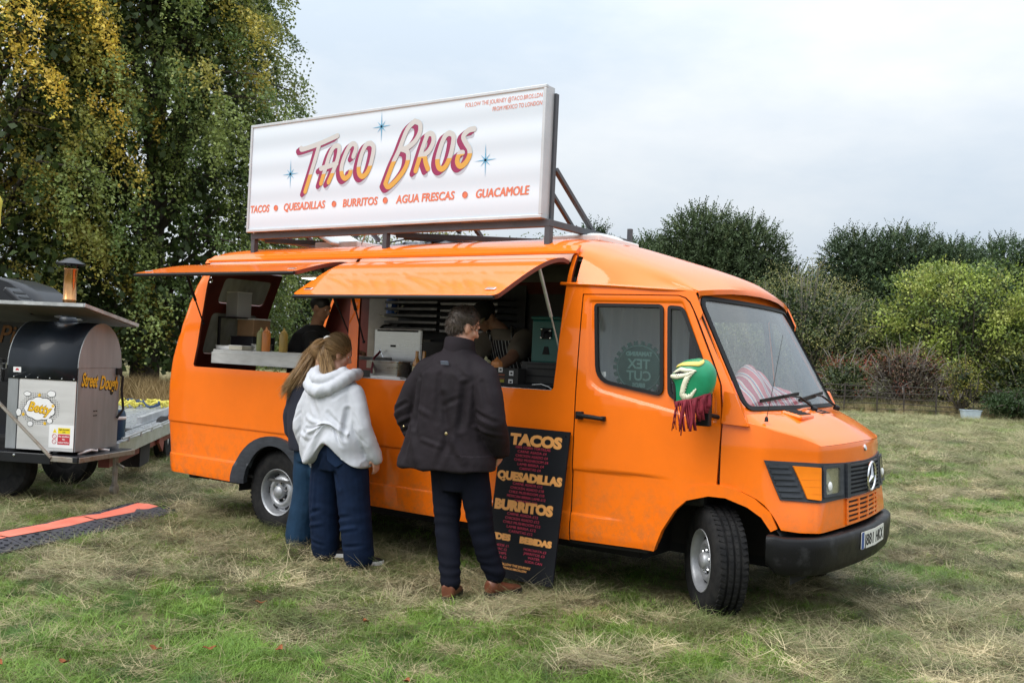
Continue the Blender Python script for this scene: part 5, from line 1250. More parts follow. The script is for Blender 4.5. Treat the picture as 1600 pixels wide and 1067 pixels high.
# produce box with stickers, green flask, dark crate
bx = thing('produce_box', 'black printed cardboard box of onions on the front counter', 'box', (2.02, .27, 1.253))
mb = MB(); mb.box((2.0, .27, 1.315), (.40, .22, .125)); mb.build('box_body', mat('black_card', (.018, .017, .017), rough=.6, var=.2), bx)
mb = MB(); mb.box((1.86, .158, 1.315), (.11, .003, .115)); mb.build('grey_label', mat('grey_card', (.055, .056, .052), rough=.7, var=.2, vscale=60), bx)
for x, z, s, c in ((2.053, 1.365, .034, (.75, .74, .72)), (2.145, 1.345, .034, (.72, .72, .72)), (2.142, 1.285, .036, (.72, .72, .72)), (1.965, 1.352, .034, (.45, .30, .24))):
    mb = MB(); mb.box((x, .157, z), (s, .003, s)); st = mb.build('sticker', mat('sticker_%d' % int(c[1] * 100), c, rough=.6, var=.15, vscale=80), bx)
    mb = MB(); mb.box((x + .002, .155, z), (s * .5, .001, s * .35)); mb.build('print', M_ink, st)
mb = MB(); mb.box((2.055, .157, 1.33), (.07, .002, .012)); mb.box((2.05, .157, 1.305), (.08, .002, .007)); mb.build('red_print', mat('rust_print', (.22, .06, .03), rough=.7), bx)
mb = MB(); mb.box((2.07, .1565, 1.288), (.035, .002, .02)); mb.build('yellow_print', mat('olive_print', (.30, .28, .03), rough=.7), bx)
for x, y, c, l in ((1.855, .25, (.62, .60, .36), 'pale onion in the produce box, left of the orange one'), (1.96, .24, (.68, .27, .09), 'orange skinned onion in the produce box')):
    mb = MB(); mb.lathe([(.001, -.042), (.03, -.034), (.046, -.005), (.040, .025), (.016, .042), (.004, .06), (.001, .062)], (x, y, 1.392), (0, 0, 1), 16); o = mb.build('onion', mat('onion_%d' % int(c[0] * 100), c, rough=.4, var=.15, vscale=20, stretch=(1, 1, .2)), None, smooth=True); props(o, l, 'onion', 'onions in the produce box')
M_flask = mat('dark_green_enamel', (.012, .10, .085), rough=.4, var=.12)
t = thing('drink_dispenser', 'square dark green drinks dispenser with a tap by the right edge of the front hatch', 'drinks dispenser', (2.33, .40, 1.42))
mb = MB(); mb.box((2.33, .42, 1.575), (.27, .22, .31)); mb.build('dispenser_body', M_flask, t, bevel=.018, seg=3)
mb = MB(); mb.box((2.33, .42, 1.738), (.28, .23, .022)); mb.build('lid', M_flask, t, bevel=.008)
mb = MB(); mb.box((2.325, .308, 1.63), (.085, .02, .075)); mb.tube([(2.325, .30, 1.64), (2.325, .265, 1.635), (2.325, .262, 1.60)], .011, 8); mb.build('tap', M_black, t, smooth=True)
mb = MB(); [mb.ball((2.29 + dx, .296, 1.63 + dz), .010, 8, 6) for dx, dz in ((0, .03), (0, -.03), (.075, -.03), (.07, .02))]; mb.build('bolt', M_chrome, t, smooth=True)
mb = MB(); mb.prism([(-.03, 0), (.03, 0), (.015, .055), (-.015, .055)], plane_M((2.325, .3095, 1.485), (1, 0, 0), (0, 0, 1)), .004); mb.build('drip_plate', M_black, t)
t = thing('dark_crate', 'black crate under the green drinks dispenser', 'crate', (2.36, .36, 1.253)); mb = MB(); mb.box((2.37, .38, 1.335), (.34, .26, .165)); mb.build('crate_body', M_int_dark, t, bevel=.006)
for k in range(3): mb = MB(); mb.box((2.37, .2475, 1.285 + k * .05), (.30, .005, .008)); mb.build('rib', M_black, t)
t = thing('card_reader', 'flat black tray with a cable on the counter edge at the right', 'tray', (2.30, .12, 1.253)); mb = MB(); mb.box((2.30, .13, 1.264), (.38, .10, .022)); mb.build('tray_body', M_black, t, bevel=.004)
mb = MB(); mb.tube([(2.36, .10, 1.277), (2.44, .085, 1.285), (2.50, .08, 1.272), (2.52, .09, 1.258)], .003, 6); mb.build('cable', M_white, t, smooth=True)
# items on the far wall by the rear man
t = thing('blue_pouch', 'small blue tin hanging on the wall behind the man in black', 'tin', (-.42, 1.85, 1.83)); mb = MB(); mb.lathe([(.001, 0), (.055, 0), (.055, .16), (.001, .16)], (-.44, 1.80, 1.82), (0, 0, 1), 16); mb.build('tin_body', mat('blue_tin', (.02, .10, .42), rough=.35), t, smooth=True)
mb = MB(); mb.lathe([(.001, 0), (.025, 0), (.025, .004)], (-.42, 1.744, 1.90), (0, -1, 0), 14); mb.build('tin_label', M_white, t)
t = thing('hanging_pans', 'dark round pans hanging on the pale wall panel in the van', 'pans', (-.38, 1.80, 1.62))
for k, (x, r) in enumerate(((-.52, .085), (-.40, .09), (-.27, .10))):
    mb = MB(); mb.lathe([(.001, 0), (r, 0), (r + .012, .03), (r + .006, .03), (r - .006, .008), (.001, .008)], (x, 1.84 - .02 * k, 1.62 + .02 * (k % 2)), (.25, -1, .1), 22); mb.build('pan_body', M_int_dark, t, smooth=True)
t = thing('white_cord', 'white cord hanging across the pale wall panel', 'cord', (-.42, 1.8, 1.8)); mb = MB(); mb.tube([(-.58, 1.80, 1.80), (-.52, 1.79, 1.785), (-.40, 1.79, 1.83), (-.28, 1.79, 1.90)], .010, 8); mb.build('cord_run', mat('cream_cord', (.55, .50, .36), rough=.7), t, smooth=True)
mb = MB(); mb.ball((-.58, 1.80, 1.80), .014, 8, 6); mb.build('knot', mat('cream_cord', (.55, .50, .36)), t, smooth=True)

# ------------------------------------------------------------------ cab window sticker, blanket on the dashboard
sg = thing('gear_sign', 'dark green round gear-edged sign standing inside the door window', 'sign', (3.14, .14, 1.16))
gc = Vector((3.155, .105, 1.425)); poly = []
for k in range(22):
    a = 2 * PI * k / 22
    for da, r in ((-.10, .150), (-.075, .172), (.075, .172), (.10, .150)): poly.append(((r * 1.06) * math.cos(a + da), r * math.sin(a + da)))
GM = plane_M(gc, (1, .02, 0), (0, -.06, 1))
M_gear = mat('dark_green_sign', (.006, .036, .030), rough=.7, spec=.15, var=.2); M_gtxt = mat('faded_green_lettering', (.055, .13, .115), rough=.6)
mb = MB(); mb.prism(poly, GM, .004); mb.build('gear_plate', M_gear, sg)
mb = MB(); mb.tube([GM @ Vector((.142 * 1.06 * math.cos(t), .142 * math.sin(t), -.001 + .006)) for t in np.linspace(0, 2 * PI, 41)], .0022, 5); mb.build('ring_line', M_gtxt, sg)
mir = Matrix.Diagonal((-1, 1, 1, 1))
for body, y, s in (('TAMARIND', .078, .036), ('TEX', -.002, .085), ('CUT', -.076, .085), ('BIRDS', -.118, .034)):
    text_obj('lettering', body, GM @ Matrix.Translation((0, y, .005)) @ mir, s, M_gtxt, sg, bold=.002, align='CENTER', depth=.0006)
mb = MB(); mb.box((2.915, .072, 1.375), (.045, .002, .034)); mb.build('window_sticker', M_white, van)
bl = thing('striped_blanket', 'pink and blue striped blanket heaped on the dashboard behind the windscreen', 'blanket', (3.62, .9, 1.19))
m = mat('blanket_weave', (.75, .35, .36), rough=.9)
nt = m.node_tree; p = nt.nodes['Principled BSDF']; tc = nt.nodes.new('ShaderNodeTexCoord'); wv = nt.nodes.new('ShaderNodeTexWave'); wv.inputs['Scale'].default_value = 2.3; wv.inputs['Distortion'].default_value = 2.5; wv.bands_direction = 'DIAGONAL'
rp = nt.nodes.new('ShaderNodeValToRGB'); rp.color_ramp.interpolation = 'CONSTANT'
for i, (q, c) in enumerate(((0, (.75, .16, .20)), (.2, (.80, .70, .68)), (.38, (.10, .18, .42)), (.5, (.82, .36, .36)), (.7, (.78, .72, .70)), (.85, (.55, .10, .16)))):
    e = rp.color_ramp.elements[i] if i < 2 else rp.color_ramp.elements.new(q); e.position = q; e.color = (*c, 1)
nt.links.new(tc.outputs['Object'], wv.inputs['Vector']); nt.links.new(wv.outputs[0], rp.inputs[0]); nt.links.new(rp.outputs[0], p.inputs['Base Color'])
mb = MB(); rows = []
for i, y in enumerate(np.linspace(.30, 1.60, 44)):
    row = []
    for j, t in enumerate(np.linspace(0, 1, 18)):
        x = 3.46 + .36 * t; h = .075 + .24 * math.exp(-((y - .80) / .28) ** 2) * math.sin(PI * min(1, t * 1.1)) ** .8 + .12 * math.exp(-((y - 1.28) / .22) ** 2) * (1 - t * .6)
        h *= (1 - .5 * sst(.75, 1.0, t)); h += .035 * mnoise.noise(Vector((x * 6, y * 5, 3))) + .018 * math.sin(y * 34 + x * 9) * (1 - t * .5)
        row.append(Vector((x, y, 1.165 + max(.012, h) - .045 * t)))
    rows.append(row)
mb.grid(rows); o = mb.build('blanket_cloth', m, bl, smooth=True); sd = o.modifiers.new('thick', 'SOLIDIFY'); sd.thickness = .012

# ------------------------------------------------------------------ luchador style cloth mask pulled over the door mirror
ms = thing('wrestling_mask', 'green cloth wrestling mask with white trim and red fringe hung over the door mirror', 'mask', (3.62, -.13, 1.10))
mb = MB(); mb.box((3.685, -.085, 1.23), (.08, .05, .24)); mb.tube([(3.72, .05, 1.16), (3.69, -.08, 1.18)], .014, 8); mb.build('mirror_arm', M_black, van, bevel=.02)
M_green = mat('shiny_green_cloth', (.006, .19, .075), rough=.33, col2=(.012, .30, .14), vscale=5, bump=.12, bscale=24, c2pos=(.4, .7))
M_trim = mat('cream_vinyl_trim', (.70, .68, .52), rough=.45, var=.1, vscale=30, bump=.2, bscale=90)
M_gold = mat('yellow_braid', (.72, .58, .14), rough=.5, bump=.2, bscale=120)
M_fr = mat('crimson_fringe', (.19, .006, .020), rough=.75, var=.25, vscale=30)
# head-shaped bag: face towards -x, tilted; surface p(a, b)
MC = Vector((3.645, -.125, 1.385))
def head(a, b, off=0.0):
    """a: angle round the head (0 = +x back, pi = face), b: -1 bottom .. 1 crown"""
    r = math.sqrt(max(0, 1 - max(0, b) ** 2.6)) if b > 0 else 1 - .10 * b * b
    rx, ry = .116 + off, .105 + off
    face = math.cos(a - PI)
    q = Vector((rx * math.cos(a) * r, ry * math.sin(a) * r, .118 * b + off * b))
    if face > 0: q.x -= .012 * face * r * (1 - abs(b)); q.x -= .020 * face ** 6 * math.exp(-((b + .05) / .16) ** 2)
    q.z += .055 * (q.x / .116) * max(0, -b) + .025 * mnoise.noise(Vector((q.x * 9, q.y * 9, q.z * 9)) + Vector((4, 1, 2))) * .5
    tilt = Matrix.Rotation(.10, 3, 'Y') @ Matrix.Rotation(.62, 3, 'Z')
    return MC + tilt @ q
mb = MB(); NA = 40; rows = []
for b in np.linspace(-1, .9999, 24): rows.append([head(2 * PI * j / NA, b) for j in range(NA)])
mb.grid(rows, close=True)
mb.build('mask_hood', M_green, ms, smooth=True, angle=80)
def trim(pts, w, m, nm, off=.004, taper=True, saw=0):
    """strip of trim on the mask, pts in (angle, b)"""
    pts = resample(pts, .06, False); L_ = []; R_ = []; n_ = len(pts)
    for i, (a, b) in enumerate(pts):
        a0, b0 = pts[max(0, i - 1)]; a1, b1 = pts[min(n_ - 1, i + 1)]; d = Vector(((a1 - a0) * .11, (b1 - b0) * .118)).normalized(); k = math.sin(PI * (i + .6) / (n_ + .2)) ** .5 if taper else 1
        ww = w * k; nx, ny = -d.y * ww / .11, d.x * ww / .118; sw = (1 + saw * (i % 2))
        L_.append(head(a + nx * sw, min(.985, b + ny * sw), off)); R_.append(head(a - nx, min(.985, b - ny), off))
    mb = MB(); mb.grid([L_, R_]); o = mb.build(nm, m, ms, smooth=True); s_ = o.modifiers.new('t', 'SOLIDIFY'); s_.thickness = .004; s_.offset = 0
    return o
A0 = PI * 1.5   # the side that faces the photographer (-y)
trim([(PI + .02, .10), (PI + .5, .34), (PI + .9, .30), (PI + 1.35, .40)], .011, M_trim, 'brow_trim')
trim([(PI + .05, -.05), (PI + .45, -.02), (PI + .85, .06), (PI + 1.2, .26)], .010, M_trim, 'eye_trim', saw=.5)
trim([(PI + 1.25, .36), (PI + 1.0, .02), (PI + .85, -.30), (PI + .75, -.62), (PI + .95, -.80), (PI + 1.25, -.74), (PI + 1.45, -.45)], .0125, M_trim, 'cheek_trim', saw=.7)
trim([(PI - .1, .38), (PI + .4, .60), (PI + .9, .66), (PI + 1.4, .72), (PI + 1.9, .90)], .013, M_gold, 'crown_braid')
trim([(PI + .28, .12), (PI + .5, .17), (PI + .78, .16)], .020, M_dark, 'eye_hole', off=.002)
trim([(PI + .02, -.18), (PI + .12, -.45), (PI + .16, -.75), (PI + .10, -.96)], .018, M_dark, 'mouth_edge', off=.002)
for k in range(26):
    t = k / 25; a = PI + .25 + t * 2.0; top = head(a, -.93, .003); x = top.x
    ln = (.165 if k < 13 else .125 + .05 * math.sin(k)) * (.75 + .4 * random.random()); w = .0095 + .004 * random.random()
    d = Vector((random.uniform(-.06, .10), random.uniform(-.05, .05), -1)).normalized(); s_ = Vector((math.cos(a + PI / 2), math.sin(a + PI / 2), 0))
    mb = MB(); rows = []
    for q in np.linspace(0, 1, 5):
        c = top + d * ln * q + Vector((.008 * math.sin(q * 4 + k), .004 * math.cos(3 * q + k), .012 * (1 - q))); rows.append([c - s_ * w, c + Vector((0, -.003, 0)), c + s_ * w])
    mb.grid(rows); o = mb.build('tassel', M_fr, ms, smooth=True); so = o.modifiers.new('t', 'SOLIDIFY'); so.thickness = .003
trim([(PI + .2, -.95), (PI + .9, -.93), (PI + 1.6, -.92), (PI + 2.35, -.9)], .012, M_fr, 'fringe_band', taper=False)

# ------------------------------------------------------------------ roof rack
rk = thing('roof_rack', 'dark grey box-section rack standing on the van roof under the sign', 'roof rack', (.85, .7, 2.2))
def rbar(a, b, w=.045, nm='rail', par=None): mb = MB(); mb.bar(a, b, w, w); return mb.build(nm, M_rackpaint, par or rk, bevel=.003)
rbar((-.66, .22, 2.385), (2.385, .22, 2.385), .05)
rbar((-.62, 1.35, 2.385), (2.36, 1.35, 2.385), .045)
for x in (-.635, .875, 2.36): rbar((x, .22, 2.20 if x < 2.3 else 2.19), (x, .22, 2.36), .045, 'post'); rbar((x, 1.35, 2.30), (x, 1.35, 2.36), .045, 'post')
rbar((2.36, .245, 2.386), (2.36, 1.42, 2.386), .045, 'cross_bar'); rbar((-.635, .245, 2.386), (-.635, 1.33, 2.386), .045, 'cross_bar'); rbar((.875, .245, 2.386), (.875, 1.33, 2.386), .045, 'cross_bar')
rbar((2.36, 1.40, 2.36), (2.36, 1.40, 2.50), .035, 'post')
rbar((-.60, .30, 2.36), (.60, 1.30, 2.37), .04, 'brace'); rbar((.90, .30, 2.36), (2.2, 1.30, 2.37), .04, 'brace'); rbar((.93, .36, 2.345), (1.55, 1.2, 2.345), .03, 'brace')
for x in (2.33, 1.3, .2, -.6):
    rbar((x, .275, 2.41), (x, .275, 3.29), .04, 'sign_upright'); rbar((x + .012, .30, 2.77), (x + .012, .86, 2.40), .032, 'stay'); rbar((x - .02, .30, 2.62), (x - .02, .62, 2.405), .028, 'stay')
# things lying on the roof
t = thing('roof_vent', 'white roof vent with its lid tilted open, under the left half of the sign', 'roof vent', (-.1, .8, 2.31))
mb = MB(); mb.box((.0, .80, 2.335), (.5, .5, .06)); mb.build('vent_frame', M_white, t, bevel=.01)
mb = MB(); mb.box((-.16, .70, 2.43), (.46, .5, .03), Matrix.Rotation(.42, 3, 'Y')); mb.build('lid', M_white, t, bevel=.012)
mb = MB(); mb.tube([(.30, .55, 2.33), (.36, .55, 2.46)], .005, 6); mb.build('stay', M_alu, t)
t = thing('roof_skylight', 'low white dome skylight on the van roof behind the rack post at the right', 'skylight', (2.25, .95, 2.31))
mb = MB(); mb.box((2.28, .95, 2.335), (.48, .62, .05)); mb.build('skylight_frame', M_white, t, bevel=.012)
mb = MB(); mb.ball((2.28, .95, 2.355), (.235, .30, .05), 20, 10); mb.build('dome', mat('milky_acrylic', (.75, .74, .70), rough=.3, coat=.4), t, smooth=True)
t = thing('black_tarpaulin', 'crumpled black plastic sheet on the van roof by the middle rack post', 'tarpaulin', (.85, .8, 2.31))
mb = MB(); rows = []
for i in range(26):
    row = []
    for j in range(18):
        u, v = i / 25, j / 17; x = .55 + .75 * u; y = .42 + .62 * v; e = math.sin(PI * u) ** .5 * math.sin(PI * v) ** .5
        row.append(Vector((x, y, 2.285 + .03 * v + e * (.055 + .06 * mnoise.noise(Vector((x * 5, y * 5, 1))) + .03 * mnoise.noise(Vector((x * 14, y * 14, 2)))))))
    rows.append(row)
mb.grid(rows); mb.build('sheet', mat('black_polythene', (.02, .021, .024), rough=.25, bump=.2, bscale=30), t, smooth=True)
mb = MB(); mb.tube([(.62, .55, 2.34), (.95, .62, 2.40), (1.25, .75, 2.35)], .006, 6); mb.build('tie_cord', M_black, t)

# ------------------------------------------------------------------ lightbox sign
sn = thing('rooftop_sign', 'wide white lightbox sign reading TACO BROS mounted above the van roof', 'sign', (.835, .2, 2.414))
X0, X1, Z0, Z1, YS = -.668, 2.337, 2.414, 3.330, .150
M_sframe = mat('pale_grey_aluminium', (.52, .53, .55), rough=.4, metal=.35, var=.08)
m = mat('backlit_acrylic', (.555, .615, .685), rough=.30, emit=(.93, .97, 1.0), estr=.08)
# four fluorescent tubes behind the acrylic show as soft bands
nt = m.node_tree; p = nt.nodes['Principled BSDF']; tc = nt.nodes.new('ShaderNodeTexCoord'); sp = nt.nodes.new('ShaderNodeSeparateXYZ'); mm = nt.nodes.new('ShaderNodeMath'); mm.operation = 'MULTIPLY'; mm.inputs[1].default_value = 2 * PI / .23
sn_ = nt.nodes.new('ShaderNodeMath'); sn_.operation = 'SINE'; mr = nt.nodes.new('ShaderNodeMapRange'); mr.inputs[1].default_value = -1; mr.inputs[3].default_value = .01; mr.inputs[4].default_value = .10
nt.links.new(tc.outputs['Object'], sp.inputs[0]); nt.links.new(sp.outputs[2], mm.inputs[0]); nt.links.new(mm.outputs[0], sn_.inputs[0]); nt.links.new(sn_.outputs[0], mr.inputs[0]); nt.links.new(mr.outputs[0], p.inputs['Emission Strength'])
mb = MB(); mb.box(((X0 + X1) / 2, YS + .062, (Z0 + Z1) / 2), (X1 - X0 - .008, .10, Z1 - Z0 - .008)); mb.build('sign_case', M_sframe, sn)
mb = MB(); mb.box(((X0 + X1) / 2, YS + .010, (Z0 + Z1) / 2), (X1 - X0 - .02, .006, Z1 - Z0 - .02)); mb.build('acrylic_panel', m, sn)
for a, b, w, h in (((X0, YS + .012, Z1 - .012), (X1, YS + .012, Z1 - .012), .03, .024), ((X0, YS + .012, Z0 + .012), (X1, YS + .012, Z0 + .012), .03, .024)):
    mb = MB(); mb.bar(a, b, w, h); mb.build('frame_rail', M_sframe, sn, bevel=.004)
for x in (X0 + .012, X1 - .012): mb = MB(); mb.bar((x, YS + .012, Z0 + .024), (x, YS + .012, Z1 - .024), .024, .03); mb.build('frame_rail', M_sframe, sn, bevel=.004)
LET = {'T1': [(-0.046, 3.085), (-0.019, 3.075), (0.176, 3.107), (0.364, 3.152)], 'T2': [(0.166, 3.104), (0.114, 2.955), (0.026, 2.725)],
 'A1': [(0.203, 2.781), (0.25, 2.908), (0.284, 3.0), (0.33, 3.065), (0.38, 3.068), (0.391, 3.042), (0.377, 2.964), (0.333, 2.866), (0.288, 2.786)], 'A2': [(0.195, 2.901), (0.28, 2.913), (0.369, 2.929)],
 'C1': [(0.548, 2.972), (0.573, 3.034), (0.556, 3.068), (0.517, 3.067), (0.472, 3.014), (0.429, 2.917), (0.429, 2.846), (0.466, 2.804), (0.513, 2.826), (0.526, 2.86)],
 'O1': [(0.728, 3.06), (0.681, 3.053), (0.638, 2.986), (0.611, 2.89), (0.619, 2.833), (0.654, 2.806), (0.696, 2.827), (0.73, 2.881), (0.757, 2.977), (0.758, 3.033), (0.728, 3.06)],
 'B1': [(1.165, 3.189), (1.094, 3.132), (1.02, 2.979), (0.967, 2.887), (0.899, 2.737)], 'B2': [(1.165, 3.189), (1.216, 3.165), (1.22, 3.102), (1.175, 3.036), (1.095, 2.992), (1.045, 2.99)],
 'B3': [(1.045, 2.99), (1.104, 2.966), (1.116, 2.914), (1.095, 2.846), (1.025, 2.768), (0.935, 2.709), (0.899, 2.737)],
 'R1': [(1.294, 3.076), (1.252, 2.973), (1.196, 2.814)], 'R2': [(1.286, 3.07), (1.318, 3.083), (1.351, 3.065), (1.354, 3.014), (1.318, 2.955), (1.263, 2.922)], 'R3': [(1.28, 2.914), (1.29, 2.87), (1.314, 2.821)],
 'o1': [(1.501, 3.07), (1.463, 3.048), (1.428, 2.977), (1.402, 2.886), (1.413, 2.83), (1.446, 2.809), (1.484, 2.831), (1.519, 2.896), (1.541, 2.986), (1.541, 3.048), (1.501, 3.07)],
 'S1': [(1.73, 3.079), (1.678, 3.072), (1.634, 3.033), (1.66, 2.982), (1.693, 2.937), (1.696, 2.888), (1.661, 2.836), (1.616, 2.818), (1.587, 2.854), (1.603, 2.908), (1.634, 2.914)]}
M_mag = mat('magenta_vinyl', (.27, .018, .085), rough=.4); M_let = mat('silver_vinyl', (.52, .51, .50), rough=.4); M_yel = mat('amber_vinyl', (.62, .33, .055), rough=.4); M_shad = mat('grey_print', (.42, .44, .50), rough=.5)
M_cor = mat('coral_vinyl', (.66, .17, .085), rough=.45); M_sblue = mat('light_blue_vinyl', (.12, .36, .56), rough=.45)
def smooth_path(pts, k=6):
    out = []
    for i in range(len(pts) - 1):
        g = lambda j: Vector(pts[max(0, min(len(pts) - 1, j))])
        for t in range(k): out.append(cr(g(i - 1), g(i), g(i + 1), g(i + 2), t / k))
    out.append(Vector(pts[-1])); return out
def strokes(name, paths, hw, y, m, par, split=None):
    """round-ended strokes welded into one flat shape, coloured below a height by the second material"""
    step = hw * .55; P = []; E = []; segs = []
    for pts in paths:
        n_ = len(pts); L_ = []; R_ = []
        for i, q in enumerate(pts):
            d = (pts[min(n_ - 1, i + 1)] - pts[max(0, i - 1)]).normalized(); nn = Vector((-d.y, d.x)); L_.append(q + nn * hw); R_.append(q - nn * hw)
        d0 = (pts[1] - pts[0]).normalized(); d1 = (pts[-1] - pts[-2]).normalized()
        c0 = [pts[0] + (Vector((-d0.y, d0.x)) * math.cos(t) - d0 * math.sin(t)) * hw for t in np.linspace(0, PI, 9)]
        c1 = [pts[-1] + (Vector((d1.y, -d1.x)) * math.cos(t) + d1 * math.sin(t)) * hw for t in np.linspace(0, PI, 9)]
        loop = [L_[0]] + c0[1:-1] + R_ + c1[1:-1] + L_[:0:-1]
        k = len(P); P += loop; E += [(k + i, k + (i + 1) % len(loop)) for i in range(len(loop))]
        segs += [(pts[i], pts[i + 1]) for i in range(n_ - 1)]
    if split is not None:
        k = len(P); P += [Vector((min(p.x for p in P) - .01, split)), Vector((max(p.x for p in P) + .01, split))]; E.append((k, k + 1))
    r = geometry.delaunay_2d_cdt([Vector((p.x, p.y)) for p in P], E, [], 0, 1e-5)
    fs = []; mi = []
    for t in r[2]:
        c = sum((r[0][i] for i in t), Vector((0, 0))) / 3
        dmin = min((c - (a + (b - a) * min(1, max(0, (c - a).dot(b - a) / max(1e-12, (b - a).length_squared))))).length for a, b in segs)
        if dmin < hw * 1.004:
            A = (r[0][t[1]] - r[0][t[0]]).cross(r[0][t[2]] - r[0][t[0]])
            fs.append(tuple(t) if A > 0 else tuple(t)[::-1]); mi.append(1 if split is not None and c.y < split else 0)
    me = bpy.data.meshes.new(name); me.from_pydata([(p.x, y, p.y) for p in r[0]], [], fs); me.update(); o = link_mesh(name, me, m, par)
    me.polygons.foreach_set('material_index', mi)
    return o
SPL = {'T': 2.86, 'A': 2.855, 'C': 2.865, 'O': 2.885, 'B': 2.90, 'R': 2.915, 'o': 2.885, 'S': 2.905}
for ch in 'TACOBRoS':
    base = [smooth_path(pts, 5) for kname, pts in LET.items() if kname[0] == ch]
    shift = lambda dx, dz: [[p + Vector((dx, dz)) for p in q] for q in base]
    strokes('letter_shadow', shift(-.024, -.040), .024, YS + .0058, M_shad, sn)
    strokes('letter_shade', shift(-.038, -.022) + shift(-.020, -.012), .0225, YS + .0043, M_mag, sn)
    strokes('letter', shift(0, 0), .0205, YS + .0028, [M_let, M_yel], sn, SPL[ch])
def signM(x, z, y=YS + .0045): return plane_M((x, y, z), (1, 0, .004), (0, 0, 1))
for body, x, w, s in (('TACOS', -.635, .235, .085), ('QUESADILLAS', -.225, .48, .085), ('BURRITOS', .452, .37, .085), ('AGUA FRESCAS', 1.015, .565, .085), ('GUACAMOLE', 1.765, .455, .088)):
    if body[0] != 'G': text_obj('lettering', body, signM(x, 2.579), s, M_cor, sn, bold=.0022, shear=.12, depth=.0008, width=w); continue
    for k, dx in enumerate((-.0035, 0, .0035)): text_obj('lettering', body, signM(x + dx, 2.579 + dx * .5, YS + .0045 - .0003 * k), s, M_cor, sn, shear=.12, depth=.0, width=w)
for x in (-.315, .36, .905, 1.672):
    mb = MB(); mb.lathe([(.001, .0), (.024, .0), (.024, -.003)], (x, YS + .004, 2.607), (0, 1, 0), 20); mb.build('dot', M_cor, sn)
text_obj('lettering', 'FOLLOW THE JOURNEY @TACO.BROS.LDN', signM(1.635, 3.243), .044, M_cor, sn, bold=.0, shear=.1, depth=.0, width=.665)
text_obj('lettering', 'FROM MEXICO TO LONDON', signM(1.88, 3.190), .044, M_cor, sn, bold=.0, shear=.1, depth=.0, width=.42)
for cx, cz in ((-.16, 2.88), (.83, 3.18), (1.84, 2.845)):
    mb = MB()
    for k in range(8):
        a = k * PI / 4 + .03; ln = .125 if k % 4 == 2 else .10 if k % 2 == 0 else .062; d = Vector((math.cos(a), 0, math.sin(a))); q = Vector((-d.z, 0, d.x)); c = Vector((cx, YS + .0045, cz))
        mb.add([c + d * ln, c + q * .0065, c - q * .0065], [(0, 1, 2)])
    mb.build('starburst', M_sblue, sn, fix=False)

# ------------------------------------------------------------------ menu board leaning on the van
bd = thing('menu_board', 'tall black menu board headed TACOS leaning against the van beside the door', 'menu board', (2.47, -.1, 0))
BM = Matrix(((1, 0, 0, 2.205), (0, .12, -.993, -.155), (0, .993, .12, .075), (0, 0, 0, 1)))
BW, BH = .530, .935
BM = plane_M((2.222, -.160, .070), (1, 0, -.002), (-.012, .135, 1))
M_board = mat('black_board', (.008, .009, .012), rough=.6, spec=.2, var=.2, vscale=5, rvar=.08)
M_bor = mat('orange_board_lettering', (.80, .36, .10), rough=.5); M_red = mat('red_board_lettering', (.50, .035, .075), rough=.5)
mb = MB(); mb.prism([(0, -.045), (BW, -.045), (BW, BH), (0, BH)], BM @ Matrix.Translation((0, 0, -.014)), .014); mb.build('board_panel', M_board, bd, bevel=.001)
for x, y in ((BW - .025, BH - .03), (.025, BH - .03)):
    mb = MB(); mb.lathe([(.001, .0025), (.006, .002), (.006, 0)], BM @ Vector((x, y, 0)), BM.to_3x3() @ Vector((0, 0, 1)), 10); mb.build('screw', M_chrome, bd)
def bt(s, cx, y, size, m, w=None, bold=.0): text_obj('lettering', s, BM @ Matrix.Translation((cx - w / 2, y, .0012)), size, m, bd, bold=bold, depth=.0006, width=w)
bt('TACOS', .285, .823, .095, M_bor, .405, .006)
for i, (s, w) in enumerate((('100% CORN TORTILLAS', .27), ('CARNE ASADA £4', .225), ('CHICKEN ASADO £4', .25), ('CHILE MUSHROOM £4', .265), ('LAMB BIRRIA £4', .205), ('CARNITAS £4', .165))): bt(s, .26, .797 - i * .0275, .024, M_red, w, .0)
bt('QUESADILLAS', .265, .587, .072, M_bor, .505, .005)
for i, (s, w) in enumerate((('CARNE ASADA £12', .23), ('CHICKEN ASADO £10', .26), ('CHILE MUSHROOM £10', .275), ('MEXICAN BIRRIA LAMB £12', .30), ('CARNITAS £10', .175))): bt(s, .255, .558 - i * .0275, .024, M_red, w, .0)
bt('BURRITOS', .245, .392, .085, M_bor, .455, .006)
for i, (s, w) in enumerate((('CARNE ASADA £12', .24), ('CHICKEN ASADO £12', .265), ('CHILE MUSHROOM £12', .29), ('LAMB BIRRIA £12', .225), ('CARNITAS £12', .185))): bt(s, .245, .360 - i * .0275, .024, M_red, w, .0)
bt('SIDES', .095, .196, .052, M_bor, .165, .004); bt('BEBIDAS', .370, .196, .052, M_bor, .245, .004)
for i, (s, w) in enumerate((('CHEESE £1', .12), ('GUAC £2', .10), ('& CHIPS', .10), ('SALSA £2', .11))): bt(s, .105, .152 - i * .025, .022, M_red, w, .0)
for i, (s, w) in enumerate((('HORCHATA £3', .17), ('JARRITOS £3', .16), ('WATER', .09), ('SODA CAN', .13))): bt(s, .370, .152 - i * .025, .022, M_red, w, .0)
bt('FOLLOW THE JOURNEY', .235, .036, .020, M_bor, .24, .0006); bt('@TACO.BROS.LDN', .23, .014, .018, M_bor, .19, .0006)
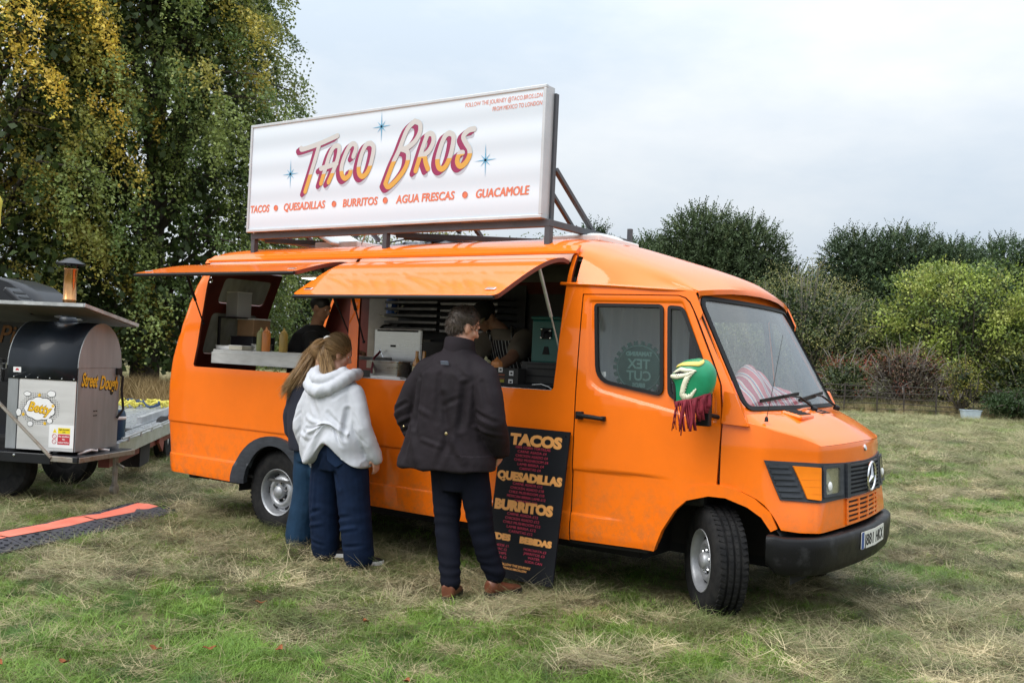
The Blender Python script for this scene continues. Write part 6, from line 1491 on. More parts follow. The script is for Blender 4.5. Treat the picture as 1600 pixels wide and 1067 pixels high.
# ------------------------------------------------------------------ pizza oven trailer at the left
TO = Vector((-1.94, -.55, 0)); TX = Vector((.903, .43, 0)); TY = Vector((-.43, .903, 0))
def tl(x, y, z=0.0): return TO + TX * x + TY * y + Vector((0, 0, z))
TM = Matrix(((TX.x, TY.x, 0, TO.x), (TX.y, TY.y, 0, TO.y), (0, 0, 1, 0), (0, 0, 0, 1)))
M_blk = mat('black_gloss_paint', (.009, .010, .014), rough=.4, spec=.3, coat=.2, var=.25, vscale=8, bump=.03, bscale=20)
M_bluebk = mat('blue_black_oven_roof', (.010, .015, .024), rough=.45, spec=.35, coat=.12, var=.2, vscale=6, rvar=.1)
M_pale_steel = mat('pale_stainless', (.62, .615, .61), rough=.42, metal=.25, var=.08, vscale=3, stretch=(.6, .6, 6), bump=.015, rvar=.08)
M_grey_steel = mat('grey_stainless', (.27, .285, .295), rough=.5, metal=.2, var=.16, vscale=3.5, stretch=(3, 3, .5), bump=.03, rvar=.1)
M_copper = mat('heat_stained_copper', (.62, .33, .14), rough=.22, metal=1.0, col2=(.30, .12, .06), vscale=7, c2pos=(.4, .65), stretch=(1, 1, .4))
M_galv = mat('galvanised_bar', (.33, .30, .26), rough=.5, metal=.5, col2=(.20, .13, .08), c2pos=(.5, .8), vscale=14, bump=.05)
M_yell = mat('yellow_vinyl', (.78, .46, .015), rough=.45); M_wht = mat('white_vinyl', (.80, .80, .80), rough=.45); M_redv = mat('red_vinyl', (.50, .035, .05), rough=.45)
def tbox(mb, c, sz): return mb.box(c, sz, None, TM)
tr_ = thing('oven_trailer', 'black catering trailer with a dark hatch opening behind the pizza oven', 'catering trailer', tuple(tl(-1.3, 1.3, 0)))
mb = MB(); tbox(mb, (-1.45, .34, .40), (3.1, .86, .05)); tbox(mb, (-2.0, 1.25, .42), (1.8, 1.0, .08)); mb.build('platform', M_blk, tr_, bevel=.005)
mb = MB(); mb.bar(tl(-3.0, -.10, .395), tl(-.14, -.10, .395), .035, .085); mb.build('front_rail', M_blk, tr_, bevel=.004)
mb = MB(); mb.bar(tl(-.14, -.10, .40), tl(.09, -.07, .395), .03, .045); mb.bar(tl(.09, -.07, .395), tl(.11, .78, .395), .035, .045); mb.build('side_rail', M_galv, tr_, bevel=.004)
for k in range(12): mb = MB(); mb.lathe([(.012, 0), (.010, .006), (.001, .008)], tl(-2.9 + k * .22, -.118, .415), -TY, 8); mb.build('bolt', M_chrome, tr_)
mb = MB(); rows = []      # rounded box body, hatch side open
xs0, xs1 = -2.9, -1.15
arc = [(xs1, .46), (xs1, 1.55), (xs1 - .03, 1.72), (xs1 - .12, 1.86), (xs1 - .28, 1.96), (xs1 - .50, 2.02), (xs1 - .84, 2.045)]; arc = arc + [(xs0 + xs1 - x, z) for x, z in arc[-2::-1]]
for y in (.98, 1.3, 1.7): rows.append([tl(x, y, z) for x, z in arc])
mb.grid(rows); mb.add(rows[-1], [tuple(range(len(arc)))]); o = mb.build('shell', M_blk, tr_, smooth=True, angle=35); s_ = o.modifiers.new('t', 'SOLIDIFY'); s_.thickness = .03
mb = MB(); mb.prism([(x, z) for x, z in arc[1:-1]] , plane_M(tl(0, .985, 0), TX, (0, 0, 1)), .02)
hp = [(x, z) for x, z in arc[1:-1]]
surf_panel('hatch_frame', [(xs1, .46)] + [(x, z) for x, z in arc[1:-1]] + [(xs0, .46)], [[(xs0 + .12, .95), (xs1 - .08, .95), (xs1 - .08, 1.66), (xs0 + .12, 1.66)]], lambda x, z: tl(x, .975, z), M_blk, tr_, step=.15, thick=.025, out=-TY)
mb = MB(); tbox(mb, (-2.0, 1.62, 1.2), (1.6, .02, 1.2)); mb.build('back_wall', M_int_dark, tr_)
mb = MB(); tbox(mb, (-2.0, 1.2, .96), (1.55, .42, .03)); mb.build('counter', M_blk, tr_)
text_obj('lettering', 'Pizza', plane_M(tl(-1.98, 1.60, 1.36), TX, (0, 0, 1)), .26, mat('faded_orange_paint', (.20, .075, .008), rough=.6), tr_, bold=.004, shear=.25)
mb = MB(); mb.tube([tl(-2.8, .96, 1.70), tl(-1.15, .96, 1.70)], .018, 8); mb.build('hatch_bar', M_alu, tr_)
# wheels, jack
for x, y in ((-.78, .05), (-.78, 1.0)):
    mb = MB(); mb.lathe([(.12, -.07), (.16, -.09), (.26, -.08), (.285, -.05), (.285, .05), (.26, .08), (.16, .09), (.12, .07)], tl(x, y + .14, .27), TY, 32); w = mb.build('wheel', M_tyre, tr_, smooth=True, angle=35)
    mb = MB(); mb.lathe([(.001, -.05), (.13, -.05), (.15, -.075), (.15, .07)], tl(x, y + .14, .27), TY, 24); mb.build('rim', M_black, w, smooth=True)
mb = MB(); mb.tube([tl(.03, .62, .02), tl(.03, .62, .40)], .025, 8); mb.lathe([(.05, -.02), (.05, .02)], tl(.03, .62, .06), TX, 14, cap=True); mb.bar(tl(.03, .62, .30), tl(.16, .55, .27), .02); mb.build('jockey_wheel', M_galv, tr_)
mb = MB(); mb.bar(tl(-1.35, -.13, 1.46), tl(-.13, -.115, .41), .032, .018); mb.lathe([(.014, -.012), (.014, .012)], tl(-.66, -.13, .866), TY, 8, cap=True); mb.build('diagonal_stay', M_galv, tr_, bevel=.003)
for p in ([(-.28, .05, .43), (-.22, -.04, .45), (-.15, .02, .46), (-.24, .08, .43)], [(-.02, .1, .43), (.04, .2, .46), (.02, .32, .44), (-.03, .4, .45), (.03, .5, .43)]):
    mb = MB(); mb.tube([tl(*q) for q in p], .011, 6); mb.build('white_rope', M_white, tr_, smooth=True)
# hatch canopy with a cut-out for the flue
def can(x, y): return tl(x, y, 1.726 - .162 * (y + .19)) 
surf_panel('canopy', [(-1.9, -.19), (.15, -.19), (.15, .66), (-1.9, .66)], [ell(-.33, .33, .12, .12, 0, 2 * PI, 16)[:-1]], can, mat('worn_grey_canopy', (.10, .10, .085), rough=.55, var=.2), tr_, step=.3, edge_step=.1, thick=.022, out=(0, 0, 1))
mb = MB(); mb.bar(can(-1.9, -.195), can(.155, -.195), .02, .03); mb.bar(can(.155, -.195), can(.155, .67), .02, .03); mb.build('canopy_edge', M_alu, tr_)
t = thing('black_case', 'black plastic case lying on the canopy of the catering trailer, left of the flue', 'case', tuple(can(-.75, .3)))
mb = MB(); mb.box(tuple(can(-.72, .25) + Vector((0, 0, .10))), (.36, .20, .05), Matrix.Rotation(.44, 3, 'Z') @ Matrix.Rotation(.62, 3, 'Y')); mb.build('case_body', M_blk, t, bevel=.015)
for k in (-.08, .0, .08):
    mb = MB(); mb.box(tuple(can(-.72, .25) + Vector((k * .7, k * .3, .128 - k * .55))), (.03, .15, .012), Matrix.Rotation(.44, 3, 'Z') @ Matrix.Rotation(.62, 3, 'Y')); mb.build('rib', M_black, t)
# clutter on the counter of the catering trailer
for i, (x, y, r, h, lb) in enumerate(((-1.38, 1.10, .06, .16, 'small steel pot at the right end of the dark trailer counter'), (-1.62, 1.12, .08, .22, 'tall steel pot in the dark trailer hatch'), (-1.9, 1.1, .07, .12, 'low steel pot at the left in the dark trailer hatch'))):
    t = thing('cooking_pot', lb, 'pot', tuple(tl(x, y, .975)), 'pots on the catering trailer counter'); mb = MB(); mb.lathe([(.001, 0), (r, 0), (r, h), (r + .006, h + .004), (r - .008, h), (r - .008, .01), (.001, .01)], tl(x, y, .975), (0, 0, 1), 20); mb.build('pot_body', M_steel, t, smooth=True, angle=40)
    mb = MB(); mb.tube([tl(x + r, y, .975 + h * .8), tl(x + r + .03, y, .975 + h * .85), tl(x + r + .03, y, .975 + h * .6), tl(x + r, y, .975 + h * .55)], .005, 6); mb.build('handle', M_chrome, t)

ov = thing('pizza_oven', 'barrel-roofed steel pizza oven with cartoon Betty sticker on the trailer', 'pizza oven', tuple(tl(-.33, .33, .45)))
W, Dp, Zb, Zs, Rz = .655, .655, .455, 1.185, .40
mb = MB(); tbox(mb, (-W / 2, Dp / 2, (Zb + Zs) / 2), (W - .012, Dp - .012, Zs - Zb)); mb.build('oven_body', M_grey_steel, ov)
mb = MB(); tbox(mb, (-W / 2 + .055, -.004, (Zb + Zs) / 2 - .01), (W - .112, .008, Zs - Zb - .02)); mb.build('front_panel', M_pale_steel, ov, bevel=.002)
mb = MB(); tbox(mb, (-W + .05, -.003, (Zb + Zs) / 2 - .01), (.098, .008, Zs - Zb - .02)); mb.build('front_strip', M_grey_steel, ov, bevel=.002)
pr = [(Dp / 2 - (Dp / 2 + .012) * math.cos(t), Zs + Rz * math.sin(t)) for t in np.linspace(0, PI, 25)]; pr = [(-.012, Zs - .115)] + pr + [(Dp + .012, Zs - .115)]
mb = MB(); rows = [[tl(x, y, z) for y, z in pr] for x in (-W - .006, .004)]; mb.grid(rows); o = mb.build('barrel_roof', M_bluebk, ov, smooth=True, angle=40); s_ = o.modifiers.new('t', 'SOLIDIFY'); s_.thickness = .008
for x, off in ((.006, 0), (-W - .014, 0)):
    mb = MB(); mb.prism([(y, z) for y, z in pr[1:-1]], plane_M(tl(x, 0, 0), TY, (0, 0, 1)), .008); mb.build('end_panel', M_grey_steel, ov)
mb = MB(); tbox(mb, (.006, Dp / 2, (Zb + Zs) / 2), (.010, Dp - .004, Zs - Zb)); mb.build('side_panel', M_grey_steel, ov, bevel=.002)
for k in range(6): mb = MB(); mb.lathe([(.008, 0), (.006, .005), (.001, .006)], tl(-W + .06 + k * .115, -.0125, Zs - .10), -TY, 8); mb.build('rivet', M_chrome, ov)
mb = MB(); mb.lathe([(.085, -.03), (.075, .03), (.058, .045), (.058, .07)], tl(-.33, .33, Zs + Rz), (0, 0, 1), 24); mb.build('flue_collar', M_bluebk, ov, smooth=True)
mb = MB(); mb.lathe([(.056, 0), (.056, .16), (.060, .165), (.060, .175), (.056, .18), (.056, .44), (.060, .445), (.060, .455), (.056, .46), (.054, .46)], tl(-.33, .33, Zs + Rz + .03), (0, 0, 1), 28); fl = mb.build('flue', M_copper, ov, smooth=True, angle=40)
mb = MB(); mb.lathe([(.125, -.02), (.130, -.012), (.05, .035), (.012, .045), (.001, .046)], tl(-.33, .33, Zs + Rz + .54), (0, 0, 1), 24); mb.lathe([(.122, -.022), (.001, .01)], tl(-.33, .33, Zs + Rz + .54), (0, 0, 1), 24)
for k in range(3): a = k * 2.1; mb.bar(tl(-.33 + .05 * math.cos(a), .33 + .05 * math.sin(a), Zs + Rz + .47), tl(-.33 + .06 * math.cos(a), .33 + .06 * math.sin(a), Zs + Rz + .54), .008)
mb.build('cowl', M_blk, fl, smooth=True, angle=50)
mb = MB(); mb.tube([tl(.03, .60, 1.14), tl(.045, .645, 1.10), tl(.03, .66, .98), tl(.05, .67, .80), tl(.02, .62, .72)], .012, 8); mb.box(tl(.025, .60, 1.15), (.05, .05, .06), None); mb.build('gas_pipe', M_seam, ov, smooth=True)
mb = MB(); [mb.box(tl(.0125, .26 + dx, .80 + dz), (.004, .022, .008), Matrix.Rotation(.444, 3, 'Z')) for dx in (0, .035) for dz in (0, -.04)]; mb.build('vent_slots', M_dark, ov)
# prints on the oven
FM = lambda x, z, o_=.009: plane_M(tl(x, -o_, z), TX, (0, 0, 1)); SM = lambda y, z, o_=.0122: plane_M(tl(o_, y, z), TY, (0, 0, 1))
mb = MB(); mb.prism([(0, 0), (.075, 0), (.075, .045), (0, .045)], FM(-W + .05, Zs - .06, .0135), .001); lab = mb.build('maker_label', M_wht, ov)
mb = MB(); mb.prism([(.02, .015), (.055, .015), (.05, .03), (.0375, .036), (.025, .03)], FM(-W + .05, Zs - .06, .0147), .0006); mb.build('print', M_redv, lab)
def cloud(M, w, h, m, nm, par, n=9, t=.0006, seed=0):
    poly = []
    for i in range(n * 6):
        a = 2 * PI * i / (n * 6); k = 1 + .10 * abs(math.sin(a * n / 2 + seed)) ; poly.append((w * k * math.cos(a), h * k * math.sin(a)))
    mb = MB(); mb.prism(poly, M, t); return mb.build(nm, m, par)
bc = (-.335, .815)
st = cloud(FM(*bc), .142, .098, M_ink, 'cartoon_sticker', ov, 9)
mb = MB()
for i in range(23):
    for j in range(17):
        dx, dy = (i - 11) * .0165, (j - 8) * .0165; q = math.hypot(dx / .185, dy / .145)
        if q < 1.05: r_ = .0066 * (1.25 - q * .7); mb.lathe([(.0001, .0004), (r_, .0004)], FM(bc[0] + dx + .0, bc[1] + dy, .0088) @ Vector((0, 0, 0)), -TY, 6)
o = mb.build('halftone', M_ink, st, fix=False); o['kind'] = 'stuff'
cloud(FM(*bc, .0101), .136, .092, M_wht, 'white_cloud', st, 9)
for dx, dy, w, h in ((-.125, .125, .030, .017), (.105, .135, .036, .024), (-.20, -.04, .022, .030), (.10, -.10, .024, .020), (-.085, -.135, .024, .020)):
    cloud(FM(bc[0] + dx, bc[1] + dy, .0092), w + .004, h + .004, M_ink, 'puff_outline', st, 5); cloud(FM(bc[0] + dx, bc[1] + dy, .0101), w, h, M_wht, 'puff', st, 5)
for dx, dy in ((-.01, .118), (.125, .03), (-.155, -.055), (.055, -.125)):
    mb = MB(); mb.prism([(.020 * (1 if k % 2 == 0 else .5) * math.cos(PI / 2 + k * PI / 5), .020 * (1 if k % 2 == 0 else .5) * math.sin(PI / 2 + k * PI / 5)) for k in range(10)], FM(bc[0] + dx, bc[1] + dy, .0104), .0005); mb.build('star', M_yell, st)
rot = Matrix.Rotation(-.14, 4, 'Z')
text_obj('lettering', 'Betty', FM(bc[0] - .118, bc[1] - .018, .0108) @ rot, .115, mat('brown_outline', (.18, .08, .01), rough=.5), st, bold=.007, shear=.2, depth=.0003, width=.235)
text_obj('lettering', 'Betty', FM(bc[0] - .113, bc[1] - .016, .0115) @ rot, .115, M_yell, st, bold=.003, shear=.2, depth=.0003, width=.222)
SR = Matrix.Rotation(-.06, 4, 'Z')
for dx, off, b, m_ in ((0.004, .0122, .010, M_ink), (.0, .0135, .004, M_yell)):
    text_obj('lettering', 'Street', SM(.045 - dx, 1.03 - dx, off) @ SR, .165, m_, ov, bold=b, shear=.25, depth=.0004, width=.25); text_obj('lettering', 'Dough', SM(.325 - dx, 1.00 - dx, off) @ SR, .165, m_, ov, bold=b, shear=.25, depth=.0004, width=.29)
ws = FM(-.235, .485, .0092); mb = MB(); mb.prism([(0, 0), (.235, 0), (.235, .20), (0, .20)], ws, .0008); wp = mb.build('warning_sign', M_wht, ov)
ws2 = ws @ Matrix.Translation((0, 0, .0010))
mb = MB(); mb.prism([(.085, .125), (.20, .125), (.20, .175), (.085, .175)], ws2, .0005); mb.build('yellow_panel', mat('warning_yellow', (.80, .62, .01), rough=.5), wp)
mb = MB(); mb.prism([(.085, .03), (.20, .03), (.20, .12), (.085, .12)], ws2, .0005); mb.build('red_panel', M_redv, wp)
mb = MB(); mb.prism([(.035, .13), (.075, .13), (.055, .168)], ws2, .0005); mb.build('hazard_triangle', mat('warning_yellow', (.80, .62, .01)), wp)
for z in (.10, .055):
    mb = MB(); mb.tube([ws2 @ Vector((.053 + .019 * math.cos(t), z + .019 * math.sin(t), .0005)) for t in np.linspace(0, 2 * PI, 21)], .0022, 4); mb.bar(ws2 @ Vector((.040, z + .013, .0006)), ws2 @ Vector((.066, z - .013, .0006)), .003, .001); mb.build('ban_ring', M_redv, wp)
ws3 = ws2 @ Matrix.Translation((0, 0, .0007))
for s_, y, m_ in (('Highly flammable', .155, M_ink), ('LPG', .133, M_ink), ('No smoking', .095, M_wht), ('No', .070, M_wht), ('naked lights', .043, M_wht)): text_obj('lettering', s_, ws3 @ Matrix.Translation((.1425, y, 0)), .0165 if m_ is M_ink else .021, m_, wp, bold=.0004, align='CENTER', depth=.0002, width=None if len(s_) < 4 else .10)

# ------------------------------------------------------------------ flat aluminium trailer behind it
FA = Vector((-2.30, .12, 0)); FU = Vector((-.69, .724, 0)); FV = Vector((-.724, -.69, 0))
def fl_(u, v, z=0.0): return FA + FU * u + FV * v + Vector((0, 0, z))
fb = thing('flatbed_trailer', 'long aluminium flatbed car trailer with red chassis parked behind the oven trailer', 'flatbed trailer', tuple(fl_(3, .9, 0)))
M_tread = mat('aluminium_treadplate', (.46, .48, .50), rough=.38, metal=.7, var=.2, vscale=10)
M_redch = mat('red_oxide_chassis', (.20, .045, .035), rough=.6, var=.25)
def deckbox(nm, u0, u1, v0, v1, z0, z1, m, par=fb):
    vs = [fl_(u, v, z) for z in (z0, z1) for u, v in ((u0, v0), (u1, v0), (u1, v1), (u0, v1))]; mb = MB(); mb.add(vs, [(3, 2, 1, 0), (4, 5, 6, 7), (0, 1, 5, 4), (1, 2, 6, 5), (2, 3, 7, 6), (3, 0, 4, 7)]); return mb.build(nm, m, par, bevel=.003)
for k, (u0, v0, v1) in enumerate(((.0, .05, .27), (1.9, .28, .66), (2.3, .67, 1.05), (2.4, 1.06, 1.44), (2.5, 1.45, 1.85))):
    d_ = deckbox('deck_plank', u0, 6.0, v0, v1 - .008, .42, .445 + .006 * (k % 2), M_tread)
    mb = MB()
    if k < 3:
        for i in range(int((6.0 - u0) / .11)):
            for j in range(3):
                c = fl_(u0 + .06 + i * .11 + .05 * (j % 2), v0 + .05 + j * (v1 - v0 - .1) / 2, .448 + .006 * (k % 2)); mb.box(c, (.045, .012, .006), Matrix.Rotation(.8 + (1.57 if (i + j) % 2 else 0), 3, 'Z'))
        mb.build('tread_bars', M_alu, d_, fix=False)['kind'] = 'stuff'
deckbox('side_rail', -.05, 6.0, -.02, .045, .34, .475, M_alu)
mb = MB(); mb.tube([fl_(.02, -.03, .51), fl_(5.9, -.03, .51)], .012, 6)
for u in np.arange(.3, 5.9, .55): mb.bar(fl_(u, -.03, .46), fl_(u, -.03, .51), .02, .012)
mb.build('lashing_rail', M_alu, fb)
deckbox('wheel_track', 2.5, 6.0, .30, .36, .452, .53, M_alu)
deckbox('chassis_beam', -.05, 6.0, .06, .16, .24, .335, M_redch); deckbox('chassis_beam', 2.2, 6.0, 1.3, 1.4, .24, .40, M_redch); deckbox('cross_member', 2.4, 2.5, .16, 1.3, .26, .40, M_redch)
mb = MB(); mb.bar(fl_(2.1, .03, .33), fl_(2.35, .03, .20), .03, .12); mb.build('bracket', M_redch, fb); deckbox('tool_box', 1.25, 1.75, .05, .25, .09, .30, M_seam)
for u in (3.0, 3.7):
    for v in (.14, 1.6):
        mb = MB(); mb.lathe([(.10, -.06), (.14, -.08), (.24, -.07), (.26, -.04), (.26, .04), (.24, .07), (.14, .08), (.10, .06)], fl_(u, v, .25), FV, 28); w = mb.build('wheel', M_tyre, fb, smooth=True, angle=35)
        mb = MB(); mb.lathe([(.001, -.06), (.12, -.05), (.14, -.065), (.14, .06)], fl_(u, v, .25), FV, 20); mb.build('rim', M_white, w, smooth=True)
bb = thing('blue_barrel', 'small dark blue plastic barrel with a white band standing on the flatbed by the oven', 'barrel', tuple(fl_(.40, .13, .45)))
c = fl_(.40, .13, .45); mb = MB(); mb.lathe([(.001, 0), (.09, 0), (.098, .02), (.102, .24), (.095, .27), (.085, .30), (.001, .31)], c, (0, 0, 1), 24); mb.build('barrel_body', mat('dark_blue_plastic', (.010, .045, .10), rough=.4, var=.15), bb, smooth=True, angle=50)
mb = MB(); mb.lathe([(.1035, .215), (.107, .22), (.107, .24), (.1035, .245)], c, (0, 0, 1), 24); mb.build('band', M_wht, bb, smooth=True)
mb = MB(); mb.lathe([(.045, -.015), (.045, .015)], c + FU * .09 + FV * -.06 + Vector((0, 0, .045)), FV, 14, cap=True); mb.build('wheel', M_black, bb)
ys = thing('lashing_straps', 'heap of yellow and blue lashing straps at the far end of the flatbed', 'straps', tuple(fl_(5.4, .9, .45)))
M_strap = mat('yellow_webbing', (.62, .55, .10), rough=.8, var=.2, vscale=20); M_strapb = mat('blue_webbing', (.03, .06, .13), rough=.8)
R = np.random.default_rng(3)
for k in range(11):
    mb = MB(); p = np.array(fl_(5.35 + R.normal(0, .16), .85 + R.normal(0, .20), .465)); pts = []
    for i in range(12):
        pts.append(Vector(p)); p = p + np.array((R.normal(0, .07), R.normal(0, .07), 0)); p[2] = .462 + R.uniform(0, .10)
    pts = smooth_path3 = [pts[0].lerp(pts[1], .0)] + pts
    rows = [[q + Vector((0, 0, -.018)), q + Vector((0, 0, .018))] for q in [cr(pts[max(0, i - 1)], pts[i], pts[min(len(pts) - 1, i + 1)], pts[min(len(pts) - 1, i + 2)], t) for i in range(len(pts) - 1) for t in (0, .33, .66)]]
    mb.grid(rows); o = mb.build('strap', M_strapb if k % 4 == 3 else M_strap, ys, smooth=True); s_ = o.modifiers.new('t', 'SOLIDIFY'); s_.thickness = .005

# ------------------------------------------------------------------ cable ramp on the grass
CD = Vector((-.345, .938, 0)); CW = Vector((.938, .345, 0)); C1 = Vector((-1.40, -.10, 0))
cr_ = thing('cable_ramp', 'black rubber cable ramp with an orange lid lying on the grass', 'cable ramp', tuple(C1 - CD * 1.4))
M_ramp = mat('black_ramp_rubber', (.035, .035, .045), rough=.6, var=.3, vscale=12, bump=.1); M_lid = mat('faded_orange_lid', (.62, .125, .075), rough=.55, col2=(.72, .20, .13), vscale=5, c2pos=(.35, .7), bump=.12, bscale=60)
def rp_(s, w, z): p = C1 - CD * s + CW * w; return Vector((p.x, p.y, z + gz(p.x, p.y) + .03))
for k in range(4):
    s0, s1 = k * .92, k * .92 + .91; prof_ = [(-.27, .0), (-.265, .008), (-.115, .048), (.115, .048), (.265, .008), (.27, .0)]
    e = .02 if k else .10
    mb = MB(); rows = [[rp_(s, w, z * (.25 if (k == 0 and s < .02) else 1)) for w, z in prof_] for s in (s0, s0 + e, s0 + .5, s1)]
    mb.grid(rows); mb.add(rows[0], [tuple(range(6))]); mb.add(rows[-1], [tuple(range(6))]); seg_ = mb.build('ramp_section', M_ramp, cr_)
    mb = MB()
    for i in range(14):
        for sg in (-1, 1):
            for j in range(3):
                w = sg * (.135 + j * .045 + .02 * (i % 2)); z = .048 - (abs(w) - .11) / .155 * .04; c = rp_(s0 + .05 + i * .062, w, z + .002); mb.box(c, (.03, .012, .008), Matrix.Rotation(1.92 + (.8 if (i + j) % 2 else -.8), 3, 'Z'))
    mb.build('tread_bars', M_ramp, seg_, fix=False)['kind'] = 'stuff'
    mb = MB(); rows = [[rp_(s, w, .062 + (0 if abs(w) < .1 else -.010)) for w in (-.105, -.1, 0, .1, .105)] for s in (s0 + (.09 if k == 0 else .006), s0 + .3, s0 + .6, s1 - .004)]; mb.grid(rows); mb.build('lid', M_lid, cr_)
# yellow feather flag cut by the left edge
t = thing('feather_flag', 'yellow feather flag on a pole, just a sliver at the left edge', 'flag', tuple(gp(-6.62, 12.2)))
mb = MB(); a = gp(-6.645, 12.2); mb.tube([a, a + Vector((0, 0, 3.4))], .015, 6); mb.build('pole', M_blk, t)
mb = MB(); rows = [[a + RH * (.02) + Vector((0, 0, z)), a + RH * (.02 + (.20 + .03 * math.sin(z * 6)) * (1 if z < 3.1 else (3.36 - z) / .26)) + FH * .02 * math.sin(z * 5) + Vector((0, 0, z))] for z in np.linspace(2.78, 3.36, 14)]; mb.grid(rows); o = mb.build('banner', mat('yellow_banner', (.62, .52, .08), rough=.7), t, smooth=True); s_ = o.modifiers.new('t', 'SOLIDIFY'); s_.thickness = .003
# ------------------------------------------------------------------ people
def skin_mat(nm, c): return mat(nm, c, rough=.5, var=.08, vscale=25, bump=.02, bscale=120, spec=.4)
M_skin = skin_mat('fair_skin', (.56, .30, .21)); M_skin2 = skin_mat('tan_skin', (.40, .21, .13))
def basis(f, up=(0, 0, 1)):
    f = Vector(f).normalized(); r = f.cross(Vector(up)).normalized(); u = r.cross(f); return r, f, u
def head_shape(mb, c, f, s=1.0, up=(0, 0, 1)):
    """skull, jaw, nose, brow, lips, ears; c = middle of the head"""
    r, f, u = basis(f, up); c = Vector(c); q = lambda x, y, z: c + (r * x + f * y + u * z) * s
    B = Matrix((r, f, u)).transposed()
    mb.ball(q(0, -.012, .030), Vector((.076, .094, .088)) * s, 20, 14, B); mb.ball(q(0, .022, -.030), Vector((.060, .066, .080)) * s, 18, 12, B); mb.ball(q(0, .055, -.082), Vector((.030, .026, .022)) * s, 12, 8, B)
    capsule(mb, q(0, .085, .012), q(0, .103, -.022), .009 * s, .014 * s, 10); mb.ball(q(0, .080, .030), Vector((.048, .012, .010)) * s, 12, 8, B)
    mb.ball(q(0, .083, -.050), Vector((.022, .010, .007)) * s, 10, 6, B); mb.ball(q(0, .080, -.060), Vector((.018, .010, .007)) * s, 10, 6, B)
    for sg in (-1, 1):
        mb.ball(q(sg * .076, -.008, -.004), Vector((.010, .020, .034)) * s, 10, 8, B @ Matrix.Rotation(.25, 3, 'X') @ Matrix.Rotation(sg * .35, 3, 'Z')); mb.ball(q(sg * .048, .052, -.018), Vector((.020, .02, .018)) * s, 10, 8, B)
    return q, B
def eyes(q, par, s=1.0):
    for sg in (-1, 1):
        mb = MB(); mb.ball(q(sg * .031, .062, .012), .0110 * s, 10, 8); e = mb.build('eye', M_wht, par, smooth=True); mb = MB(); mb.ball(q(sg * .031, .0690, .0115), .0055 * s, 8, 6); mb.build('iris', M_ink, e, smooth=True)
def hand_shape(mb, w, d, palm_n, s=1.0, curl=.5, left=False):
    """palm and five bent fingers from wrist w along d; palm_n = direction the palm faces"""
    w = Vector(w); d = Vector(d).normalized(); n = Vector(palm_n); n = (n - d * n.dot(d)).normalized(); r = d.cross(n) * (-1 if left else 1)
    capsule(mb, w - d * .02 * s, w + d * .02 * s, .026 * s, .026 * s, 10)
    for t in (-.025, -.008, .010, .027): capsule(mb, w + d * .015 * s + r * t * .7 * s, w + d * .088 * s + r * t * s, .014 * s, .012 * s, 8)
    for t, L in ((-.028, .056), (-.009, .070), (.010, .076), (.029, .066)):
        p = w + d * .088 * s + r * t * s; a = 0.
        for k, q in enumerate((.45, .32, .23)):
            a += curl * (.5 + .35 * k); e = p + (d * math.cos(a) + n * math.sin(a)) * L * q * 1.1 * s; capsule(mb, p, e, (.0092 - .0008 * k) * s, (.0086 - .0009 * k) * s, 8); p = e
    p = w + d * .025 * s + r * .024 * s; e = p + (d * .55 + r * .7 + n * .35).normalized() * .036 * s; g = e + (d * .9 + r * .1 + n * .4).normalized() * .030 * s; capsule(mb, p, e, .013 * s, .011 * s, 8); capsule(mb, e, g, .0105 * s, .008 * s, 8)
def folds(amp, sx=7., sz=3.5, amp2=0.0, s2=20., seed=0.):
    def f(c, n):
        a = mnoise.noise(Vector((c.x * sx + seed, c.y * sx, c.z * sz))); b = mnoise.noise(Vector((c.x * sx * .6 + c.z * 3, c.y * sx * .6, c.z * sz * 1.9 + seed)))
        v = amp * ((1 - abs(a) * 2.6) * .6 + b * .7)
        if amp2: v += amp2 * mnoise.noise(Vector((c.x * s2, c.y * s2, c.z * s2 + seed)))
        return n * v
    return f
def shoe(name, heel, toe, m, par, w=.047, h=.10, boot=0.0, sole=None):
    heel, toe = Vector(heel), Vector(toe); d = (toe - heel); L = d.length; d.normalize(); r = Vector((-d.y, d.x, 0)).normalized(); mb = MB()
    secs = []
    for t, ww, hh in ((0, .72, .9), (.08, .92, 1.0), (.25, .88, .92), (.45, .95, .70), (.7, 1.05, .5), (.9, .85, .38), (1.0, .45, .26)): secs.append((heel + d * L * t + Vector((0, 0, h * hh * .5)), w * ww, h * hh * .5))
    loft(mb, secs, 18, r, (0, 0, 1), 2.6)
    if boot: capsule(mb, heel + d * L * .2 + Vector((0, 0, h * .5)), heel + d * L * .2 + Vector((0, 0, h + boot)), w * .95, w * 1.0, 14)
    o = remesh(name, mb, .006, m, par, 4); mb = MB()
    for t, ww in ((0, .75), (.08, .95), (.25, .90), (.45, .97), (.7, 1.08), (.9, .90), (1.0, .5)): pass
    ring = [(t, ww) for t, ww in ((-.01, .6), (.08, .98), (.25, .93), (.45, 1.0), (.7, 1.1), (.9, .93), (1.01, .5))]
    lo = [heel + d * L * t + r * w * ww for t, ww in ring] + [heel + d * L * t - r * w * ww for t, ww in ring[::-1]]
    k = len(lo); mb.add([p + Vector((0, 0, -.012)) for p in lo] + [p + Vector((0, 0, .014)) for p in lo], [tuple(range(k))[::-1], tuple(range(k, 2 * k))] + [(i, (i + 1) % k, k + (i + 1) % k, k + i) for i in range(k)]); mb.build('sole', sole or M_rubber, o)
    return o
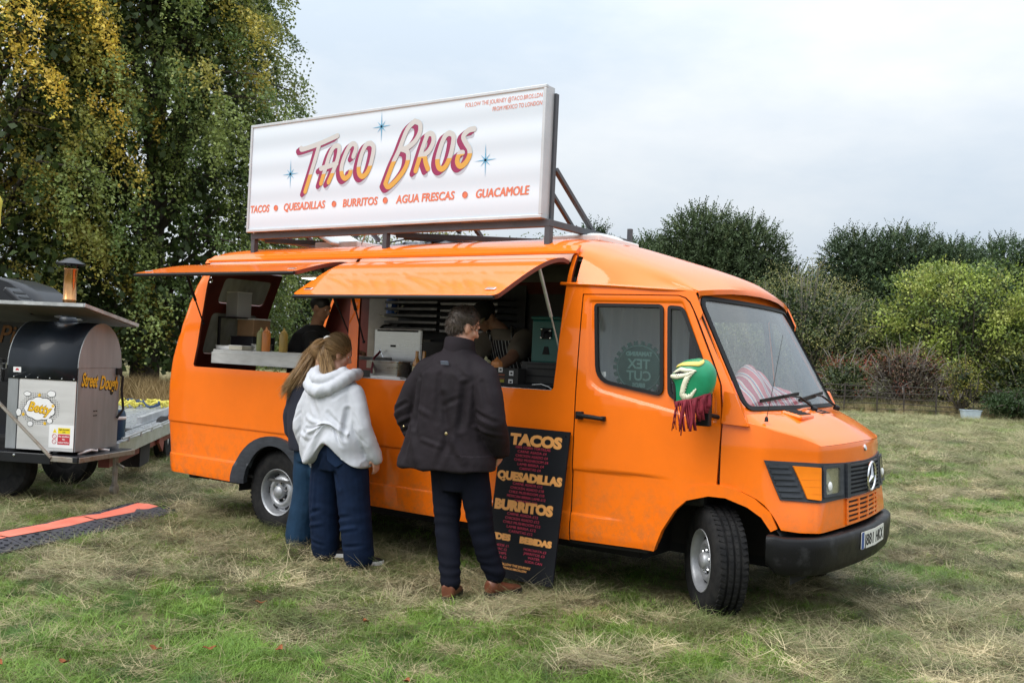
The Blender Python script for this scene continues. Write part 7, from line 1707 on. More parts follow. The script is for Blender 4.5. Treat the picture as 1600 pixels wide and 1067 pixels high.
def strands(name, roots, dirs, ln, w, cols, par, m, bend=(0, 0, -.4), seg=3):
    """many thin hair strips, one mesh"""
    roots = np.asarray(roots, float); dirs = np.asarray(dirs, float); dirs /= np.linalg.norm(dirs, axis=1, keepdims=True); n = len(roots); sd = np.cross(dirs, rng.normal(size=(n, 3))); sd /= np.linalg.norm(sd, axis=1, keepdims=True)
    ln = np.broadcast_to(ln, (n,))[:, None]; V = []
    for k in range(seg + 1):
        t = k / seg; c = roots + dirs * ln * t + np.array(bend) * ln * t * t; ww = w * (1 - .8 * t); V += [c - sd * ww, c + sd * ww]
    V = np.stack(V, 1).reshape(-1, 3); q = 2 * (seg + 1); F = [(i * q + 2 * k, i * q + 2 * k + 1, i * q + 2 * k + 3, i * q + 2 * k + 2) for i in range(n) for k in range(seg)]
    me = bpy.data.meshes.new(name); me.from_pydata(V.tolist(), [], F); me.update(); a = me.attributes.new('col', 'FLOAT_COLOR', 'POINT'); a.data.foreach_set('color', np.repeat(np.c_[cols, np.ones(n)], q, axis=0).ravel())
    return link_mesh(name, me, m, par, True)
M_hair = attr_leaf_mat('hair_strand', 'col', rough=.42, trans=.05, spec=.45)
M_hcap_d = mat('brown_hair', (.050, .034, .024), rough=.55, var=.3, vscale=60); M_hcap_l = mat('light_brown_hair', (.20, .115, .050), rough=.5, var=.35, vscale=14, stretch=(3, 3, .6))
def denim(nm, c): return mat(nm, c, rough=.8, spec=.12, var=.28, vscale=7, bump=.10, bscale=160)

# ---- man in the dark jacket
P1 = thing('person', 'man in a dark waxed jacket, navy jeans and brown boots standing with his back turned', 'person', (2.42, -.58, 0))
fd = Vector((.42, .86, -.32)); mb = MB(); hc = Vector((2.262, -.555, 1.632)); q, B = head_shape(mb, hc, fd, 1.04, (.10, -.12, 1))
capsule(mb, (2.262, -.595, 1.45), (2.262, -.572, 1.575), .060, .056, 16)
loft(mb, [((2.30, -.58, .74), .16, .11), ((2.27, -.59, 1.0), .15, .10), ((2.25, -.60, 1.25), .19, .11), ((2.255, -.60, 1.40), .17, .09), ((2.26, -.595, 1.47), .07, .06)], 18)
LA = [(2.04, -.605, 1.335), (1.905, -.64, 1.08), (1.965, -.52, .90)]; RA = [(2.465, -.60, 1.315), (2.555, -.63, 1.07), (2.530, -.50, .915)]
LL = [(2.20, -.585, .74), (2.262, -.635, .40), (2.385, -.735, .05)]; RL = [(2.395, -.585, .75), (2.455, -.55, .42), (2.545, -.50, .08)]
for A_ in (LA, RA): chain(mb, A_, [.055, .045, .032])
for A_ in (LL, RL): chain(mb, A_, [.080, .050, .036])
hand_shape(mb, LA[2], (.25, .35, -.9), (1, 0, 0), 1.0, .4); hand_shape(mb, RA[2], (-.15, .35, -.9), (-1, 0, 0), 1.0, .4, True)
remesh('body', mb, .009, M_skin, P1, 3); eyes(q, P1, 1.04)
mb = MB(); mb.ball(q(0, -.020, .040), Vector((.083, .098, .090)), 20, 14, B); mb.ball(q(0, -.050, -.005), Vector((.074, .066, .070)), 18, 12, B); hcap = remesh('hair', mb, .008, M_hcap_d, P1, 3)
vv = [(v.co.copy(), v.normal.copy()) for v in hcap.data.vertices]; rr = [vv[i] for i in rng.integers(0, len(vv), 5200)]; r_, f_, u_ = basis(fd, (.10, -.12, 1))
rt = []; dr = []; cl_ = []
for c, n in rr:
    if (c - hc).dot(f_) > .055 and (c - hc).dot(u_) < .05: continue
    rt.append(c - n * .004); dr.append(n * .8 - u_ * (.5 if (c - hc).dot(u_) < .06 else -.1) + Vector(rng.normal(0, .25, 3)) + f_ * .2); g = rng.uniform(.6, 1.5) * (1.5 if (c - hc).dot(u_) < .0 else 1.0); cl_.append(np.array((.048, .035, .027)) * g)
strands('hair_strands', rt, dr, rng.uniform(.012, .024, len(rt)), .0011, np.array(cl_), P1, M_hair, (0, 0, -.2), 2)
M_jacket = mat('waxed_cotton', (.0150, .0115, .0145), rough=.72, var=.30, vscale=5, bump=.12, bscale=60, rvar=.10, spec=.14)
mb = MB()
loft(mb, [((2.205, -.60, .745), .352, .200), ((2.205, -.60, .80), .348, .198), ((2.215, -.605, .95), .292, .180), ((2.23, -.61, 1.10), .258, .165), ((2.24, -.61, 1.25), .252, .158), ((2.248, -.608, 1.34), .245, .148), ((2.255, -.60, 1.41), .190, .122), ((2.26, -.598, 1.465), .115, .098), ((2.262, -.595, 1.505), .088, .088)], 30, power=2.25)
chain(mb, [(2.15, -.60, 1.405), (2.03, -.605, 1.345), (1.955, -.625, 1.22), (1.90, -.64, 1.08), (1.925, -.585, .96), (1.965, -.52, .87)], [.075, .088, .088, .084, .077, .064], 18)
chain(mb, [(2.36, -.60, 1.40), (2.475, -.605, 1.325), (2.525, -.62, 1.21), (2.560, -.63, 1.07), (2.555, -.565, .97), (2.535, -.50, .885)], [.075, .088, .088, .084, .077, .064], 18)
JS = [((2.245, 1.33), (2.255, 1.05), .020, -.012), ((2.28, 1.20), (2.335, .98), .026, -.014), ((2.345, .975), (2.30, .80), .024, -.013), ((2.36, .97), (2.45, .82), .024, .012), ((2.02, .98), (1.98, .80), .022, -.012), ((2.04, 1.0), (2.12, .80), .026, .010),
      ((2.42, 1.28), (2.41, 1.02), .020, -.020), ((2.075, 1.30), (2.07, 1.0), .018, -.018), ((2.44, 1.30), (2.34, 1.38), .016, -.007), ((2.05, 1.31), (2.14, 1.38), .016, -.007), ((1.95, 1.14), (1.84, 1.08), .014, -.010), ((1.98, 1.06), (1.86, 1.00), .014, .009), ((1.97, .98), (1.88, .95), .012, -.008),
      ((2.49, 1.12), (2.62, 1.07), .014, -.010), ((2.48, 1.03), (2.62, .99), .014, .009), ((2.52, 1.30), (2.58, 1.15), .016, -.008), ((2.15, .93), (2.30, .90), .014, .006), ((2.08, 1.12), (2.20, 1.08), .018, .006), ((2.30, 1.15), (2.40, 1.20), .016, -.006), ((2.20, 1.40), (2.30, 1.385), .010, -.004)]
def segd(x, z, s):
    (ax, az), (bx_, bz) = s[0], s[1]; vx, vz = bx_ - ax, bz - az; t = min(1, max(0, ((x - ax) * vx + (z - az) * vz) / (vx * vx + vz * vz))); return math.hypot(x - ax - vx * t, z - az - vz * t), math.sin(PI * min(1, max(.12, t * .9 + .05))) ** .5
def creases(c, n, S):
    if n.y > .2: return Vector((0, 0, 0))
    v = 0
    for s in S:
        d, k = segd(c.x, c.z, s)
        if d < 3 * s[2]: u = d / s[2]; v += s[3] * k * (math.exp(-u * u) - .45 * math.exp(-(u - 1.6) ** 2 * 1.6))
    return n * v
def jf(c, n):
    v = folds(.0045, 6.5, 2.6, .0016, 24, 3)(c, n) + creases(c, n, JS)
    if c.z < .95: v += n * .010 * math.sin(c.x * 27 + 2 * math.sin(c.z * 8)) * (1 - (c.z - .72) / .23) * .7
    v += Vector((0, 0, .03 * (c.x - 2.2))) if c.z < .85 else Vector((0, 0, 0))
    return v
jk = remesh('jacket', mb, .008, M_jacket, P1, 9, jf)
mb = MB(); rows = []
for z, k in ((1.455, 1.13), (1.490, 1.10), (1.545, 1.04), (1.552, .98), (1.49, .95)): rows.append([Vector((2.262 + .092 * k * math.cos(t), -.592 + .090 * k * math.sin(t), z + .018 * math.sin(t) * -1 * (1 if math.sin(t) < 0 else .9))) for t in np.linspace(0, 2 * PI, 29)[:-1]])
mb.grid(rows, close=True); mb.build('collar', M_jacket, jk, smooth=True)
mb = MB(); mb.box((2.272, -.748, 1.405), (.058, .006, .022), Matrix.Rotation(.35, 3, 'X')); mb.build('hanger_loop', mat('grey_blue_webbing', (.10, .115, .16), rough=.7), jk)
for x, z, r in ((2.355, .985, .010), (2.005, 1.0, .006)):
    mb = MB(); mb.lathe([(.001, .008), (r, .006), (r * 1.1, 0)], (x, -.802 if x > 2.2 else -.785, z), (0, -1, 0), 12); mb.build('stud', mat('brass_stud', (.65, .52, .30), rough=.25, metal=1), jk)
M_jn = denim('black_navy_denim', (.0034, .0044, .0096)); mb = MB()
loft(mb, [((2.30, -.585, .62), .13, .12), ((2.29, -.585, .72), .185, .130), ((2.27, -.585, .85), .175, .125), ((2.26, -.585, .92), .165, .118)], 20)
chain(mb, [LL[0], (2.23, -.605, .56), LL[1], (2.325, -.685, .24), (2.385, -.735, .09)], [.105, .092, .078, .070, .060], 18); chain(mb, [RL[0], (2.43, -.565, .58), RL[1], (2.50, -.53, .25), (2.547, -.50, .13)], [.105, .092, .078, .070, .062], 18)
def jn(c, n):
    v = folds(.0022, 7, 7)(c, n); k = math.exp(-((c.z - .40) / .14) ** 2) + math.exp(-((c.z - .15) / .07) ** 2) * 1.3; return v + n * (.0026 * k * math.sin(c.z * 95 + 5 * mnoise.noise(c * 6)))
remesh('jeans', mb, .008, M_jn, P1, 3, jn)
M_boot = mat('brown_leather', (.13, .042, .020), rough=.42, var=.35, vscale=9, bump=.08, bscale=50)
shoe('boot', (2.405, -.79, .0), (2.300, -.55, .0), M_boot, P1, .046, .10, .015); shoe('boot', (2.532, -.555, .01), (2.585, -.285, .01), M_boot, P1, .044, .09, .015)

# ---- girl in the white hoodie
P2 = thing('person', 'girl in a baggy white hoodie and wide blue jeans with a ponytail, seen from behind', 'person', (1.17, -.46, 0))
fd = Vector((.55, .78, -.42)); mb = MB(); hc = Vector((1.068, -.43, 1.425)); q, B = head_shape(mb, hc, fd, .97, (.12, -.15, 1))
capsule(mb, (1.08, -.46, 1.22), (1.07, -.445, 1.37), .048, .045, 14)
loft(mb, [((1.16, -.46, .76), .14, .10), ((1.12, -.465, 1.0), .13, .09), ((1.08, -.47, 1.17), .16, .09), ((1.08, -.46, 1.25), .06, .05)], 16)
LA = [(.87, -.47, 1.15), (.81, -.49, .91), (.875, -.42, .63)]; RA = [(1.28, -.465, 1.16), (1.365, -.47, .94), (1.425, -.40, .74)]
LL = [(1.06, -.46, .78), (1.03, -.46, .42), (1.06, -.47, .05)]; RL = [(1.25, -.46, .78), (1.30, -.45, .42), (1.375, -.455, .03)]
for A_ in (LA, RA): chain(mb, A_, [.045, .037, .028])
for A_ in (LL, RL): chain(mb, A_, [.075, .05, .038])
hand_shape(mb, LA[2], (.1, .2, -1), (1, .2, 0), .85, .45); hand_shape(mb, RA[2], (.05, .2, -1), (-1, .2, 0), .85, .45, True)
remesh('body', mb, .009, M_skin, P2, 3); eyes(q, P2, .97)
M_hood = mat('white_sweatshirt', (.50, .515, .56), rough=.85, var=.05, vscale=9, bump=.14, bscale=170)
mb = MB(); loft(mb, [((1.125, -.465, .66), .285, .190), ((1.12, -.465, .70), .284, .190), ((1.11, -.465, .80), .274, .182), ((1.095, -.47, .95), .258, .168), ((1.08, -.47, 1.08), .240, .152), ((1.075, -.468, 1.18), .212, .135), ((1.08, -.462, 1.26), .120, .105), ((1.08, -.46, 1.31), .075, .075)], 30, power=2.25)
chain(mb, [(.895, -.468, 1.15), (.830, -.48, 1.03), (.800, -.49, .90), (.835, -.455, .76), (.880, -.415, .635)], [.074, .072, .068, .062, .050], 18); chain(mb, [(1.265, -.466, 1.15), (1.325, -.472, 1.04), (1.372, -.475, .93), (1.402, -.44, .83), (1.430, -.40, .735)], [.074, .072, .068, .062, .050], 18)
chain(mb, [(.873, -.425, .655), (.885, -.41, .61)], [.052, .044]); chain(mb, [(1.425, -.405, .755), (1.434, -.39, .715)], [.052, .044])
HS = [((1.02, 1.10), (1.10, .98), .020, -.009), ((1.18, 1.02), (1.27, .93), .016, -.010), ((.98, .98), (1.12, .92), .018, .010), ((1.00, .90), (1.18, .87), .014, -.012), ((.93, .86), (1.05, .82), .016, .010), ((.90, .98), (.96, .80), .016, -.010), ((1.30, 1.05), (1.31, .82), .016, -.016), ((.90, 1.10), (.885, .86), .016, -.016),
      ((.84, 1.00), (.78, .94), .010, -.004), ((.85, .90), (.79, .82), .010, -.004), ((1.34, 1.02), (1.40, .94), .010, -.004), ((1.36, .90), (1.43, .82), .010, -.004), ((1.12, .80), (1.17, .88), .012, -.008), ((1.22, .88), (1.30, .76), .014, -.010), ((.98, 1.14), (.93, 1.20), .014, -.006), ((1.20, 1.12), (1.26, 1.18), .014, -.006)]
def hf(c, n):
    v = folds(.006, 6.0, 3.0, .0018, 26, 9)(c, n) + creases(c, n, HS); low = 1 - sst(.70, 1.02, c.z)
    if .86 < c.x < 1.40: v += sst(.86, .93, c.x) * (1 - sst(1.33, 1.40, c.x)) * Vector((0, 0, low * (.155 * math.exp(-((c.x - 1.185) / .11) ** 2) - .03 * (1.12 - c.x)))) + n * .010 * low * math.sin((c.x - c.z * .8) * 30)
    if 1.0 < c.x < 1.33: v += n * .017 * math.exp(-((c.z - .90 + .25 * abs(c.x - 1.18)) / .022) ** 2) * (1 if c.y < -.5 else 0)
    return v
hd = remesh('hoodie', mb, .008, M_hood, P2, 8, hf)
mb = MB()   # hood lying on the back: two drooping rolls
for k in range(13):
    t = k / 12; a = PI * (1.02 + .96 * t); c = Vector((1.075 + .172 * math.cos(a), -.475 + .150 * math.sin(a), 1.280 - .120 * math.sin(PI * t) ** 1.2)); mb.ball(c, Vector((.046, .048, .044)), 12, 8)
for k in range(9):
    t = k / 8; a = PI * (1.08 + .84 * t); c = Vector((1.075 + .115 * math.cos(a), -.475 + .12 * math.sin(a), 1.300 - .06 * math.sin(PI * t))); mb.ball(c, Vector((.052, .048, .040)), 12, 8)
capsule(mb, (.910, -.46, 1.28), (.945, -.40, 1.29), .042, .042); capsule(mb, (1.240, -.46, 1.28), (1.215, -.39, 1.29), .042, .042)
remesh('hood', mb, .009, M_hood, hd, 5, folds(.009, 9, 6, .002, 26, 4))
M_jb = denim('blue_denim', (.0050, .0125, .034)); mb = MB()
loft(mb, [((1.155, -.46, .62), .17, .13), ((1.155, -.462, .74), .195, .150), ((1.15, -.465, .86), .185, .140), ((1.145, -.466, .93), .165, .125)], 20)
chain(mb, [(1.06, -.46, .74), (1.035, -.46, .58), (1.022, -.46, .42), (1.045, -.465, .24), (1.065, -.468, .065)], [.122, .115, .110, .104, .098], 18); chain(mb, [(1.25, -.46, .74), (1.275, -.457, .58), (1.30, -.455, .42), (1.34, -.455, .22), (1.372, -.455, .05)], [.122, .118, .112, .108, .104], 18)
GS = [((.98, .30), (1.08, .34), .014, -.008), ((.98, .22), (1.10, .25), .014, .008), ((1.22, .30), (1.36, .33), .014, -.008), ((1.24, .22), (1.40, .26), .014, .009), ((1.02, .60), (1.12, .72), .016, -.008), ((1.27, .52), (1.18, .70), .016, -.008), ((1.03, .55), (1.02, .18), .014, .006), ((1.32, .12), (1.44, .14), .012, -.008), ((1.0, .12), (1.12, .10), .012, -.008)]
def jg(c, n): return folds(.0035, 6, 3.0, .0012, 26, 15)(c, n) + creases(c, n, GS) + n * .0016 * math.sin(c.z * 62 + 6 * mnoise.noise(c * 5)) * (math.exp(-((c.z - .35) / .1) ** 2) + math.exp(-((c.z - .10) / .07) ** 2))
j2 = remesh('jeans', mb, .009, M_jb, P2, 3, jg)
surf_panel('back_pocket', roundpoly([(1.175, .81), (1.315, .80), (1.32, .70), (1.255, .655), (1.185, .70)], .012, 3), [], lambda x, z: Vector((x, -.458 - .155 * math.sqrt(max(0, 1 - ((x - 1.155) / .215) ** 2)) - .004, z)), denim('pocket_denim', (.0075, .018, .046)), j2, step=.03, thick=.01)
shoe('shoe', (1.05, -.50, .02), (1.20, -.34, .02), M_black, P2, .042, .075, 0, M_wht); shoe('shoe', (1.36, -.49, .0), (1.44, -.29, .0), M_black, P2, .042, .075, 0, M_wht)
t = thing('phone', 'red phone poking out of the back pocket of the wide blue jeans', 'phone', (1.20, -.62, .80)); mb = MB(); mb.box((1.205, -.628, .838), (.075, .011, .075), Matrix.Rotation(.06, 3, 'Y')); mb.build('phone_case', mat('red_phone_case', (.58, .012, .03), rough=.35), t, bevel=.004)
mb = MB(); mb.box((1.212, -.6345, .850), (.024, .003, .024), Matrix.Rotation(.06, 3, 'Y')); mb.build('camera_bump', M_black, t, bevel=.002)
LB = np.array((.36, .225, .105))
mb = MB(); mb.ball(q(0, -.022, .036), Vector((.082, .098, .090)) * .98, 20, 14, B); mb.ball(q(0, -.05, -.01), Vector((.068, .055, .055)), 16, 10, B); remesh('hair', mb, .008, M_hcap_l, P2, 3)
tie = q(-.01, -.112, .050)
mb = MB(); pts = [tie + Vector((.005, .02, .004)), tie + Vector((-.005, -.022, -.01)), tie + Vector((.0, -.038, -.07)), tie + Vector((.030, -.040, -.15)), tie + Vector((.065, -.04, -.23)), tie + Vector((.090, -.035, -.275))]
chain(mb, pts, [.020, .028, .040, .038, .026, .010], 12); remesh('ponytail', mb, .008, M_hcap_l, P2, 4)
rt = []; dr = []; cl_ = []; Lh = []
for i in range(1500):
    t = rng.uniform(0, .8); k = t * 5; j = min(4, int(k)); c = pts[j].lerp(pts[j + 1], k - j); d = (pts[j + 1] - pts[j]).normalized(); o_ = Vector(rng.normal(0, 1, 3)); o_ = (o_ - d * o_.dot(d)).normalized() * ([.020, .028, .040, .038, .026, .010][j] * rng.uniform(.9, 1.12))
    rt.append(c + o_); dr.append(d * 1.0 + o_ * 2 + Vector(rng.normal(0, .08, 3))); Lh.append(rng.uniform(.05, .13)); cl_.append(LB * rng.uniform(.45, 1.7))
for i in range(2200):
    v = Vector(rng.normal(0, 1, 3)).normalized()
    if v.y > .75: continue
    c = q(v.x * .0825, -.022 + v.y * .0985, .036 + v.z * .0905); d = (tie - c); n_ = (c - q(0, -.02, .036)).normalized(); d = d - n_ * d.dot(n_)
    rt.append(c); dr.append(d.normalized() + n_ * .08); Lh.append(min(.09, d.length)); cl_.append(LB * rng.uniform(.35, 1.25) * (.75 + .35 * (v.z < .3)))
strands('hair_strands', rt, dr, np.array(Lh), .0016, np.array(cl_), P2, M_hair, (0, 0, -.12), 3)
mb = MB(); mb.tube([tie + Vector((.028 * math.cos(t), -.004 + .01 * math.cos(t), .028 * math.sin(t))) for t in np.linspace(0, 2 * PI, 18)], .008, 8, cap=False); mb.build('hair_tie', M_white, P2, smooth=True)

# ---- girl in navy, half hidden behind the hoodie
P3 = thing('person', 'girl in a navy sweater with long fair hair, half hidden behind the white hoodie', 'person', (.68, -.27, 0))
fd = Vector((.75, .62, -.45)); mb = MB(); hc = Vector((.775, -.29, 1.405)); q, B = head_shape(mb, hc, fd, .96, (.1, -.1, 1))
capsule(mb, (.72, -.29, 1.20), (.765, -.29, 1.35), .047, .045, 14); loft(mb, [((.70, -.27, .74), .13, .10), ((.67, -.27, 1.0), .13, .09), ((.67, -.28, 1.17), .15, .09), ((.70, -.29, 1.24), .06, .05)], 16)
LA = [(.52, -.28, 1.13), (.46, -.29, .93), (.53, -.25, .74)]; RA = [(.84, -.27, 1.14), (.92, -.22, .95), (.93, -.14, .80)]; LL = [(.63, -.26, .72), (.65, -.27, .40), (.635, -.29, .04)]; RL = [(.78, -.26, .72), (.82, -.25, .40), (.85, -.25, .04)]
for A_ in (LA, RA): chain(mb, A_, [.045, .037, .028])
for A_ in (LL, RL): chain(mb, A_, [.075, .05, .038])
hand_shape(mb, LA[2], (.2, .3, -1), (1, 0, 0), .85, .5); hand_shape(mb, RA[2], (0, .3, -1), (-1, 0, 0), .85, .5, True); remesh('body', mb, .009, M_skin, P3, 3); eyes(q, P3, .96)
mb = MB(); loft(mb, [((.68, -.27, .70), .185, .135), ((.665, -.27, .85), .190, .140), ((.655, -.275, 1.0), .190, .135), ((.66, -.28, 1.12), .180, .125), ((.675, -.285, 1.20), .13, .10), ((.70, -.29, 1.265), .06, .06)], 26, power=2.2)
chain(mb, [(.53, -.28, 1.11), (.475, -.29, .96), (.485, -.275, .84), (.53, -.25, .745)], [.078, .074, .068, .050], 16); chain(mb, [(.82, -.27, 1.12), (.91, -.22, .96), (.925, -.15, .81)], [.078, .07, .05], 16)
remesh('sweater', mb, .010, mat('navy_wool', (.006, .008, .020), rough=.85, var=.2, vscale=30, bump=.15, bscale=180), P3, 4, folds(.008, 7, 3.5, .002, 24, 21))
mb = MB(); loft(mb, [((.70, -.265, .62), .15, .12), ((.70, -.265, .74), .165, .13), ((.69, -.268, .82), .155, .12)], 18); chain(mb, [(.635, -.265, .70), (.645, -.268, .42), (.63, -.285, .18), (.625, -.29, .06)], [.105, .098, .104, .110], 18); chain(mb, [(.78, -.26, .70), (.82, -.255, .42), (.85, -.25, .06)], [.105, .095, .10], 18)
remesh('jeans', mb, .010, denim('washed_denim', (.013, .036, .072)), P3, 3, folds(.007, 7, 5, .002, 24, 27)); shoe('shoe', (.62, -.33, .01), (.66, -.12, .01), M_black, P3, .042, .08); shoe('shoe', (.84, -.29, .01), (.90, -.10, .01), M_black, P3, .042, .08)
mb = MB(); mb.ball(q(0, -.020, .036), Vector((.080, .096, .088)), 20, 14, B); hp_ = [q(-.02, -.05, .06), q(-.05, -.075, -.03), Vector((.66, -.375, 1.30)), Vector((.585, -.385, 1.22)), Vector((.545, -.385, 1.175))]; chain(mb, hp_, [.055, .055, .046, .034, .014], 14); remesh('hair', mb, .009, M_hcap_l, P3, 4)
rt = []; dr = []; cl_ = []; Lh = []; hr_ = [.055, .055, .046, .034, .014]
for i in range(2200):
    t = rng.uniform(0, .92); k = t * 4; j = min(3, int(k)); c = hp_[j].lerp(hp_[j + 1], k - j); d = (hp_[j + 1] - hp_[j]).normalized(); o_ = Vector(rng.normal(0, 1, 3)); o_ = (o_ - d * o_.dot(d)).normalized() * ((hr_[j] * (1 - k + j) + hr_[j + 1] * (k - j)) * rng.uniform(.9, 1.08))
    rt.append(c + o_); dr.append(d + o_ * 1.2 + Vector(rng.normal(0, .06, 3))); Lh.append(rng.uniform(.06, .16)); cl_.append(LB * rng.uniform(.4, 1.5))
strands('hair_strands', rt, dr, np.array(Lh), .0016, np.array(cl_), P3, M_hair, (0, 0, -.1), 3)

# ---- cook with cap and striped apron at the front hatch
P4 = thing('person', 'cook in a black cap and pinstripe apron bending over the counter inside the front hatch', 'person', (1.62, 1.08, .37))
fd = Vector((-.25, -.62, -.62)); mb = MB(); hc = Vector((1.355, .90, 1.765)); q, B = head_shape(mb, hc, fd, 1.02, (-.05, -.35, 1)); capsule(mb, (1.46, .99, 1.66), (1.375, .925, 1.735), .058, .055, 14)
loft(mb, [((1.62, 1.12, 1.0), .15, .11), ((1.60, 1.08, 1.3), .16, .11), ((1.55, 1.03, 1.52), .19, .11), ((1.50, 1.0, 1.64), .15, .09)], 18)
RA = [(1.715, .96, 1.60), (1.745, .72, 1.44), (1.705, .50, 1.335)]; LA = [(1.33, .98, 1.58), (1.34, .74, 1.42), (1.50, .52, 1.335)]
for A_ in (LA, RA): chain(mb, A_, [.060, .047, .034])
chain(mb, [(1.55, 1.13, .98), (1.53, 1.02, .70), (1.55, 1.15, .42)], [.09, .06, .045]); chain(mb, [(1.70, 1.13, .98), (1.74, 1.02, .70), (1.74, 1.15, .42)], [.09, .06, .045])
hand_shape(mb, RA[2], (-.5, -.35, -.5), (0, .2, -1), 1, .6); hand_shape(mb, LA[2], (.5, -.3, -.4), (0, .2, -1), 1, .6, True); remesh('body', mb, .010, M_skin2, P4, 3); eyes(q, P4, 1.02)
mb = MB(); loft(mb, [((1.62, 1.12, .95), .20, .15), ((1.61, 1.09, 1.25), .205, .155), ((1.57, 1.04, 1.48), .225, .155), ((1.53, 1.01, 1.60), .20, .13), ((1.48, .99, 1.67), .10, .09)], 26); chain(mb, [(1.70, .965, 1.59), (1.735, .83, 1.50)], [.095, .085], 16); chain(mb, [(1.35, .975, 1.57), (1.34, .84, 1.48)], [.095, .085], 16)
remesh('t_shirt', mb, .010, mat('khaki_cotton', (.17, .145, .11), rough=.85, var=.1), P4, 4, folds(.007, 8, 5, .0, 20, 31))
M_apron = mat('pinstripe_apron', (.010, .010, .012), rough=.8)
nt = M_apron.node_tree; p = nt.nodes['Principled BSDF']; tc = nt.nodes.new('ShaderNodeTexCoord'); sp = nt.nodes.new('ShaderNodeSeparateXYZ'); ad = nt.nodes.new('ShaderNodeMath'); ad.operation = 'MULTIPLY_ADD'; ad.inputs[1].default_value = .22; m1 = nt.nodes.new('ShaderNodeMath'); m1.operation = 'MULTIPLY'; m1.inputs[1].default_value = 2 * PI / .030; s1 = nt.nodes.new('ShaderNodeMath'); s1.operation = 'SINE'; g1 = nt.nodes.new('ShaderNodeMath'); g1.operation = 'GREATER_THAN'; g1.inputs[1].default_value = .86; mx = nt.nodes.new('ShaderNodeMix'); mx.data_type = 'RGBA'; mx.inputs[6].default_value = (.010, .010, .012, 1); mx.inputs[7].default_value = (.52, .52, .50, 1)
for a_, b_ in ((tc.outputs['Object'], sp.inputs[0]), (sp.outputs[2], ad.inputs[0]), (sp.outputs[0], ad.inputs[2]), (ad.outputs[0], m1.inputs[0]), (m1.outputs[0], s1.inputs[0]), (s1.outputs[0], g1.inputs[0]), (g1.outputs[0], mx.inputs[0]), (mx.outputs[2], p.inputs['Base Color'])): nt.links.new(a_, b_)
def apr(u, z):
    c = Vector((np.interp(z, [.95, 1.25, 1.48, 1.60], [1.62, 1.61, 1.57, 1.53]), np.interp(z, [.95, 1.25, 1.48, 1.60], [1.12, 1.09, 1.04, 1.01]), z)); a = PI * 1.5 + u
    rx, ry = float(np.interp(z, [.95, 1.25, 1.48, 1.60], [.215, .22, .238, .21])), float(np.interp(z, [.95, 1.25, 1.48, 1.60], [.165, .17, .17, .145])); k = 1 + .02 * math.sin(u * 9 + z * 14); return c + Vector((rx * k * math.cos(a), ry * k * math.sin(a), 0))
ap = surf_panel('apron', [(-1.35, .95), (1.35, .95), (1.30, 1.36), (.55, 1.58), (-.55, 1.58), (-1.30, 1.36)], [], apr, M_apron, P4, step=.08, thick=.004)
for sg in (-1, 1): mb = MB(); mb.tube([apr(.5 * sg, 1.575), apr(.62 * sg, 1.62) + Vector((-.02, .0, .03)), Vector((1.46 + .07 * sg, 1.03, 1.70))], .012, 6); mb.build('apron_strap', M_apron, ap, smooth=True)
M_cap = mat('black_cap_cotton', (.010, .010, .011), rough=.75); mb = MB(); mb.ball(q(0, -.012, .045), Vector((.088, .106, .088)), 22, 14, B); cp = remesh('cap', mb, .008, M_cap, P4, 3)
r_, f_, u_ = basis(fd, (-.05, -.35, 1)); mb = MB(); rows = []
for t in np.linspace(0, 1, 7): rows.append([q(.078 * s_ * (1 - .18 * t * t), .062 + .085 * t * math.sqrt(max(0, 1 - .72 * s_ * s_)) - .02 * s_ * s_, .052 - .020 * t - .022 * s_ * s_) for s_ in np.linspace(-1, 1, 13)])
mb.grid(rows); o = mb.build('brim', [mat('tan_brim', (.30, .24, .14), rough=.8)], cp, smooth=True); s_ = o.modifiers.new('t', 'SOLIDIFY'); s_.thickness = .005
mb = MB(); [mb.box(q(-.03 + .02 * k, .090, .085 + .004 * (k % 2)), (.016, .006, .007), B) for k in range(4)]; mb.build('cap_stitching', M_gold, cp)

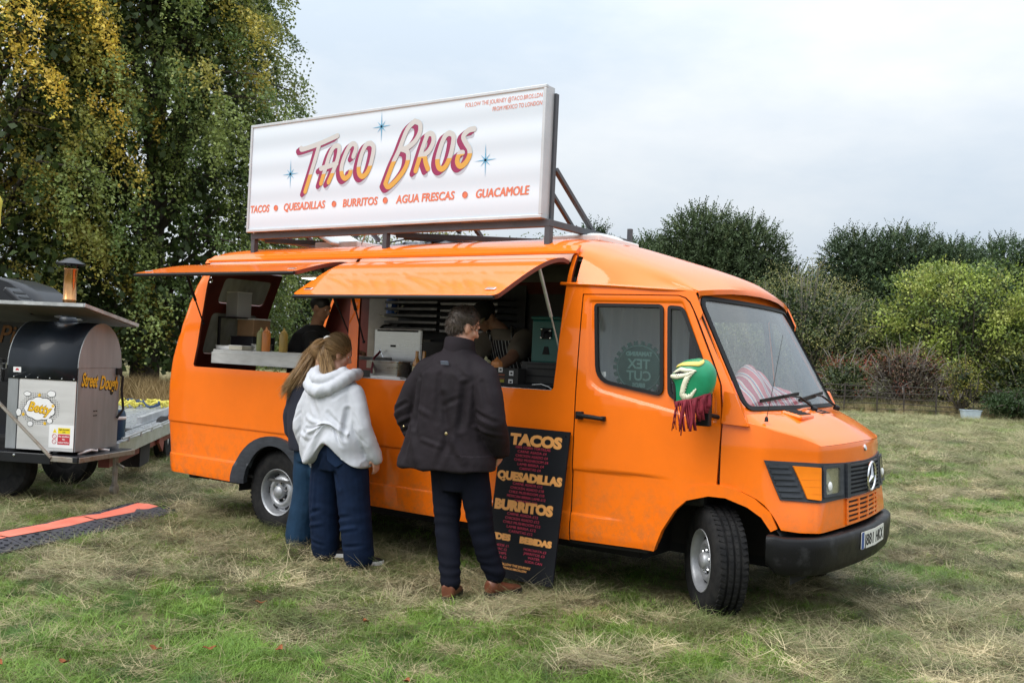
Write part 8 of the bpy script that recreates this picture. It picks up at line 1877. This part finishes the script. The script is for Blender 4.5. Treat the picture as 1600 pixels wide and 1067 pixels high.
# ---- man in the black T-shirt at the rear hatch
P5 = thing('person', 'man in a black T-shirt working at the rear of the van behind the squeeze bottles', 'person', (-.72, 1.02, .37))
fd = Vector((.90, .30, -.30)); mb = MB(); hc = Vector((-.60, 1.0, 1.815)); q, B = head_shape(mb, hc, fd, 1.0); capsule(mb, (-.67, 1.01, 1.62), (-.62, 1.005, 1.76), .058, .055, 14)
loft(mb, [((-.74, 1.02, .95), .14, .12), ((-.73, 1.02, 1.25), .15, .12), ((-.72, 1.02, 1.50), .18, .13), ((-.69, 1.01, 1.62), .10, .08)], 18); RA = [(-.55, .86, 1.54), (-.47, .86, 1.38), (-.24, .98, 1.44)]; LA = [(-.84, 1.20, 1.52), (-.70, 1.34, 1.36), (-.46, 1.34, 1.42)]
for A_ in (LA, RA): chain(mb, A_, [.060, .047, .034])
chain(mb, [(-.74, .95, .95), (-.70, .93, .66), (-.76, .94, .42)], [.09, .06, .045]); chain(mb, [(-.74, 1.12, .95), (-.70, 1.13, .66), (-.76, 1.12, .42)], [.09, .06, .045])
hand_shape(mb, RA[2], (.9, .3, .1), (0, .3, -1), 1, .6); hand_shape(mb, LA[2], (.9, -.2, .1), (0, .2, -1), 1, .6, True); remesh('body', mb, .010, M_skin2, P5, 3); eyes(q, P5)
mb = MB(); loft(mb, [((-.74, 1.02, .92), .23, .17), ((-.735, 1.02, 1.25), .235, .175), ((-.725, 1.02, 1.46), .245, .175), ((-.70, 1.015, 1.58), .21, .15), ((-.675, 1.01, 1.66), .085, .08)], 26); chain(mb, [(-.56, .865, 1.52), (-.50, .855, 1.40)], [.095, .085], 16); chain(mb, [(-.84, 1.19, 1.50), (-.76, 1.29, 1.40)], [.095, .085], 16)
remesh('t_shirt', mb, .010, mat('black_cotton', (.008, .008, .009), rough=.85), P5, 4, folds(.007, 8, 5, .0, 20, 41))
mb = MB(); mb.ball(q(0, -.018, .038), Vector((.081, .098, .088)), 18, 12, B); remesh('hair', mb, .009, mat('black_hair', (.012, .010, .009), rough=.5), P5, 3)
for P_, pts in ((P4, ((1.55, 1.13), (1.72, 1.13))), (P5, ((-.76, .94), (-.76, 1.12)))):
    mb = MB(); cz = .95
    for x, y in pts: chain(mb, [(x, y, .98), (x, y - .08 if P_ is P4 else y, .70), (x, y, .45)], [.115, .085, .07], 14)
    remesh('trousers', mb, .014, mat('black_work_trousers', (.012, .012, .014), rough=.8), P_, 3)
    for x, y in pts: shoe('shoe', (x - (.06 if P_ is P5 else 0), y + (.06 if P_ is P4 else 0), .40), (x + (.18 if P_ is P5 else 0), y - (.18 if P_ is P4 else 0), .40), M_black, P_, .045, .08)
for o in bpy.data.objects:
    if '_base' in o: del o['_base']
